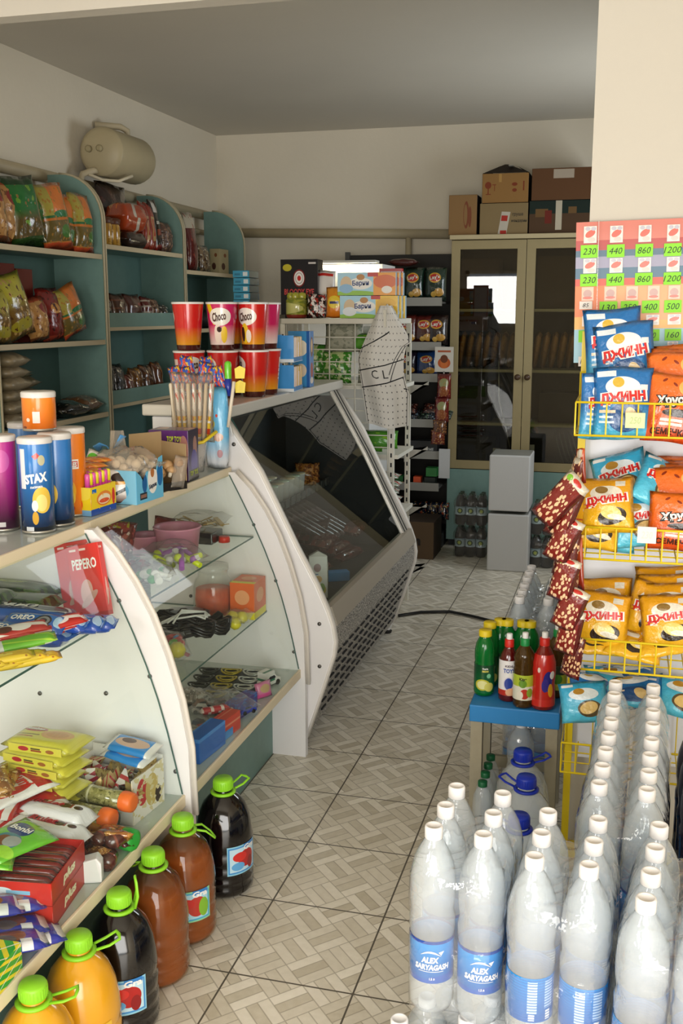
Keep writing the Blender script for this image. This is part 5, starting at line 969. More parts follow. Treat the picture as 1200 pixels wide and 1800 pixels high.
# ---- lower shelf of the near counter
yb = art('yellow_biscuit', '#d8d04c', [('r', 0, .0, 1, .06, '#b9b03a'), ('e', .26, .72, .16, .13, '#b3242c'), ('e', .26, .72, .12, .06, '#e8dcd0'), ('e', .62, .55, .22, .22, '#d8a25a'), ('e', .62, .55, .15, .14, '#c98f48'), ('r', .1, .42, .4, .47, '#8a7a2c'), ('r', .12, .32, .34, .37, '#a8332c'), ('s', 14, .04, '#c9c03c', 0)], .3, coat=.4)
yf = art('yellow_biscuit_end', '#cfc445', [('e', .28, .5, .10, .3, '#a8222a'), ('r', .42, .5, .6, .7, '#4a4420'), ('r', .42, .25, .62, .45, '#8a2f24'), ('e', .78, .45, .08, .25, '#9a5f2c')], .3, coat=.4)
for i in range(8):
    z = SA + i * .0285; dx = (.0, .008, -.006, .004, -.01, .006, .0, .012)[i]; dy = (.0, -.004, .006, 0, -.006, .004, .0, .008)[i]
    t = flow('biscuit_pack', 'yellow flat biscuit pack with dark red logo, %s of its stack' % ('topmost' if i == 7 else ORD[i] + ' from the bottom'), 'biscuit pack', .205, .115, .031, yb, (-1.36 + dx, 2.16 + dy, z), (0, 0, -6 + 3 * math.sin(i * 2)), 200 + i, 'stack of yellow biscuit packs', [('Roshen', .05, .014, -.05, .026, whites)] if i == 7 else ())
    o = MB().box((0, 0, 0), (.15, .0015, .02)).build('front_print', [yf], t); o.location = (0, -.0575, .0155)
# white box with pyramid sweets
t = thing('sweets_tray', 'white open carton of pyramid-shaped foil sweets behind the orange-ended rolls', 'box', (-1.238, 2.283, SA), (0, 0, -6)); wb = art('white_tray', '#e9e6e2', [('n', 5, .62, '#d9c9a0')], .5); wr = art('white_tray_side', '#ebe6e0', [('e', .3, .6, .18, .3, '#c23a3c'), ('e', .6, .5, .2, .36, '#c9b06a'), ('e', .8, .3, .1, .2, '#3a2a22'), ('n', 6, .55, '#d8cba0')], .4)
mb = MB(); w_, d_ = .215, .15; mb.bx(-w_ / 2, w_ / 2, -d_ / 2, d_ / 2, 0, .003); mb.box((0, -d_ / 2, .045), (w_, .003, .09)); mb.box((0, d_ / 2, .065), (w_, .003, .13)); mb.box((-w_ / 2, 0, .055), (.003, d_, .11)); mb.box((w_ / 2, 0, .06), (.003, d_, .12), 1); mb.build('tray', [wb, wr], t)
rnd = random.Random(2); pym = [art('pyramid_a', '#cbb277', [('s', 3, .3, '#b9242c', 30)], .3, coat=.5, metal=.3), art('pyramid_b', '#e6e1da', [('s', 2, .4, '#b3202a', 60)], .3, coat=.4), art('pyramid_c', '#bfa565', [('n', 5, .55, '#8a6a30')], .25, coat=.5, metal=.4)]
for i in range(24):
    s = .032; mb = MB(); v = [(-s, -s * .3, -s * .6), (s, -s * .3, -s * .6), (0, s, -s * .6), (0, 0, s)]; mb.add(v, [(0, 1, 3), (1, 2, 3), (2, 0, 3), (2, 1, 0)], 0, [[(0, 0), (1, 0), (.5, 1)]] * 4); o = mb.build('foil_sweet', [pym[i % 3]], t); o.location = (-.08 + (i % 6) * .033 + rnd.uniform(-.005, .005), -.045 + (i // 6) * .03, .075 + rnd.uniform(-.01, .02)); o.rotation_euler = (rnd.uniform(-1.5, 1.5), rnd.uniform(-1, 1), rnd.uniform(0, 6))
bb_ = art('blue_wafer', '#2f86d0', [('e', .5, .5, .36, .28, '#c9a48c'), ('e', .4, .6, .15, .15, '#5a3a30'), ('r', 0, 0, .12, 1, '#e4e2e0'), ('r', .88, 0, 1, 1, '#e4e2e0')], .25, coat=.5)
for i in range(2): flow('snack_packet', 'blue and white wafer packet lying on the foil pyramids, %s of two' % ('lower', 'upper')[i], 'snack packet', .14, .075, .02, bb_, (-1.195 + .006 * i, 2.30 + .01 * i, SA + .125 + .02 * i), (8, 4, -12 + 6 * i), 215 + i, 'blue wafers on the pyramids')
def roll(label, x, y, z, L, r, rz, m, endm, seed):
    t = thing('sweets_roll', label, 'sweets roll', (x, y, z + r), (0, 0, rz), 'cylindrical sweet rolls'); M = Matrix.Rotation(PI / 2, 4, 'Y') @ Matrix.Translation((0, 0, -L / 2))
    MB().lathe([(r, 0), (r * 1.01, L * .3), (r * .99, L * .7), (r, L)], 20, M=M).build('wrapper', m, t)
    for e in (0, 1):
        o = MB().lathe([(r * 1.03, 0), (r * 1.08, .012), (r * 1.0, .03), (r * .6, .034), (0, .03)] , 16, cap=False, M=Matrix.Rotation(PI / 2 * (1 if e else -1), 4, 'Y')).build('end_cap', endm, t); o.location = ((L / 2 - .008) * (1 if e else -1), 0, 0)
    return t
olv = art('olive_roll', '#8a8550', [('n', 12, .56, '#a8a26a'), ('n', 20, .6, '#5f5c30'), ('s', 2, .06, '#c9c4a0', 90)], .15, coat=.7); orn = mat('#f0702a', .4); grn2 = mat('#2fa03c', .4)
roll('olive wrapped roll with orange ends lying in front of the white carton, rear one', -1.245, 2.185, SA + .055, .205, .024, -8, olv, orn, 1)
roll('olive wrapped roll with orange ends, front one of the pair', -1.275, 2.135, SA + .03, .205, .025, -8, olv, orn, 2)
roll('amber wrapped roll with green end beneath the orange-ended rolls', -1.215, 2.11, SA, .23, .026, -10, art('amber_roll', '#a8681f', [('n', 7, .55, '#c98a3a'), ('n', 14, .6, '#6a3c14')], .15, coat=.7), grn2, 3)
roll('dark green wrapped roll lying low behind the amber roll', -1.29, 2.175, SA, .2, .026, -8, art('green_roll', '#22301f', [], .2), mat('#1f3a2a', .4), 4)
wp = art('white_pouch', '#e7e4e3', [('r', .1, .66, .9, .9, '#b3242c', 4), ('e', .4, .4, .25, .2, '#d8d4cf'), ('e', .45, .38, .12, .12, '#9a9a7a'), ('e', .75, .4, .1, .25, '#c23a36')], .3, coat=.5, bump=.2)
for i, (x, y, z, rz, l) in enumerate(((-1.42, 2.01, .09, 30, 'lower one'), (-1.38, 2.07, .115, -32, 'upper one with red lettering'), (-1.35, 2.06, .08, -36, 'third one with red panel'))):
    pouch('sweets_pouch', 'white sweets pouch in front of the yellow biscuit stack, ' + l, 'sweets pouch', .13, .17, .03, art('red_pouch', '#c22a26', [('r', .85, 0, 1, 1, '#efeae6')], .3, coat=.4) if i == 2 else wp, (x, y, SA + z), (6, 4, rz), 220 + i, 'white sweets pouches', [('Yumi', .08, .035, .0, .1, RED)] if i == 1 else (), lying=True)
for i in range(2): pouch('sweets_pouch', 'gold and brown sweets pouch beside the yellow biscuit stack, %s' % ('lower', 'upper')[i], 'sweets pouch', .12, .12, .03, art('gold_pouch', '#b98a4a', [('n', 4, .5, '#8a5a2c'), ('n', 8, .62, '#e8d4a8')], .2, coat=.6), (-1.43, 2.05 - .03 * i, SA + .12 + .02 * i), (10, -6, 20 + 20 * i), 224 + i, 'gold sweets pouches', lying=True)
wl = art('white_loaf', '#e4e2e6', [('r', .1, .5, .72, .86, '#8a2a30'), ('r', .14, .56, .68, .80, '#e6d5d2'), ('e', .25, .7, .1, .2, '#5a2a20'), ('e', .62, .6, .08, .14, '#3a1a16'), ('e', .8, .6, .06, .1, '#3a1a16'), ('n', 5, .7, '#d0ccd6')], .2, coat=.6, bump=.15)
for i, (x, y, z, l) in enumerate(((-1.245, 1.985, .045, 'front one'), (-1.26, 2.04, .06, 'rear one'))):
    flow('wafer_roll', 'white film pack of chocolate wafer rolls with red lettering, ' + l, 'wafer pack', .2, .075, .055, wl, (x, y, SA + z), (0, 0, -8 + 3 * i), 230 + i, 'white wafer packs', [('Rulet', .08, .022, -.02, .008, mat('#a8202c', .4))])
for i in range(5):
    o = flow('wafer_bar', 'white and %s wafer bar, %s in the heap at the left shelf edge' % (('red', 'blue', 'red', 'purple', 'red')[i], ORD[i]), 'wafer bar', .13, .045, .02, art('bar%d' % i, '#e6e2e0', [('s', 1.6, .4, ('#c2302c', '#2a4fa8', '#b9282c', '#6a2a8a', '#c2302c')[i], 70)], .25, coat=.5), (-1.40 + .03 * (i % 3), 1.88 + .035 * i, SA + .05 + .012 * i), (5, -8, 60 + 12 * i), 235 + i, 'wafer bars at the left edge')
choc = mat('#5a2a1a', .25, coat=.4)
rnd = random.Random(12)
for i in range(8): tag(pose(MB().lathe([(.006, -.026), (.018, -.022), (.02, 0), (.018, .022), (.006, .026)], 14).build('chocolate_sweet', art('choc_wrap', '#4a2018', [('s', 2, .2, '#7a3a2a', 90)], .2, coat=.6)), (-1.20 + (i % 4) * .032 + rnd.uniform(-.006, .006), 2.0 + (i // 4) * .038, SA + .02 + .03 * (i > 5)), (90 + rnd.uniform(-15, 15), 0, rnd.uniform(-40, 40))), 'brown wrapped round chocolate between the white packs and the gold sweets', 'chocolate', 'brown round chocolates') 
gm = art('gold_wrap', '#b9823a', [('n', 5, .5, '#8a5220'), ('n', 9, .62, '#e8c88a')], .18, coat=.7, metal=.3)
for i in range(9):
    mb = MB(); pouch_mesh(mb, .07, .035, .022, 250 + i, nu=10, nv=6, wr=.2); o = mb.build('twist_sweet', gm if i % 4 else art('dark_wrap', '#2a1a16', [('n', 6, .55, '#6a2a24')], .2, coat=.6)); tag(pose(o, (-1.165 + (i % 3) * .03 + rnd.uniform(-.01, .01), 2.02 + (i // 3) * .035, SA + .014 + .02 * (i % 2) + .01 * (i // 5)), (rnd.uniform(40, 90), rnd.uniform(-20, 20), rnd.uniform(-70, 30))), 'gold wrapped sweet in the loose heap under the amber roll', 'sweet', 'gold wrapped sweets')
bn = art('green_bonbon', '#6cbf2c', [('e', .38, .68, .28, .17, '#1f3f7a'), ('e', .55, .36, .26, .2, '#4a7f8a'), ('e', .5, .34, .16, .12, '#7a4a2c'), ('e', .64, .4, .16, .13, '#a3a8a4'), ('e', .8, .2, .2, .1, '#9bd23c'), ('r', 0, 0, 1, .04, '#8fd23c')], .25, coat=.5, bump=.15)
for i, (x, y, z, rz, l) in enumerate(((-1.285, 1.805, .098, 24, 'lower'), (-1.25, 1.845, .113, -22, 'upper'))):
    pouch('sweets_pouch', 'bright green sweets pouch with dark blue badge on the red boxes, ' + l, 'sweets pouch', .12, .16, .022, bn, (x, y, SA + z), (-4, 8, rz), 260 + i, 'green sweets pouches', [('Bonbi', .055, .02, -.012, .11, whites, 12)], lying=True)
rb = art('red_box_front', '#b3241c', [('r', .02, .03, .98, .09, '#8a1a14')], .4, coat=.2); rs_ = art('red_box_side', '#c42a1e', [('e', .3, .5, .16, .22, '#cfe0ea'), ('r', .36, .42, .7, .6, '#7fb0d0'), ('e', .06, .5, .1, .3, '#e6d9c4')], .35, coat=.3)
for i in range(2):
    d = (.155, .185, .05); t = thing('sweets_carton', 'red open carton with white lettering, %s of two stacked at the shelf edge' % ('lower', 'upper')[i], 'box', (-1.19, 1.83, SA + .0515 * i), (0, 0, 8), 'red cartons')
    mb = MB(); w_, dd, h_ = d; mb.bx(-w_ / 2, w_ / 2, -dd / 2, dd / 2, 0, .002); mb.box((0, -dd / 2, h_ / 2), (w_, .002, h_), 1); mb.box((0, dd / 2, h_ / 2), (w_, .002, h_)); mb.box((-w_ / 2, 0, h_ / 2), (.002, dd, h_)); mb.box((w_ / 2, 0, h_ / 2), (.002, dd, h_)); b = mb.build('tray', [rb, rs_], t)
    tb = MB(); write(tb, 'plus', .07, .028, lambda a_, b_: (w_ / 2 + .0018, a_, b_), 0, .05, .2, 0, .025); tb.build('lettering', mat('#f0e4c4', .4), t, fix=False)
    for k in range(6): o = flow('chocolate_bar', None, None, .13, .03, .016, art('plus_bar', '#7a1a16', [('s', 2, .3, '#3a1a14', 80)], .25, coat=.5), (0, -.075 + k * .03, .022), (0, 0, 0), 270 + k, parent=t)
tag(pose(MB().prism([(-.02, 0), (.03, 0), (.03, .045), (.02, .06), (-.02, .05)], 0, .035).build('paper_packet', mat('#e8e6e8', .45), bevel=.003), (-1.115, 1.925, SA), (0, 0, 20)), 'small white paper packet standing beside the red cartons near the shelf edge', 'packet')
bw_ = art('blue_bar', '#26309c', [('r', 0, .5, .5, .9, '#d9d7d9'), ('e', .62, .55, .16, .3, '#8a4a24'), ('e', .55, .4, .12, .22, '#6a5a54'), ('r', .7, .0, .82, .35, '#dfe0e4'), ('r', .0, .86, 1, .92, '#c2483a'), ('r', .9, .2, 1, .9, '#e4e4e8')], .2, coat=.6, bump=.15)
for i, (x, y, z, rz) in enumerate(((-1.20, 1.70, .045, -18), (-1.17, 1.66, .02, -16), (-1.135, 1.665, .0, -14), (-1.22, 1.655, .06, -20), (-1.14, 1.61, .022, -15))):
    flow('chocolate_bar', 'blue and white chocolate bar heaped before the red cartons, %s' % ('top left', 'second', 'lowest at the shelf edge', 'topmost', 'nearest')[i], 'chocolate bar', .19, .075, .024, bw_, (x, y, SA + z), (0, 8, rz + 60), 280 + i, 'blue chocolate bars')
gy = art('green_yellow', '#2fa03a', [('s', 4, .4, '#e8d22c', 55), ('s', 3, .08, '#e9e4d8', 120)], .35)
for i, (x, y, z) in enumerate(((-1.20, 1.565, 0), (-1.12, 1.545, 0), (-1.20, 1.555, .06))): carton('sweets_carton', 'green and yellow striped carton at the left picture edge, %s' % ('rear', 'front', 'upper')[i], 'box', (.075, .13, .058), [gy], (x, y, SA + z), (0, 0, 12 - 8 * i), 'striped green and yellow cartons')
# ---- upper glass shelf of the near counter
dg = art('dark_green_pack', '#22421f', [('n', 4, .52, '#4a6a2c'), ('n', 7, .6, '#141f12'), ('e', .4, .7, .2, .15, '#8a9a4a')], .25, coat=.5)
for i, (x, y, z) in enumerate(((-1.53, 2.34, .035), (-1.48, 2.26, .03), (-1.57, 2.2, .05))): flow('snack_packet', 'dark green snack packet at the back of the upper glass shelf, %s' % ('rear', 'front', 'left')[i], 'snack packet', .24, .12, .05, dg, (x, y, UA + z), (0, 0, -6 + 5 * i), 290 + i, 'dark green packets')
carton('biscuit_stick_box', 'slim green biscuit stick box lying before the dark green packets', 'box', (.2, .02, .05), [art('green_stick_box', '#17774a', [('r', .04, .2, .09, .8, '#e2ece4'), ('r', .13, .2, .17, .8, '#bfe0cc'), ('e', .6, .5, .3, .12, '#5a2a24', -8), ('r', .5, .46, .98, .52, '#e0bf7a', -6)], .35, coat=.3)], (-1.45, 2.20, UA), (0, 0, -4))
oe = art('blue_cookie', '#1a55b4', [('g', '#1a44a0', '#2a78c8', 0, 1), ('e', .68, .45, .13, .32, '#2c2a30'), ('e', .68, .45, .10, .25, '#8a8a8c'), ('e', .68, .45, .06, .15, '#3a383c'), ('r', .0, .0, .05, 1, '#d8e2ee'), ('e', .9, .5, .06, .3, '#a9c8e6')], .2, coat=.6, bump=.15)
oed = art('blue_cookie_dark', '#16356e', [('e', .75, .5, .2, .3, '#b9bcc0'), ('e', .75, .5, .16, .22, '#26324a'), ('r', 0, 0, 1, .2, '#2a5fb4')], .2, coat=.6)
OG = 'blue cookie packs on the upper glass shelf'
flow('cookie_pack', 'long dark blue cookie pack lying on top at the back of the blue heap', 'cookie pack', .30, .075, .05, oed, (-1.40, 2.17, UA + .03), (0, 0, 2), 300, OG, [('OREO', .12, .03, -.02, .004, whites)])
flow('cookie_pack', 'medium blue cookie pack under the long dark one', 'cookie pack', .26, .07, .05, oe, (-1.37, 2.13, UA + .0), (0, 0, 0), 301, OG)
for i, (x, y, z, rx, rz, l) in enumerate(((-1.375, 2.075, .02, -28, -2, 'front one with full lettering'), (-1.33, 2.11, .035, -24, 4, 'second, with cookie picture'), (-1.30, 2.155, .03, -20, 8, 'third towards the end panel'), (-1.285, 2.2, .015, -16, 12, 'fourth towards the end panel'), (-1.275, 2.245, .005, -10, 14, 'fifth, lowest towards the end panel'))):
    flow('cookie_pack', 'blue cookie pack leaning in the heap, ' + l, 'cookie pack', .165, .06, .035, oe, (x, y, UA + z), (-rx, 0, rz), 302 + i, OG, [('OREO', .06, .018, -.025, .004, whites)] if i < 2 else ())
kt_ = art('red_bar', '#b3241e', [('s', 1.3, .3, '#e6dcd6', 60), ('e', .55, .5, .16, .3, '#efe7e2'), ('e', .3, .5, .12, .3, '#5a2c1a'), ('e', .12, .5, .08, .3, '#e6b43c')], .2, coat=.6)
for i in range(6): flow('chocolate_bar', 'red chocolate bar with white lettering on the upper glass shelf, %s from the front' % ORD[i], 'chocolate bar', .15, .045, .016, kt_, (-1.375 + .02 * i, 2.0 + .022 * i, UA + .032 + .008 * (i % 3)), (18, -4, 34 + 4 * i), 310 + i, 'red chocolate bars', [('NUTS', .04, .016, .02, .0, whites)] if i in (1, 3) else ())
flow('chocolate_bar', 'lime green bar between the red and the yellow bars', 'chocolate bar', .15, .045, .016, art('lime_bar', '#6fb82c', [('s', 2, .2, '#a8d23c', 60), ('r', 0, 0, .2, 1, '#d8dcd4')], .25, coat=.5), (-1.30, 2.01, UA + .03), (14, -6, 40), 317)
ye = art('yellow_bar', '#e2bd2c', [('s', 2, .15, '#c99a1c', 70), ('r', .3, .35, .7, .6, '#efd75a'), ('n', 6, .64, '#a86a24')], .25, coat=.5)
for i in range(6): flow('chocolate_bar', 'yellow bar at the front of the upper glass shelf, %s from the right' % ORD[i], 'chocolate bar', .16, .04, .018, ye, (-1.275 - .02 * i, 1.975 - .022 * i, UA + .004 + .007 * (i % 3)), (10, -3, 40 + 5 * (i % 2)), 320 + i, 'yellow bars')
pep = art('red_stick_box', '#d22a24', [('r', 0, 0, 1, .06, '#b01f1a'), ('e', .45, .35, .2, .16, '#d8a49a', 30), ('e', .5, .25, .3, .06, '#c9978a', 20), ('r', .1, .92, .3, .95, '#f2d8d2'), ('r', .4, .92, .6, .95, '#f2d8d2')], .35, coat=.3)
for i in range(2):
    d = (.10, .022, .19); o = carton('biscuit_stick_box', 'red biscuit stick box leaning against the end panel, %s' % ('front one with white lettering', 'partly hidden behind the front one')[i], 'box', d, [pep], (-1.30 - .045 * i, 2.345 + .018 * i, UA + .012), (-8, -13, -4), 'red biscuit stick boxes'); 
    if i == 0: boxtext(o, d, [('PEPERO', .075, .028, 0, .14, whites, 'f')])
# ---- counter with toys: upper glass shelf
def bagc(name, label, cat, W_, H_, T_, loc, rot, seed, contents, filmm=None, group=None):
    """clear bag with its contents as parts"""
    t = thing(name, label, cat, loc, rot, group); mb = MB(); M = Matrix.Translation((0, 0, T_ / 2 + .012)) @ Matrix.Rotation(-PI / 2, 4, 'X') @ Matrix.Translation((0, 0, -H_ / 2)); pouch_mesh(mb, W_, H_, T_, seed, M=M, wr=.25); mb.build('film_bag', filmm or clear('toy_film', '#f8f8f8', .09, '#e8e8e8', rough=.12, gloss=.9, bump=.4, bscale=50), t)
    rnd = random.Random(seed)
    for nm, fn, m, n in contents:
        for k in range(n):
            o = fn(k).build(nm, m[k % len(m)] if isinstance(m, list) else m, t); o.location = (rnd.uniform(-.36, .36) * W_, rnd.uniform(-.34, .34) * H_, T_ * rnd.uniform(.3, .6)); o.rotation_euler = (rnd.uniform(-.5, .5), rnd.uniform(-.5, .5), rnd.uniform(0, 6))
    return t
ball = lambda r: (lambda k: MB().lathe([(0, -r), (r * .7, -r * .7), (r, 0), (r * .7, r * .7), (0, r)], 12, cap=False)); stick_ = lambda L, r: (lambda k: MB().lathe([(r, -L / 2), (r, L / 2)], 8, M=Matrix.Rotation(PI / 2, 4, 'X'))); ring_ = lambda r, w: (lambda k: MB().tube([(r * math.cos(a), r * math.sin(a), 0) for a in [i * PI / 8 for i in range(16)]], w, 6, closed=True))
redm = [mat('#7a1f1c', .3), mat('#a8281f', .3), mat('#5a1a18', .3)]
pouch('snack_bag', 'dark red bag with yellow top leaning behind the first curved panel', 'snack bag', .12, .14, .05, art('dark_red_bag', '#6a1c18', [('r', .2, .82, .8, 1, '#b9a82c'), ('n', 5, .55, '#a8463c'), ('n', 9, .62, '#d8c0b4')], .2, coat=.6, bump=.2), (-1.50, 2.82, UB), (-18, 12, 30), 330)
pk = mat('#e79ab4', .3, trans=.2)
for i, (x, y, r, h) in enumerate(((-1.49, 3.04, .052, .06), (-1.385, 3.06, .075, .09))):
    t = thing('pink_basket', 'pink plastic tub with rolled rim on the upper glass shelf, %s' % ('smaller, at the back', 'larger, with toys in front')[i], 'tub', (x, y, UB)); MB().lathe([(0, .003), (r * .85, 0), (r, h), (r * 1.06, h + .004), (r * 1.0, h + .008), (r * .95, h), (r * .8, .006), (0, .006)], 28, cap=False).build('tub', pk, t)
neonc = [mat('#d8e82c', .35), mat('#efeee8', .35), mat('#b06ac0', .35), mat('#e8e4e2', .35)]
bagc('toy_bag', 'clear bag of white and neon yellow pen toys in front of the pink tubs', 'toy bag', .16, .2, .06, (-1.335, 2.93, UB), (0, 0, 40), 331, [('pen_toy', stick_(.09, .009), neonc, 12), ('neon_bead', ball(.014), neonc, 8)])
bagc('toy_bag', 'clear bag of green-capped white tubes at the front of the upper shelf', 'toy bag', .12, .16, .045, (-1.315, 2.73, UB), (0, 0, 30), 332, [('white_tube', stick_(.06, .012), mat('#e9e9e4', .35), 6), ('green_cap', ball(.014), mat('#2fa844', .35), 6)])
bagc('toy_bag', 'clear bag of grey and dark red beads on the upper glass shelf', 'toy bag', .15, .14, .05, (-1.40, 2.80, UB + .0), (0, 0, 20), 333, [('grey_bead', ball(.009), mat('#6a6a66', .3), 16), ('red_piece', ball(.013), redm, 10)])
tag(MB().bx(0, .13, 0, .10, 0, .04).build('black_case', mat('#17171a', .2, coat=.5), bevel=.004), 'flat black case at the back of the upper glass shelf under the gold nets', 'case').location = (-1.46, 3.22, UB)
bagc('hair_clip_bag', 'clear bag of golden combs and nets lying on the black case', 'bag', .2, .12, .05, (-1.39, 3.27, UB + .042), (0, 0, 10), 334, [('gold_comb', lambda k: MB().bx(-.04, .04, -.008, .008, -.002, .002).bx(-.04, -.038, -.025, -.008, -.001, .001), mat('#b99a5a', .3, metal=.5), 6), ('gold_net', ring_(.02, .002), mat('#a88c50', .3, metal=.4), 8)], None)
MBd = MB(); pouch('foil_bag', 'dark red foil bag leaning at the left of the golden combs', 'bag', .07, .09, .03, mat('#7a1c18', .25, coat=.6), (-1.50, 3.18, UB), (-10, 10, 20), 335, nu=8, nv=8)
tag(MB().lathe([(.02, 0), (.02, .012), (.018, .02)], 16).build('red_lid', mat('#d83a2c', .35)), 'small round red lid beside the black case near the far panel', 'lid').location = (-1.31, 3.28, UB)
# middle glass shelf
t = thing('glass_jar', 'large clear screw-top jar with orange sweets on the middle glass shelf', 'jar', (-1.36, 3.29, MBs)); MB().lathe([(0, .004), (.06, 0), (.068, .01), (.07, .11), (.06, .135), (.052, .145), (.052, .17), (.056, .175), (.05, .178)], 28, cap=False).build('jar_body', clear('jar_clear', '#f4f6f4', .06, gloss=1.4), t)
MB().lathe([(0, .1), (.06, .1), (.064, .06), (.06, .012), (0, .008)], 20, cap=False).build('orange_sweets', mat('#d8582c', .4, noise=.3, nscale=60), t); MB().lathe([(.054, .165), (.056, .168), (.056, .185), (0, .188)], 24, cap=False).build('lid', clear('lid_clear', '#f2f2f0', .2), t)
carton('sweets_box', 'orange box with yellow base strip beside the clear jar on the middle shelf', 'box', (.09, .12, .13), [art('orange_yellow_box', '#e8703c', [('r', 0, 0, 1, .2, '#e9dc2c'), ('e', .5, .6, .3, .2, '#f0a878')], .35)], (-1.245, 3.33, MBs), (0, 0, 0))
pouch('silver_bag', 'silvery grey folded bag at the back of the middle glass shelf', 'bag', .17, .13, .05, mat('#8d93a0', .3, metal=.4, coat=.4), (-1.42, 3.17, MBs), (0, 0, 25), 340, lying=True)
t = thing('cable_bundle', 'heap of coiled black cables with one white cable on the middle glass shelf', 'cables', (-1.35, 3.0, MBs)); rnd = random.Random(6)
for k in range(9):
    cx_, cy_, r0_, zz = rnd.uniform(-.07, .09), rnd.uniform(-.12, .17), rnd.uniform(.03, .05), rnd.uniform(.012, .045); pts = [(cx_ + r0_ * 1.5 * math.cos(a), cy_ + r0_ * math.sin(a), zz + .01 * math.sin(3 * a)) for a in [i * PI / 8 for i in range(16)]]; mb = MB()
    for q in range(3): mb.tube([(x, y + .004 * q, z + .008 * q) for x, y, z in pts], .005, 6, closed=True)
    mb.build('black_cable', mat('#101014', .3, coat=.3), t)
for k in range(6): o = MB().bx(-.03, .03, -.012, .012, 0, .018).build('black_plug', mat('#141418', .3, coat=.3), t, bevel=.003); o.location = (rnd.uniform(-.05, .1), rnd.uniform(-.1, .2), .03); o.rotation_euler = (rnd.uniform(-.4, .4), rnd.uniform(-.4, .4), rnd.uniform(0, 3))
mb = MB(); [mb.tube([(-.05 + .02 * q, -.05, .07), (-.01, .02, .085 + .005 * q), (.05, .07, .08), (.075, .05 - .02 * q, .075), (.04, .02, .08), (-.02, -.02, .075), (-.07, -.07, .06)], .0035, 6) for q in range(3)]; mb.build('white_cable', mat('#e6e6e2', .35), t)
bagc('toy_bag', 'clear bag of yellow, red and green plastic toys at the front of the middle shelf', 'toy bag', .18, .24, .07, (-1.335, 2.79, MBs), (0, 0, 30), 341, [('yellow_toy', ball(.026), mat('#e2d42c', .3, coat=.4), 5), ('red_toy', ring_(.024, .009), mat('#d8382c', .3, coat=.4), 6), ('green_toy', ball(.02), mat('#7ac83c', .3, coat=.4), 4), ('blue_toy', ball(.014), mat('#4a8fd0', .3), 3), ('pink_strip', lambda k: MB().bx(-.05, .05, -.008, .008, -.003, .003), mat('#c25a7a', .35), 4)])
bagc('toy_bag', 'clear bag of small dark and pink toys behind the first curved panel, middle shelf', 'toy bag', .15, .14, .05, (-1.42, 2.84, MBs), (0, 0, 30), 342, [('dark_toy', ball(.016), [mat('#4a2a2a', .3), mat('#3a4a34', .3), mat('#b0506a', .3)], 14)])
bagc('toy_bag', 'clear bag with a yellow toy, added for a yellowish reflection near the far end panel', 'toy bag', .1, .12, .04, (-1.235, 3.2, MBs), (0, 0, 10), 343, [('yellow_toy', ball(.022), mat('#e6da3a', .3), 5)])  # yellow toys added to stand in for a yellowish reflection in the glass
# bottom shelf with toys
t = thing('necklace_card', 'tray of dark necklaces and gold chains laid out on the bottom shelf', 'necklaces', (-1.27, 3.2, LB), (0, 0, 8)); MB().bx(-.12, .12, -.14, .16, 0, .006).build('card', mat('#2c3634', .5), t)
for k in range(12):
    mb = MB(); x, y = -.10 + (k % 3) * .08, -.11 + (k // 3) * .075; mb.tube([(x + .036 * math.cos(a), y + .026 * math.sin(a), .012 + .004 * math.cos(2 * a)) for a in [i * PI / 10 for i in range(20)]], .0035, 6, closed=True); mb.tube([(x + .024 * math.cos(a), y + .017 * math.sin(a), .012) for a in [i * PI / 10 for i in range(20)]], .003, 6, closed=True); mb.build('chain', [mat('#3a4038', .25, metal=.4), mat('#b9a83c', .3, metal=.6), mat('#c9cdc6', .25, metal=.5)][k % 3], t)
def car(parent, m, sc):
    b = MB().prism([(-.035, .006), (.035, .006), (.035, .018), (.02, .021), (.012, .033), (-.018, .033), (-.026, .021), (-.035, .019)], -.015, .015).build('car_body', m, parent, bevel=.002); b.scale = (sc,) * 3
    mb = MB(); mb.prism([(.012, .023), (.006, .031), (-.014, .031), (-.021, .023)], -.0155, .0155); mb.build('car_window', mat('#1a2028', .15), b)
    for x in (-.02, .02):
        for y in (-.014, .014): o = MB().lathe([(.008, -.003), (.008, .003)], 12, M=Matrix.Rotation(PI / 2, 4, 'X')).build('car_wheel', mat('#151515', .5), b); o.location = (x, y, .008)
    return b
def carbag(label, x, y, rz, cols, W_=.13, H_=.17, seed=1, z=0):
    t = bagc('toy_car_bag', label, 'toy cars', W_, H_, .045, (x, y, LB + z), (0, 0, rz), seed, []); 
    for k, c in enumerate(cols): b = car(t, mat(c, .25, coat=.5), .85); b.location = (-.03 + .06 * (k % 2), -.055 + .045 * (k // 2), .006); b.rotation_euler = (0, 0, .3 * k - .2)
    return t
carbag('clear bag of brown and white toy cars in the middle of the bottom shelf', -1.25, 2.99, 20, ['#e6e2da', '#7a3a22', '#8a5a3a', '#5a1f1c', '#d8d4cc'], seed=350)
carbag('clear bag with a white toy car on top, front of the bottom shelf', -1.17, 2.95, 50, ['#f0efec', '#2a3a9a', '#8a2420', '#6a7a2c'], seed=351, z=.012)
carbag('clear bag of dark toy cars at the back of the bottom shelf', -1.38, 2.86, 30, ['#2a2c2e', '#6a2420', '#3a4a2c', '#7a5a3a'], seed=352)
carbag('clear bag of blue and red toy cars behind the blue box', -1.25, 2.80, 40, ['#3a2c8a', '#a82a24', '#7a7a3a', '#20304a'], seed=353)
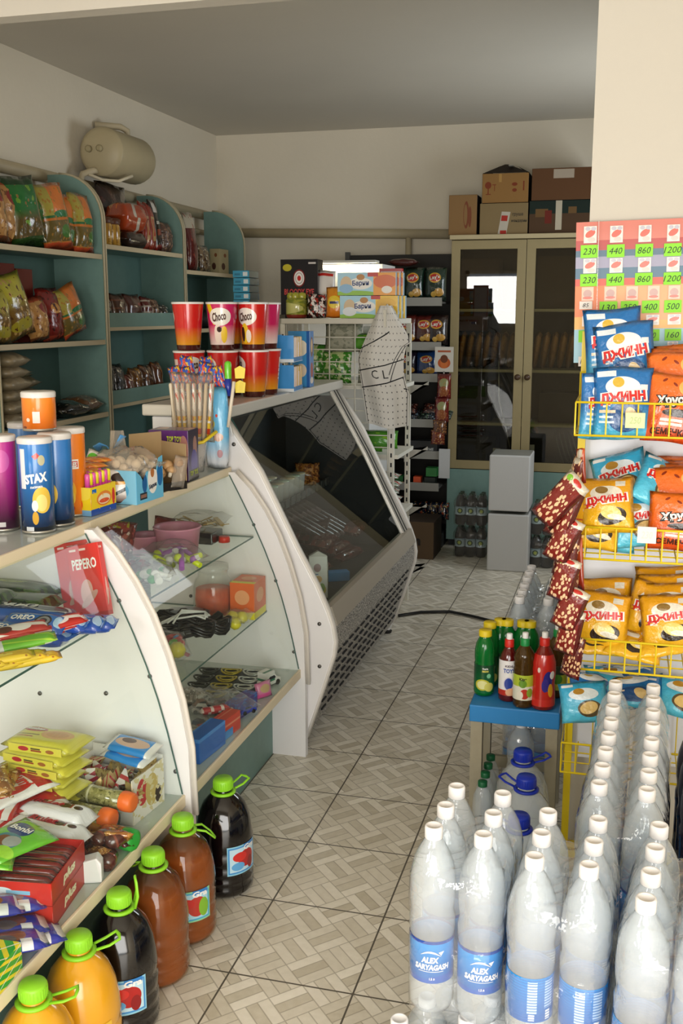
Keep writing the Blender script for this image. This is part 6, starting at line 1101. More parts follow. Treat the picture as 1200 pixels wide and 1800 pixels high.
t = thing('toy_truck', 'white toy truck with green stripe near the far end panel', 'toy truck', (-1.14, 3.24, LB), (0, 0, 70)); b = car(t, mat('#eceae4', .3, coat=.4), 1.25); MB().bx(-.038, .01, -.019, .019, .012, .055).build('cargo_box', art('truck_box', '#e9e7e2', [('r', 0, .2, 1, .5, '#2a7a5a')], .35), t)
pouch('toy_packet', 'pink toy packet standing near the far end of the bottom shelf', 'toy packet', .07, .055, .025, art('pink_packet', '#d87aa4', [('e', .5, .6, .3, .25, '#c9a87a'), ('r', 0, 0, 1, .3, '#e24a9a')], .3, coat=.5), (-1.115, 3.12, LB), (-10, 0, 60), 354, nu=8, nv=8)
def lbox(label, u, v, w, l, h, m, rz=80):
    p = at(u, v, z=LB); return carton('toy_box', label, 'toy box', (l, w, h), [m], (max(min(p.x - .03, -1.125), -1.3), p.y, LB), (0, 0, rz), 'toy boxes at the shelf edge')
lbox('blue toy box along the shelf edge, nearest to the first curved panel', 378, 1325, .05, .16, .075, art('blue_toy', '#2468c4', [('r', 0, .85, 1, 1, '#4a8fe0')], .3, coat=.4), 84)
lbox('red toy box along the shelf edge behind the blue one', 414, 1290, .045, .10, .06, art('red_toy_box', '#d83a24', [('r', 0, .6, 1, .7, '#e88a6a')], .3, coat=.4), 82)
lbox('purple toy box along the shelf edge, farthest of the row', 440, 1255, .045, .13, .055, art('purple_toy_box', '#4a2f8a', [('n', 4, .55, '#2a6ac0')], .3, coat=.4), 80)
lbox('light blue toy box lying low in front of the red one', 418, 1302, .03, .09, .025, art('ltblue_toy', '#3f8fd8', [], .3), 84)
for i, (x, y) in enumerate(((-1.20, 2.66), (-1.22, 2.72), (-1.35, 2.70), (-1.34, 3.03))): pouch('plastic_packet', 'crumpled greyish plastic packet on the bottom shelf, %s' % ('nearest', 'second', 'at the back', 'behind the car bags')[i], 'packet', .12, .10, .04, art('grey_packet', '#b3a79a', [('n', 5, .5, '#8d8378'), ('n', 9, .6, '#d8d2cc')], .2, coat=.5, bump=.3), (x, y, LB), (0, 0, 30 + 40 * i), 360 + i, 'greyish plastic packets', lying=True)
flow('toy_packet', 'red and white striped toy packet among the car bags on the bottom shelf', 'toy packet', .10, .03, .02, art('redwhite_toy', '#c2303a', [('s', 3, .3, '#ecd9d4', 0)], .3, coat=.4), (-1.185, 2.86, LB + .04), (0, 0, 40), 365)
# ---- goods inside the refrigerated case
DK, FS = .461, .781
wht = mat('#e6e4de', .35)
for i in range(10):
    t = thing('yogurt_cup', 'white dairy cup on the inner shelf of the refrigerated case, %s' % ('%s of the front row' % ORD[i] if i < 6 else '%s of the rear row' % ORD[i - 6]), 'dairy cup', (-1.445 - .085 * (i // 6), 4.16 + .078 * (i % 6), FS), (0, 0, 0), 'white dairy cups'); MB().lathe([(.026, 0), (.033, .085), (.035, .088)], 20).build('cup', wht, t); MB().lathe([(.0355, .088), (.0355, .091), (0, .0912)], 20, cap=False).build('foil_lid', mat('#d9c9a8' if i % 2 else '#c9d8c0', .3, metal=.3), t)
carton('dairy_carton', 'white dairy carton with dark band on the inner shelf near the white cups', 'carton', (.09, .07, .13), [art('milk1', '#e4e0dc', [('r', 0, .6, 1, .85, '#7a4a54'), ('r', .2, .25, .8, .4, '#5a6a8a')], .35)], (-1.47, 3.98, FS), (0, 0, 10))
carton('dairy_tub', 'greenish-white dairy tub with blue label on the inner shelf', 'tub', (.11, .11, .09), [art('milk2', '#d2dcc4', [('e', .5, .55, .3, .25, '#2a4a8a'), ('r', 0, .85, 1, 1, '#aebf8a')], .35)], (-1.57, 4.10, FS), (0, 0, 10), bevel=.01)
pouch('nut_bag', 'orange and brown bag on the inner shelf, farther along', 'bag', .12, .11, .05, art('nutbag', '#8a4a24', [('n', 8, .5, '#c9843c'), ('n', 12, .6, '#4a2414')], .25, coat=.5), (-1.45, 4.72, FS), (-10, 0, 20), 370)
for i in range(7): tag(pose(MB().lathe([(0, -.15), (.012, -.145), (.016, -.12), (.016, .12), (.012, .145), (0, .15)], 12, cap=False).build('sausage_stick', art('dark_sausage', '#2a1a1c', [('s', 3, .3, '#5a4a4a', 90)], .25, coat=.5)), (-1.37 + .008 * i, 4.35 + .045 * i, .66 + .0 * i), (58, 0, -52)), 'dark wrapped sausage stick leaning under the inner shelf, %s from the front' % ORD[i], 'sausage', 'leaning sausage sticks')
tag(pose(MB().bx(-.07, .07, -.04, .04, 0, .11).build('blue_carton', mat('#3a5a8a', .4), bevel=.003), (-1.40, 3.86, DK + .12), (0, 20, 20)), 'dusky blue carton leaning in the refrigerated case below the white cups', 'carton')
for i in range(10): flow('sausage_pack', 'dark red vacuum-packed sausage on the floor of the case, %s pack' % ORD[i], 'sausage pack', .22, .1, .05, art('redsaus', '#4a1a16', [('n', 4, .5, '#6a241c'), ('r', .3, .3, .7, .7, '#5a2c24'), ('n', 9, .66, '#a8948a')], .18, coat=.7), (-1.30 - .14 * (i % 2) + .01 * i, 4.28 + .11 * (i // 2), DK + .05 * (i % 3)), (8, 0, 75 + 8 * (i % 3)), 380 + i, 'vacuum-packed sausages')
carton('sausage_box', 'long dark carton lying across the sausage packs in the case', 'box', (.09, .3, .05), [art('dark_carton', '#3a1c18', [('r', .1, .3, .9, .6, '#b3a498'), ('r', .12, .35, .88, .55, '#4a241c')], .4)], (-1.35, 4.62, DK + .15), (0, 0, 8))
jm = art('juice_white', '#e2dfd2', [('e', .5, .3, .4, .25, '#b3582c'), ('e', .5, .75, .25, .12, '#8a2a1c'), ('n', 5, .6, '#c9c8a0')], .3, coat=.3)
for i in range(3):
    t = thing('juice_jug', 'white juice jug with handle at the near end of the case, %s' % ('front', 'middle', 'rear')[i], 'jug', (-1.27 - .005 * i, 3.70 + .085 * i, DK), (0, 0, 60), 'white juice jugs'); MB().lathe([(.035, 0), (.042, .006), (.042, .12), (.03, .16), (.016, .18), (.015, .19)], 20, sq=.6).build('body', jm, t); MB().lathe([(.018, .185), (.018, .205), (0, .207)], 16, cap=False).build('cap', mat('#d9d6c8', .4), t); MB().tube([(.036, 0, .10), (.062, 0, .11), (.06, 0, .15), (.03, 0, .165)], .007, 8).build('handle', mat('#e2dfd2', .4), t)
o = carton('juice_carton', 'white juice carton with dark red circle standing at the front of the case', 'carton', (.075, .05, .17), [art('juice_carton', '#e6e4dc', [('e', .45, .72, .2, .1, '#7a2418'), ('e', .55, .2, .36, .14, '#d8c23c'), ('e', .5, .45, .2, .08, '#d9a23c'), ('e', .7, .25, .16, .1, '#8ab04a'), ('r', .3, .55, .5, .58, '#3a6aa0')], .35, coat=.2)], (-1.165, 3.93, DK), (-8, 0, 20)); MB().prism([(-.037, 0), (.037, 0), (0, .02)], -.025, .025).build('gable', mat('#e6e4dc', .4), o).location = (0, 0, .17)
carton('blue_packet', 'bright blue packet lying on the floor of the refrigerated case', 'packet', (.1, .05, .04), [mat('#2f86c4', .35)], (-1.165, 4.22, DK), (0, 0, 30))
carton('dairy_box', 'olive and cream carton behind the bright blue packet in the case', 'box', (.16, .1, .09), [art('olive_box', '#8a8468', [('r', 0, .7, 1, 1, '#c9c4b0')], .45)], (-1.27, 4.15, DK), (0, 0, 18))
# ================================================================ GOODS ON THE WALL SHELVES
def front_pouch(label, cat, y, z, W_, H_, T_, m, seed, group=None, x=-2.67, rz=90, rx=-6, ry=0, name='snack_bag', texts=(), **k):
    """bag on a wall shelf, its face to the aisle; y along the shelf"""
    return pouch(name, label, cat, W_, H_, T_, m, (x, y, z), (rx, ry, rz), seed, group, texts, nu=10, nv=12, **k)
z1, z2, z3 = 1.891, 1.463, 1.091
pasta = art('pasta_bag', '#b9854a', [('v', 8, .35, '#d9a868'), ('n', 6, .6, '#7a4a24'), ('e', .7, .72, .2, .12, '#8a2420'), ('r', 0, 0, 1, .08, '#7a4224'), ('r', 0, .9, 1, 1, '#a84a2c')], .2, coat=.6, bump=.2)
gbag = art('green_bag', '#2f7a34', [('g', '#5a4a24', '#236a30', .35, .5), ('n', 5, .62, '#6f9a34'), ('v', 9, .25, '#8a6a3c'), ('r', 0, .86, 1, 1, '#173c20'), ('r', 0, 0, 1, .1, '#2a4a1c')], .18, coat=.7, bump=.2)
obag = art('orange_pasta', '#c9732c', [('r', .35, .5, 1, .95, '#d97a34'), ('r', 0, .46, 1, .5, '#2f6a3a'), ('r', 0, .5, .35, 1, '#a89a44'), ('r', 0, .1, 1, .42, '#6a5a2c'), ('v', 11, .3, '#a87a34'), ('e', .7, .25, .2, .1, '#4a7a34'), ('r', 0, 0, 1, .08, '#c9502c'), ('e', .6, .52, .25, .05, '#2f7a4a')], .18, coat=.7, bump=.2)
T1 = 'top shelf of the nearest green unit'
for i, (y, m, W_, H_, l) in enumerate(((4.075, pasta, .18, .27, 'tan pasta bag leftmost on the '), (4.20, pasta, .2, .28, 'tan pasta bag, second from the left on the '), (4.34, gbag, .2, .30, 'green-topped snack bag, first of two on the '), (4.46, gbag, .18, .28, 'green-topped snack bag, second of two on the '), (4.60, obag, .2, .30, 'orange pasta bag, left of three on the '), (4.72, obag, .18, .28, 'orange pasta bag, middle of three on the '), (4.84, obag, .17, .29, 'orange pasta bag, right of three on the '))):
    front_pouch(l + T1, 'snack bag', y, z1, W_, H_, .09, m, 400 + i, 'bags on the top shelf of the nearest unit', x=-2.65 - .05 * (i % 2), rz=84 - 6 * (i % 3), ry=(-5, 6, -8, 5, -8, 3, 0)[i])
ybag = art('yellow_pasta', '#a8863a', [('g', '#7a5a24', '#b8ae3c', .45, .65), ('v', 9, .32, '#c09a58'), ('e', .5, .2, .4, .1, '#a89a2c'), ('n', 9, .62, '#5a3a1c')], .18, coat=.7, bump=.2)
rbag = art('red_bag_dark', '#7a1a14', [('e', .5, .6, .22, .1, '#c98a3c'), ('r', 0, 0, 1, .1, '#a83a24'), ('n', 7, .6, '#4a100e')], .2, coat=.6, bump=.2)
T2 = 'middle shelf of the nearest green unit'
for i, (y, m, W_, H_, x, l) in enumerate(((4.07, ybag, .17, .24, -2.66, 'yellow-topped pasta bag, left one on the '), (4.25, ybag, .2, .29, -2.66, 'yellow-topped pasta bag, leaning on the '), (4.42, pasta, .15, .2, -2.67, 'small tan bag between the yellow and red ones, '), (4.56, rbag, .16, .25, -2.68, 'dark red snack bag on the '), (4.72, obag, .2, .24, -2.65, 'green and tan pasta bag at the right, '))):
    front_pouch(l + T2, 'snack bag', y, z2, W_, H_, .09, m, 410 + i, 'bags on the middle shelf of the nearest unit', x=x, rz=86 - 4 * (i % 2), ry=(0, -14, -8, -4, -18)[i])
for i, (y, h) in enumerate(((4.30, .36), (4.45, .34), (4.60, .22))): carton('snack_carton', 'dark red carton standing behind the bags on the nearest unit’s middle shelf, %s' % ('left', 'middle', 'right, lower')[i], 'box', (.14, .09, h), [art('darkred_carton%d' % i, '#6a1c12' if i < 2 else '#3a1a12', [('s', 6, .12, '#8a4a2c', 90)] if i == 0 else [], .4)], (-2.80, y, z2), (0, 0, 90), 'dark red cartons')
sack = mat('#8f7f63', .45, coat=.4, noise=.2, nscale=30)
for i in range(6): pouch('grain_bag', 'clear bag of brown grain in the left stack on the low shelf, %s' % ('topmost' if i == 5 else ORD[i] + ' from below'), 'grain bag', .22, .2, .075, sack, (-2.70 + .01 * (i % 2), 4.12, z3 + .052 * i), (0, 0, 92 + 4 * (i % 3)), 420 + i, 'stack of grain bags', lying=True, nu=10, nv=10)
for i in range(4): pouch('grain_bag', 'clear bag of grain in the dark second stack, %s' % ('topmost' if i == 3 else ORD[i] + ' from below'), 'grain bag', .2, .18, .065, mat('#6f6349', .45, coat=.4, noise=.2, nscale=30), (-2.78, 4.36, z3 + .05 * i), (0, 0, 95), 430 + i, 'second stack of grain bags', lying=True, nu=10, nv=10)
pouch('pasta_bag', 'dark yellow-labelled bag lying on the second grain stack', 'bag', .12, .1, .04, art('yl', '#4a4424', [('r', .2, .3, .8, .8, '#a89a3c')], .3), (-2.78, 4.38, z3 + .2), (0, 0, 90), 435, lying=True, nu=8, nv=8)
pouch('prune_bag', 'black prune bag lying flat on the nearest unit’s low shelf', 'bag', .22, .2, .08, art('prunes', '#17140f', [('v', 6, .3, '#2c261c'), ('n', 9, .64, '#8a8474')], .12, coat=.8, bump=.3), (-2.68, 4.62, z3), (0, 0, 80), 436, lying=True, nu=10, nv=10)
pouch('raisin_bag', 'brown dried-fruit bag beside the black one at the shelf end', 'bag', .2, .2, .09, art('raisins', '#6a4a30', [('v', 8, .3, '#8a6440'), ('n', 9, .64, '#b09a78')], .15, coat=.7, bump=.3), (-2.70, 4.805, z3), (0, 0, 92), 437, lying=True, nu=10, nv=10)
pouch('nut_bag', 'dark bag with yellow label standing low behind the orange tub', 'bag', .14, .12, .06, art('dyl', '#2a2418', [('n', 6, .5, '#5a4a2c'), ('e', .5, .3, .3, .15, '#8a7a2c')], .2, coat=.6), (-2.66, 4.46, z3), (-20, 0, 90), 438, nu=8, nv=8)
# second unit
zz1, zz2, zz3 = 1.946, 1.531, 1.126
goldj = art('gold_jar', '#b98a34', [('s', 10, .3, '#8a5f1c', 0), ('n', 7, .6, '#d8b060')], .2, coat=.7)
for i, y in enumerate((5.02, 5.10, 5.19)):
    t = thing('honey_jar', 'gold jar with dark crown-shaped lid on the middle unit’s top shelf, %s from the left' % ORD[i], 'jar', (-2.67, y, zz1), (0, 0, 0), 'gold jars'); MB().lathe([(.035, 0), (.04, .006), (.04, .10), (.036, .115)], 20, cap=False).build('body', goldj, t); MB().lathe([(.038, .113), (.04, .118), (.044, .14), (.03, .146), (0, .147)], 16, cap=False).build('lid', mat('#5a3420', .4), t)
ored = art('orange_pack', '#a8401c', [('r', .36, 0, .48, 1, '#c9bfae'), ('e', .18, .72, .1, .14, '#c9a074'), ('r', .08, .45, .28, .5, '#d8742c'), ('n', 4, .62, '#c2562a')], .2, coat=.6, bump=.12)
dk1 = art('dark_pack', '#2a1a14', [('r', 0, .45, 1, .7, '#a8995a'), ('e', .55, .82, .2, .12, '#8a4a2c')], .25, coat=.5)
flow('cocoa_pack', 'dark pack with gold band lying under the orange pack, middle unit’s top shelf', 'pack', .26, .12, .09, dk1, (-2.68, 5.40, zz1), (0, 0, 90), 440)
flow('coffee_pack', 'large orange pack with white band on the middle unit’s top shelf', 'pack', .28, .14, .15, ored, (-2.69, 5.40, zz1 + .09), (0, 0, 88), 441)
front_pouch('dark brown upright bag at the back of the middle unit’s top shelf', 'bag', 5.50, zz1, .36, .36, .08, art('dkbrown', '#2c1512', [('n', 4, .55, '#4a241c'), ('r', 0, .9, 1, 1, '#1c0e0c')], .2, coat=.6, bump=.3), 442, x=-2.80)
for i in range(2): front_pouch('upright red and cream bag, %s of two on the middle unit’s top shelf' % ('left', 'right')[i], 'bag', 5.60 + .07 * i, zz1, .1, .27, .06, art('redcream', '#8a2c1c', [('r', .3, .2, .7, .7, '#b08a5a'), ('r', .4, .3, .6, .65, '#a83a24')], .2, coat=.6), 443 + i, 'red and cream bags')
front_pouch('narrow black and white bag leaning on the middle unit’s top shelf', 'bag', 5.76, zz1, .1, .29, .05, art('bwbag', '#1c1512', [('r', .25, .75, .7, .98, '#cfc9c0'), ('r', .3, .52, .8, .58, '#b9b3a8'), ('r', .3, .3, .9, .42, '#8a3a24'), ('r', 0, 0, .8, .12, '#7a1c18')], .2, coat=.6), 446, ry=-6)
front_pouch('brown tied bag slumped against the middle unit’s right panel, top shelf', 'bag', 5.86, zz1, .14, .18, .09, art('tied', '#5a4034', [('n', 6, .55, '#8a6a54'), ('n', 9, .62, '#2c1c18')], .25, coat=.5, bump=.4), 447)
for i, (y, W_, H_, m, l) in enumerate(((5.06, .14, .16, art('clearnuts', '#3a2418', [('n', 5, .55, '#8a7a68'), ('n', 10, .62, '#c9c0b4')], .15, coat=.8, bump=.3), 'clear bag of dark sweets'), (5.22, .15, .17, art('brownloaf', '#4a2a18', [('s', 4, .2, '#6a3a20', 90)], .25, coat=.5), 'brown loaf pack'), (5.40, .2, .17, art('brownred', '#4a2014', [('r', .6, .2, .95, .3, '#8a2420'), ('r', .55, .6, .9, .7, '#8a2420')], .25, coat=.5), 'brown and red biscuit pack'), (5.56, .09, .16, art('dkred2', '#5a1a14', [('s', 5, .3, '#a89a8a', 90)], .25, coat=.5), 'dark red striped pack'), (5.66, .09, .15, art('palestripe', '#8a6a54', [('n', 7, .5, '#4a3020')], .25, coat=.5), 'pale brown pack'), (5.78, .1, .12, art('dkclear', '#24201a', [('n', 7, .6, '#a8a498')], .15, coat=.8), 'small dark clear bag'))):
    front_pouch(l + ' behind the upper lip board of the middle unit', 'bag', y, zz2, W_, H_, .08, m, 450 + i, 'bags on the middle unit')
for i, (y, W_, H_, m, l) in enumerate(((5.06, .15, .30, art('darkpack2', '#1c1412', [('r', .1, .55, .9, .75, '#7a706a'), ('r', .6, .1, .66, .5, '#8a8480')], .15, coat=.8), 'tall black pack with pale band'), (5.19, .12, .2, art('darkpack3', '#221a16', [('n', 4, .62, '#8a8074')], .15, coat=.8, bump=.4), 'black crinkled pack'), (5.30, .1, .14, art('redstr', '#6a2a1c', [('s', 4, .25, '#b0a08a', 0)], .2, coat=.6), 'red striped small pack'), (5.40, .12, .17, art('amberp', '#6a421c', [('n', 5, .55, '#a8742c')], .15, coat=.8), 'amber sweets pack'), (5.54, .15, .18, art('amberq', '#4a2a18', [('n', 6, .55, '#7a4a24'), ('n', 10, .64, '#c9c0b0')], .15, coat=.8), 'brown dried-fruit pack'), (5.68, .11, .19, art('amberr', '#5a3018', [('n', 6, .6, '#8a5a2c')], .15, coat=.8), 'reddish brown pack'))):
    front_pouch(l + ' behind the lower lip board of the middle unit', 'bag', y, zz3, W_, H_, .08, m, 460 + i, 'bags low on the middle unit')
# third unit
z4 = 1.856
front_pouch('dark green bag at the left of the far unit’s top shelf', 'bag', 6.07, z4, .16, .25, .08, art('dkgreen', '#12382c', [('n', 5, .6, '#1f5a44'), ('e', .7, .2, .15, .12, '#7a4a34')], .2, coat=.6, bump=.2), 470)
front_pouch('tall dark red bag with white tied top on the far unit’s top shelf', 'bag', 6.26, z4, .15, .36, .07, art('redwhite_tall', '#5a1414', [('r', 0, .72, 1, 1, '#b9b09c'), ('r', .72, 0, 1, .7, '#8a8070'), ('n', 6, .62, '#8a3a30')], .2, coat=.6, bump=.2), 471)
front_pouch('clear bag with brown print, right of the tall red bag on the far unit', 'bag', 6.45, z4, .16, .17, .06, art('clearbrown', '#7a6448', [('n', 5, .5, '#4a3424'), ('n', 9, .62, '#c9c0a8')], .2, coat=.6), 472)
carton('snack_carton', 'cream carton with brown print at the right of the far unit’s top shelf', 'box', (.16, .07, .16), [art('creamc', '#a89a74', [('e', .6, .75, .14, .08, '#7a4a2c'), ('e', .4, .3, .2, .14, '#4a2c20')], .5)], (-2.66, 6.68, z4), (0, 0, 90))
tag(pose(MB().lathe([(.05, 0), (.13, .02), (.15, .06), (.13, .10), (.05, .12)], 24).build('dark_pan', mat('#17171a', .4)), (-2.70, 6.42, 1.501)), 'round black pan-like object on the far unit’s second shelf', 'pan')
# ================================================================ BACK WALL: boxes, cabinet contents, bottles, shelving
kraft = lambda n, c, ls=(): art(n, c, ls, .75)
def bxo(label, x0, x1, z0, z1, d, y, m, side='#3a2a1c', group='cardboard boxes on the cabinet', rz=0):
    return carton('cardboard_box', label, 'box', (x1 - x0, d, z1 - z0), [m, mat(side, .8)], ((x0 + x1) / 2, y + d / 2, z0), (0, 0, rz), group, mi=(0, 1, 1, 1, 1, 1), bevel=.003)
CZ = 2.106
ink = '#7a3a2c'
bxo('small cardboard box with red scribble at the left end on the cabinet', -1.182, -.995, CZ, 2.362, .2, 7.06, kraft('kraft1', '#8a6a44', [('e', .62, .5, .1, .34, '#7a4630'), ('e', .6, .5, .06, .26, '#8a6a44'), ('e', .75, .45, .06, .26, '#7a4630')]), '#2a1e14')
o = bxo('low cardboard box with white and red label, second from the left on the cabinet', -.975, -.662, CZ, 2.302, .26, 7.05, kraft('kraft2', '#84704e', [('r', .42, .0, .6, .72, '#b9b0a0', -6), ('r', .45, .42, .58, .6, '#a8342a', -4), ('r', .43, .0, .56, .12, '#a8342a')]), '#2a1e14')
tb = MB(); write(tb, 'груша', .07, .022, on_front(-.131), 0, .01, .1, .09, .12); write(tb, 'мандарин', .1, .02, on_front(-.131), 0, .01, .1, .1, .08); tb.build('lettering', mat('#3a3428', .6), o, fix=False)
o = bxo('open cardboard box with goblet and arrow marks, top middle of the pile', -.965, -.665, 2.305, 2.49, .26, 7.06, kraft('kraft3', '#8f6a3c', [('e', .13, .6, .07, .12, '#7a3a24'), ('r', .12, .3, .145, .5, '#7a3a24'), ('r', .08, .28, .19, .31, '#7a3a24'), ('r', .22, .6, .3, .63, '#7a3a24'), ('r', .26, .4, .275, .62, '#7a3a24'), ('e', .7, .42, .05, .06, '#7a3a24'), ('e', .7, .62, .06, .06, '#7a3a24'), ('r', .88, .4, .91, .72, '#7a3a24'), ('r', .36, .7, .42, .98, '#a8824a')]), '#241a12')
mb = MB(); mb.add([(-.15, -.13, .186), (.15, -.13, .186), (.0, -.0, .255), (-.02, 0, .256)], [(0, 1, 2, 3)]); mb.add([(.15, -.13, .186), (.15, .13, .186), (.06, .02, .245)], [(0, 1, 2)]); mb.add([(-.15, -.13, .186), (-.15, .13, .186), (-.05, .02, .25)], [(0, 2, 1)]); mb.build('flaps', mat('#2c2016', .8), o)
MB().prism([(-.015, 0), (.015, 0), (.015, .004), (-.015, .004)], -.06, .06, M=None).build('tape', mat('#8a8478', .5), o).location = (.03, -.05, .232)
bxo('dark brown cardboard box with barcode sticker, top right of the pile', -.645, -.265, 2.312, 2.51, .3, 7.05, kraft('kraft4', '#5f4028', [('r', .36, .68, .70, .96, '#a89a88'), ('s', 60, .0, '#2a2018')]), '#2a1e14')
bxo('dark printed cardboard box with white tape, lower right of the pile', -.655, -.255, CZ, 2.31, .3, 7.05, kraft('kraft5', '#4f3a28', [('r', 0, .6, 1, 1, '#1f2a24'), ('r', .1, .5, .3, .75, '#6a5030'), ('r', .25, .3, .36, .7, '#6a2a20'), ('r', .62, .6, .75, .8, '#6a5030'), ('r', .42, .1, .52, 1, '#b9ae98')]), '#2a1e14')
# inside the cabinet
def inC(label, name, cat, x, z, d, m, group=None, y=7.18): return carton(name, label, cat, d, [m], (x, y, z), (0, 0, 0), group)
loafm = art('loaf', '#9a6a38', [('g', '#6a4422', '#b98548', 0, 1), ('n', 6, .58, '#7a5028')], .6)
for i in range(16):
    x = -1.11 + i * .056
    if abs(x + .665) < .02: continue
    tag(pose(MB().lathe([(0, 0), (.05, .02), (.085, .09), (.09, .17), (.07, .23), (0, .25)], 14, cap=False).build('bread_loaf', loafm), (x, 7.2, 1.229), (0, 8, 0)), 'brown bread loaf standing in the row on the cabinet’s middle shelf, %s from the left' % ORD[i], 'bread', 'bread loaves in the cabinet').scale = (.30, 1, 1)
for i, (x, z, w, h, c, l) in enumerate(((-.98, 1.628, .26, .33, '#4a3424', 'top shelf, left'), (-.45, 1.628, .3, .34, '#54402c', 'top shelf, right'), (-1.0, .868, .24, .24, '#3a2c22', 'third shelf, left'), (-.42, .868, .28, .2, '#33281f', 'third shelf, right'), (-.98, .568, .28, .2, '#2c231c', 'bottom, left'), (-1.02, 1.43, .2, .12, '#54301e', 'above the loaves, left'))):
    if i == 5: z = 1.48
    inC('brown carton inside the glass-door cabinet, ' + l, 'cardboard_box', 'box', x, z, (w, .2, h), mat(c, .8), 'cartons inside the cabinet', y=7.26)
for i in range(7): tag(pose(MB().lathe([(0, 0), (.1, .004), (.12, .012), (.118, .016), (.09, .01), (0, .008)], 24, cap=False).build('plate', mat('#6a6864', .25, coat=.5)), (-.42 + .028 * i, 7.22, .69), (0, 72, 0)), 'grey plate standing on edge at the cabinet bottom, %s from the left' % ORD[i], 'plate', 'plates standing in the cabinet')
for i, (x, z) in enumerate(((-.83, .568), (-.60, .60))): inC('white paper slip leaning at the cabinet bottom, %s door' % ('left', 'right')[i], 'paper_slip', 'paper', x, z, (.05, .01, .12), mat('#c9c4b8', .6), 'paper slips', y=7.12)
t = thing('cable_bundle', 'thin pale cable hanging down inside the left door of the cabinet', 'cable', (-.80, 7.1, .7)); MB().tube([(-.03, 0, .58), (-.025, 0, .42), (-.02, 0, .32), (.04, .0, .10), (.06, 0, .0)], .003, 6).build('cable', mat('#b9b2a2', .5), t)
# beer bottles left and right of the white boxes
beer = mat('#2f2410', .1, trans=.5, ior=1.2, coat=.5); BP = [(0, .003), (.027, 0), (.033, .006), (.034, .02), (.034, .135), (.031, .16), (.02, .185), (.013, .196), (.0125, .204)]
blab = art('beer_label', '#a8bcc4', [('e', .5, .5, .09, .34, '#2f4a2c'), ('e', .5, .5, .05, .2, '#a8b43c'), ('r', 0, .86, 1, 1, '#7a94a0')], .35); beer_proto = None
def beer_pack(label, x, y, z, n):
    global beer_proto
    t = thing('beer_pack', label, 'bottle pack', (x, y, z), (0, 0, 0), 'packs of brown bottles by the cabinet')
    for j in range(2):
        for i in range(n):
            if beer_proto is None:
                b = MB().lathe(BP, 20, cap=False).build('bottle', beer, t); MB().lathe(scap(.0145, .2, .012), 14, cap=False).build('cap', mat('#3a4a3a', .4), b); MB().lathe([(.0345, .07), (.0345, .125)], 24, cap=False, a0=-PI / 2 - PI, a1=PI / 2).build('label', blab, b); beer_proto = b
            else:
                b = beer_proto.copy(); C.objects.link(b); b.parent = t
                for ch in beer_proto.children: c = ch.copy(); C.objects.link(c); c.parent = b
            b.location = ((i - (n - 1) / 2) * .071, (j - .5) * .071, 0)
    mb = film_mesh(n, 2, .071, .071, int(x * -100), 1); mb.v = [(a * .97, b * .97, c * .68) for a, b, c in mb.v]; mb.build('shrink_film', clear('beer_film', '#f2f2ee', .04, rough=.12, gloss=1.2, bump=.5), t); return t
beer_pack('shrink-wrapped pack of brown bottles left of the white boxes, lower', -.945, 6.80, 0, 3); beer_pack('shrink-wrapped pack of brown bottles left of the white boxes, upper', -.945, 6.80, .216, 3)
beer_pack('shrink-wrapped pack of brown bottles right of the white boxes, lower', -.43, 6.62, 0, 3); beer_pack('shrink-wrapped pack of brown bottles right of the white boxes, upper', -.43, 6.62, .216, 3)
# cardboard box under the shelving
o = bxo('brown cardboard box with black lettering under the dark metal shelving', -1.52, -1.165, 0, .25, .3, 6.60, kraft('kraft6', '#5f4c38'), '#3a2c20', None)
tb = MB(); write(tb, 'трус', .15, .05, on_front(-.151), 0, .06, 0, -.05, .17); write(tb, 'cream', .2, .05, on_front(-.151), 0, .06, 0, -.01, .115); write(tb, 'ice cream', .12, .016, on_front(-.151), 0, .02, 0, -.02, .03); tb.build('lettering', mat('#1a1410', .6), o, fix=False)
# crisps on the metal shelving
def crisp(c1, c2, nm): return art(nm, c1, [('g', c2, c1, 0, .8), ('e', .5, .68, .28, .15, '#c9962c'), ('e', .5, .68, .24, .11, '#b3302a'), ('e', .7, .25, .22, .12, '#b98a3a'), ('e', .45, .2, .12, .08, '#c9a04a')], .2, coat=.6, bump=.2)
gr, rd, bl_ = crisp('#1a3024', '#12241c', 'crisp_green'), crisp('#5a1f18', '#2c1614', 'crisp_red'), crisp('#1c3a6a', '#1a2a54', 'crisp_blue')
for i, (x, z, m, l) in enumerate(((-1.52, 1.674, gr, 'dark green crisp bag on the top crisp shelf, left'), (-1.40, 1.674, gr, 'dark green crisp bag on the top crisp shelf, middle'), (-1.25, 1.674, gr, 'dark green crisp bag on the top crisp shelf, right'), (-1.44, 1.384, rd, 'dark red crisp bag on the second crisp shelf, left'), (-1.32, 1.384, rd, 'dark red crisp bag on the second crisp shelf, middle'), (-1.235, 1.384, crisp('#2c1e1a', '#1c1614', 'crisp_black'), 'black crisp bag on the second crisp shelf, right'), (-1.44, 1.174, crisp('#24182a', '#1a1420', 'crisp_purple'), 'dark purple crisp bag on the third crisp shelf'), (-1.30, 1.174, bl_, 'blue crisp bag on the third crisp shelf'))):
    h = .22 if z > 1.6 else .2 if z > 1.3 else .17
    pouch('crisp_bag', l, 'crisp bag', .15, h, .07, m, (x, 6.98, z), (-4, 0, 0), 500 + i, 'crisp bags on the metal shelving', [("Lay's", .07, .03, 0, h * .68, mat('#d9d2c4', .4), 10)], nu=10, nv=10)
pouch('snack_bag', 'dark red snack bag lying on top of the green crisp bags', 'snack bag', .2, .12, .05, mat('#4a1c18', .25, coat=.5), (-1.47, 7.0, 1.905), (0, 0, 0), 510, lying=True, nu=8, nv=8)
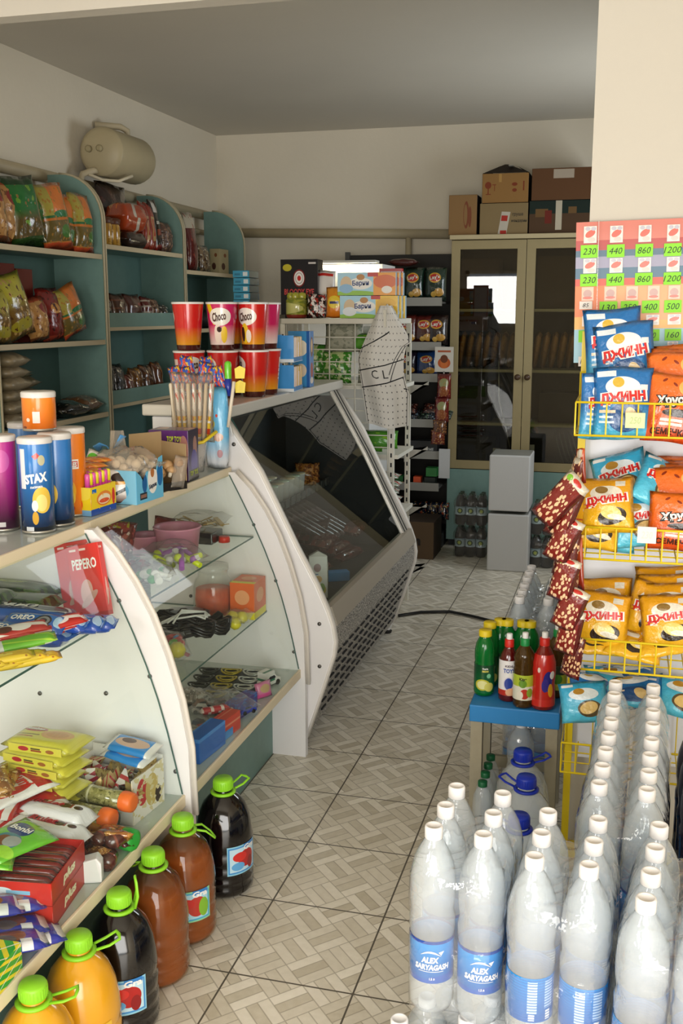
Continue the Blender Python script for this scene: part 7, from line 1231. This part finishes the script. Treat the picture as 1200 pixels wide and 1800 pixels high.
for i in range(7): pouch('sweets_bag', 'shiny dark sweets bag in the heap on the fourth metal shelf, %s from the left' % ORD[i], 'sweets bag', .11, .10, .04, art('heap%d' % (i % 3), ('#1c2a24', '#3a1c18', '#20242c')[i % 3], [('n', 4, .56, ('#4a6a54', '#8a4a34', '#7a94a4')[i % 3]), ('n', 8, .64, '#a8a89a')], .15, coat=.8, bump=.3), (-1.47 + .048 * i, 7.0 - .02 * (i % 2), .87 + .05 * (i % 3 == 1)), (-50, 10 * (i % 3 - 1), 20 * (i % 3 - 1)), 512 + i, 'sweets bags on the fourth shelf', nu=8, nv=8)
o = carton('gum_carton', 'black carton with white lettering on the fifth metal shelf', 'box', (.2, .1, .09), [mat('#1a1c20', .3, coat=.4)], (-1.31, 6.985, .655), (0, 0, 0)); boxtext(o, (.2, .1, .09), [('X', .03, .03, -.08, .03, mat('#b9b9b4', .4), 'f'), ('EXTREME', .11, .026, .02, .03, mat('#b9b9b4', .4), 'f')])
for i, (x, z, c) in enumerate(((-1.46, .434, '#2a6a34'), (-1.36, .434, '#d8542c'), (-1.25, .50, '#2f7a3a'), (-1.41, .434, '#1c2a24'), (-1.26, .434, '#1f2620'))): carton('sweets_carton', '%s small carton on the sixth metal shelf, %s from the left' % (('green', 'orange', 'green upper', 'black', 'black lower')[i], ORD[(0, 2, 4, 1, 3)[i]]), 'box', (.075, .07, .06), [mat(c, .4)], (x, 6.98, z), (0, 0, 0), 'small cartons on the sixth shelf')
for i in range(5): pouch('snack_bag', 'dark bag with gold picture on the lowest metal shelf, %s from the left' % ORD[i], 'snack bag', .085, .12, .05, art('lowbag%d' % (i % 2), '#151c2c', [('n', 4, .56, '#6a4a2c' if i % 2 else '#8a3a24'), ('n', 7, .62, '#b9a06a')], .15, coat=.8), (-1.47 + .075 * i, 6.98, .194), (-6, 0, 0), 520 + i, 'bags on the lowest metal shelf', nu=8, nv=8)
# card and strip of nut packets hanging at the shelving's right edge
t = thing('hanging_strip', 'pale card with pumpkin picture and red nut packets hanging beside the metal shelving', 'hanging strip', (-1.165, 6.885, .74)); cd_ = art('pumpkin_card', '#c9c2b6', [('e', .5, .36, .34, .22, '#b3582c'), ('e', .5, .36, .2, .22, '#c26a34'), ('e', .5, .52, .2, .16, '#6a3a24'), ('r', .15, .78, .85, .86, '#a85a3c')], .5)
MB().bx(-.062, .062, -.002, .002, .475, .64).build('card', cd_, t); MB().bx(-.004, .004, -.002, .002, .0, .48).build('strip', mat('#a8a298', .5), t)
npk = art('nut_red', '#6a1a16', [('e', .5, .62, .34, .2, '#8a8a5a'), ('e', .5, .3, .36, .2, '#8a4a24'), ('v', 9, .25, '#a8743c'), ('r', 0, .88, 1, 1, '#5a1512')], .2, coat=.6)
for i, (z, m) in enumerate(((.30, npk), (.145, npk), (.06, art('nut_clear', '#5a3420', [('v', 8, .35, '#a8743c')], .2, coat=.6)), (-.01, art('nut_clear2', '#6a2a1c', [('v', 8, .35, '#a8743c')], .2, coat=.6)))): mb = MB(); pouch_mesh(mb, .095, .165 if i < 2 else .1, .03, 530 + i, nu=8, nv=10); o = mb.build('nut_packet', m, t); o.location = (.005 - .012 * i, -.012, z)
tag(MB().bx(-1.19, -1.115, 6.893, 6.896, .50, .70).build('paper_note', mat('#b9b9b8', .6)), 'blank grey paper note taped to the right edge of the metal shelving', 'paper')
# wire rack: bags behind the grid, shopping bag hanging on the post
gpk = art('green_veg', '#3f8a24', [('n', 5, .52, '#b9c98a'), ('v', 8, .3, '#2a5a1c'), ('n', 10, .62, '#e6e8d0')], .25, coat=.5, bump=.2); gpl = art('green_plain', '#4f9a24', [('n', 3, .6, '#8ac02c'), ('r', 0, .8, 1, 1, '#3a7a1c')], .25, coat=.5, bump=.2)
wpk = art('grey_packet2', '#b9b7a8', [('s', 7, .2, '#8a887c', 90), ('n', 6, .62, '#d8d6c8')], .4, bump=.2)
for i, (x, z, W_, H_, m, rx, l) in enumerate(((-1.46, 1.238, .17, .17, gpk, -6, 'green and white vegetable bag behind the grid, lower left'), (-1.27, 1.238, .14, .18, wpk, -4, 'grey striped packet behind the grid, lower right'), (-1.42, 1.40, .2, .15, art('greyveg', '#a8a694', [('n', 6, .55, '#8a8c7a')], .4, bump=.3), -10, 'grey-green bag behind the grid under the top shelf, left'), (-1.28, 1.41, .2, .09, gpl, -14, 'plain green bag lying behind the grid, upper right'), (-1.6, 1.238, .16, .2, gpk, -6, 'green vegetable bag behind the grid, far left'))):
    pouch('vegetable_bag', l, 'bag', W_, H_, .07, m, (x, 5.26, z), (rx, 0, 0), 540 + i, 'bags behind the wire grid', nu=10, nv=10)
for i, (x, z, m) in enumerate(((-1.30, .885, gpl), (-1.22, .90, gpl), (-1.4, .885, gpl))): pouch('vegetable_bag', 'bright green bag on the rack’s third shelf behind the grid, %s' % ('middle', 'right', 'left')[i], 'bag', .18, .10, .07, m, (x, 5.27, z), (-20, 0, 6 * i), 546 + i, 'green bags on the third shelf', nu=10, nv=8)
rwg = art('redgreen', '#c9ccc0', [('s', 2, .3, '#b3302a', 80), ('s', 3, .2, '#2f6a3a', 100), ('n', 5, .6, '#e6e4dc')], .25, coat=.5)
for i in range(5): pouch('pasta_packet', 'red, white and green packet stacked on the rack behind the grid, %s from the bottom' % ORD[i], 'packet', .22, .14, .045, rwg, (-1.24 + .01 * (i % 2), 5.34, .562 + .04 * i), (0, 0, 4 * (i % 3)), 550 + i, 'red white and green packets', lying=True, nu=10, nv=8)
carton('paper_card', 'white paper card standing on the rack behind the grid, below the green bags', 'card', (.12, .01, .2), [mat('#e9e7e2', .5)], (-1.20, 5.24, .562), (0, 0, 0))
for i, (x, h) in enumerate(((-1.30, .11), (-1.2, .09))): carton('white_carton', 'bright white carton under the rack’s top shelf, %s' % ('left', 'right')[i], 'box', (.1, .08, h), [mat('#f2f0ec', .4)], (x, 5.45, 1.42), (0, 0, 0), 'white cartons under the top shelf')
# shopping bag
bagm_ = art('dotted_bag', '#dedad2', [('d', 11, .12, '#6a6866', 1.7), ('r', -.1, .36, 1.1, .50, '#dcd8d1', 6), ('r', -.1, .355, 1.1, .365, '#1a1a1c', 6), ('r', -.1, .50, 1.1, .51, '#1a1a1c', 6), ('r', -.1, .70, .6, .712, '#1a1a1c', 14), ('r', .02, 0, .035, .66, '#1a1a1c'), ('r', .62, .6, 1.1, .612, '#1a1a1c', 45), ('r', .62, .54, 1.1, .552, '#1a1a1c', 45)], .5, bump=.08)
t = thing('shopping_bag', 'white dotted plastic shopping bag with black lines hanging on the wire rack post', 'shopping bag', (-1.165, 5.12, 1.03), (0, 0, -4))
def bagfn(u, v):
    zv = v * .605; cx = .0 + .0 * v
    left = -.075 - .05 * min(1, max(0, (v) / .55)) if v < .55 else -.125 + .105 * ((v - .55) / .45) ** 1.1
    right = .11 if v < .25 else .115 - .03 * math.sin((v - .25) * 6) if v < .7 else .12 - .09 * ((v - .7) / .3)
    left += .0; x = left + (right - left) * u
    y = -.018 - .028 * math.sin(PI * u) * (1 - .5 * v) + .012 * math.sin(9 * u + 3 * v) + (.03 * max(0, u - .68) * 3)
    return (x, y, zv + .035 * (1 - v) * abs(u - .62))
mb = MB(); mb.grid(bagfn, 26, 30); mb.grid(lambda u, v: (lambda p: (p[0], -p[1] + .0, p[2]))(bagfn(1 - u, v)), 26, 30); mb.build('bag_body', bagm_, t); t.scale = (1.14, 1, 1)
tb = MB(); write(tb, 'C L', .075, .042, lambda a, b: (lambda p: (p[0], p[1] - .002, p[2]))(bagfn(.5 + a / .22, .44 + b / .6)), 0, .0, 0, .0, 0, 4); tb.build('lettering', INK, t, fix=False)
MB().bx(-.012, .012, -.03, -.026, .50, .585).build('hang_tab', mat('#d9d4c4', .4), t); MB().tube([(.0, .0, .59), (.0, .03, .61), (.0, .06, .60)], .004, 6).build('hook', rackm, t)
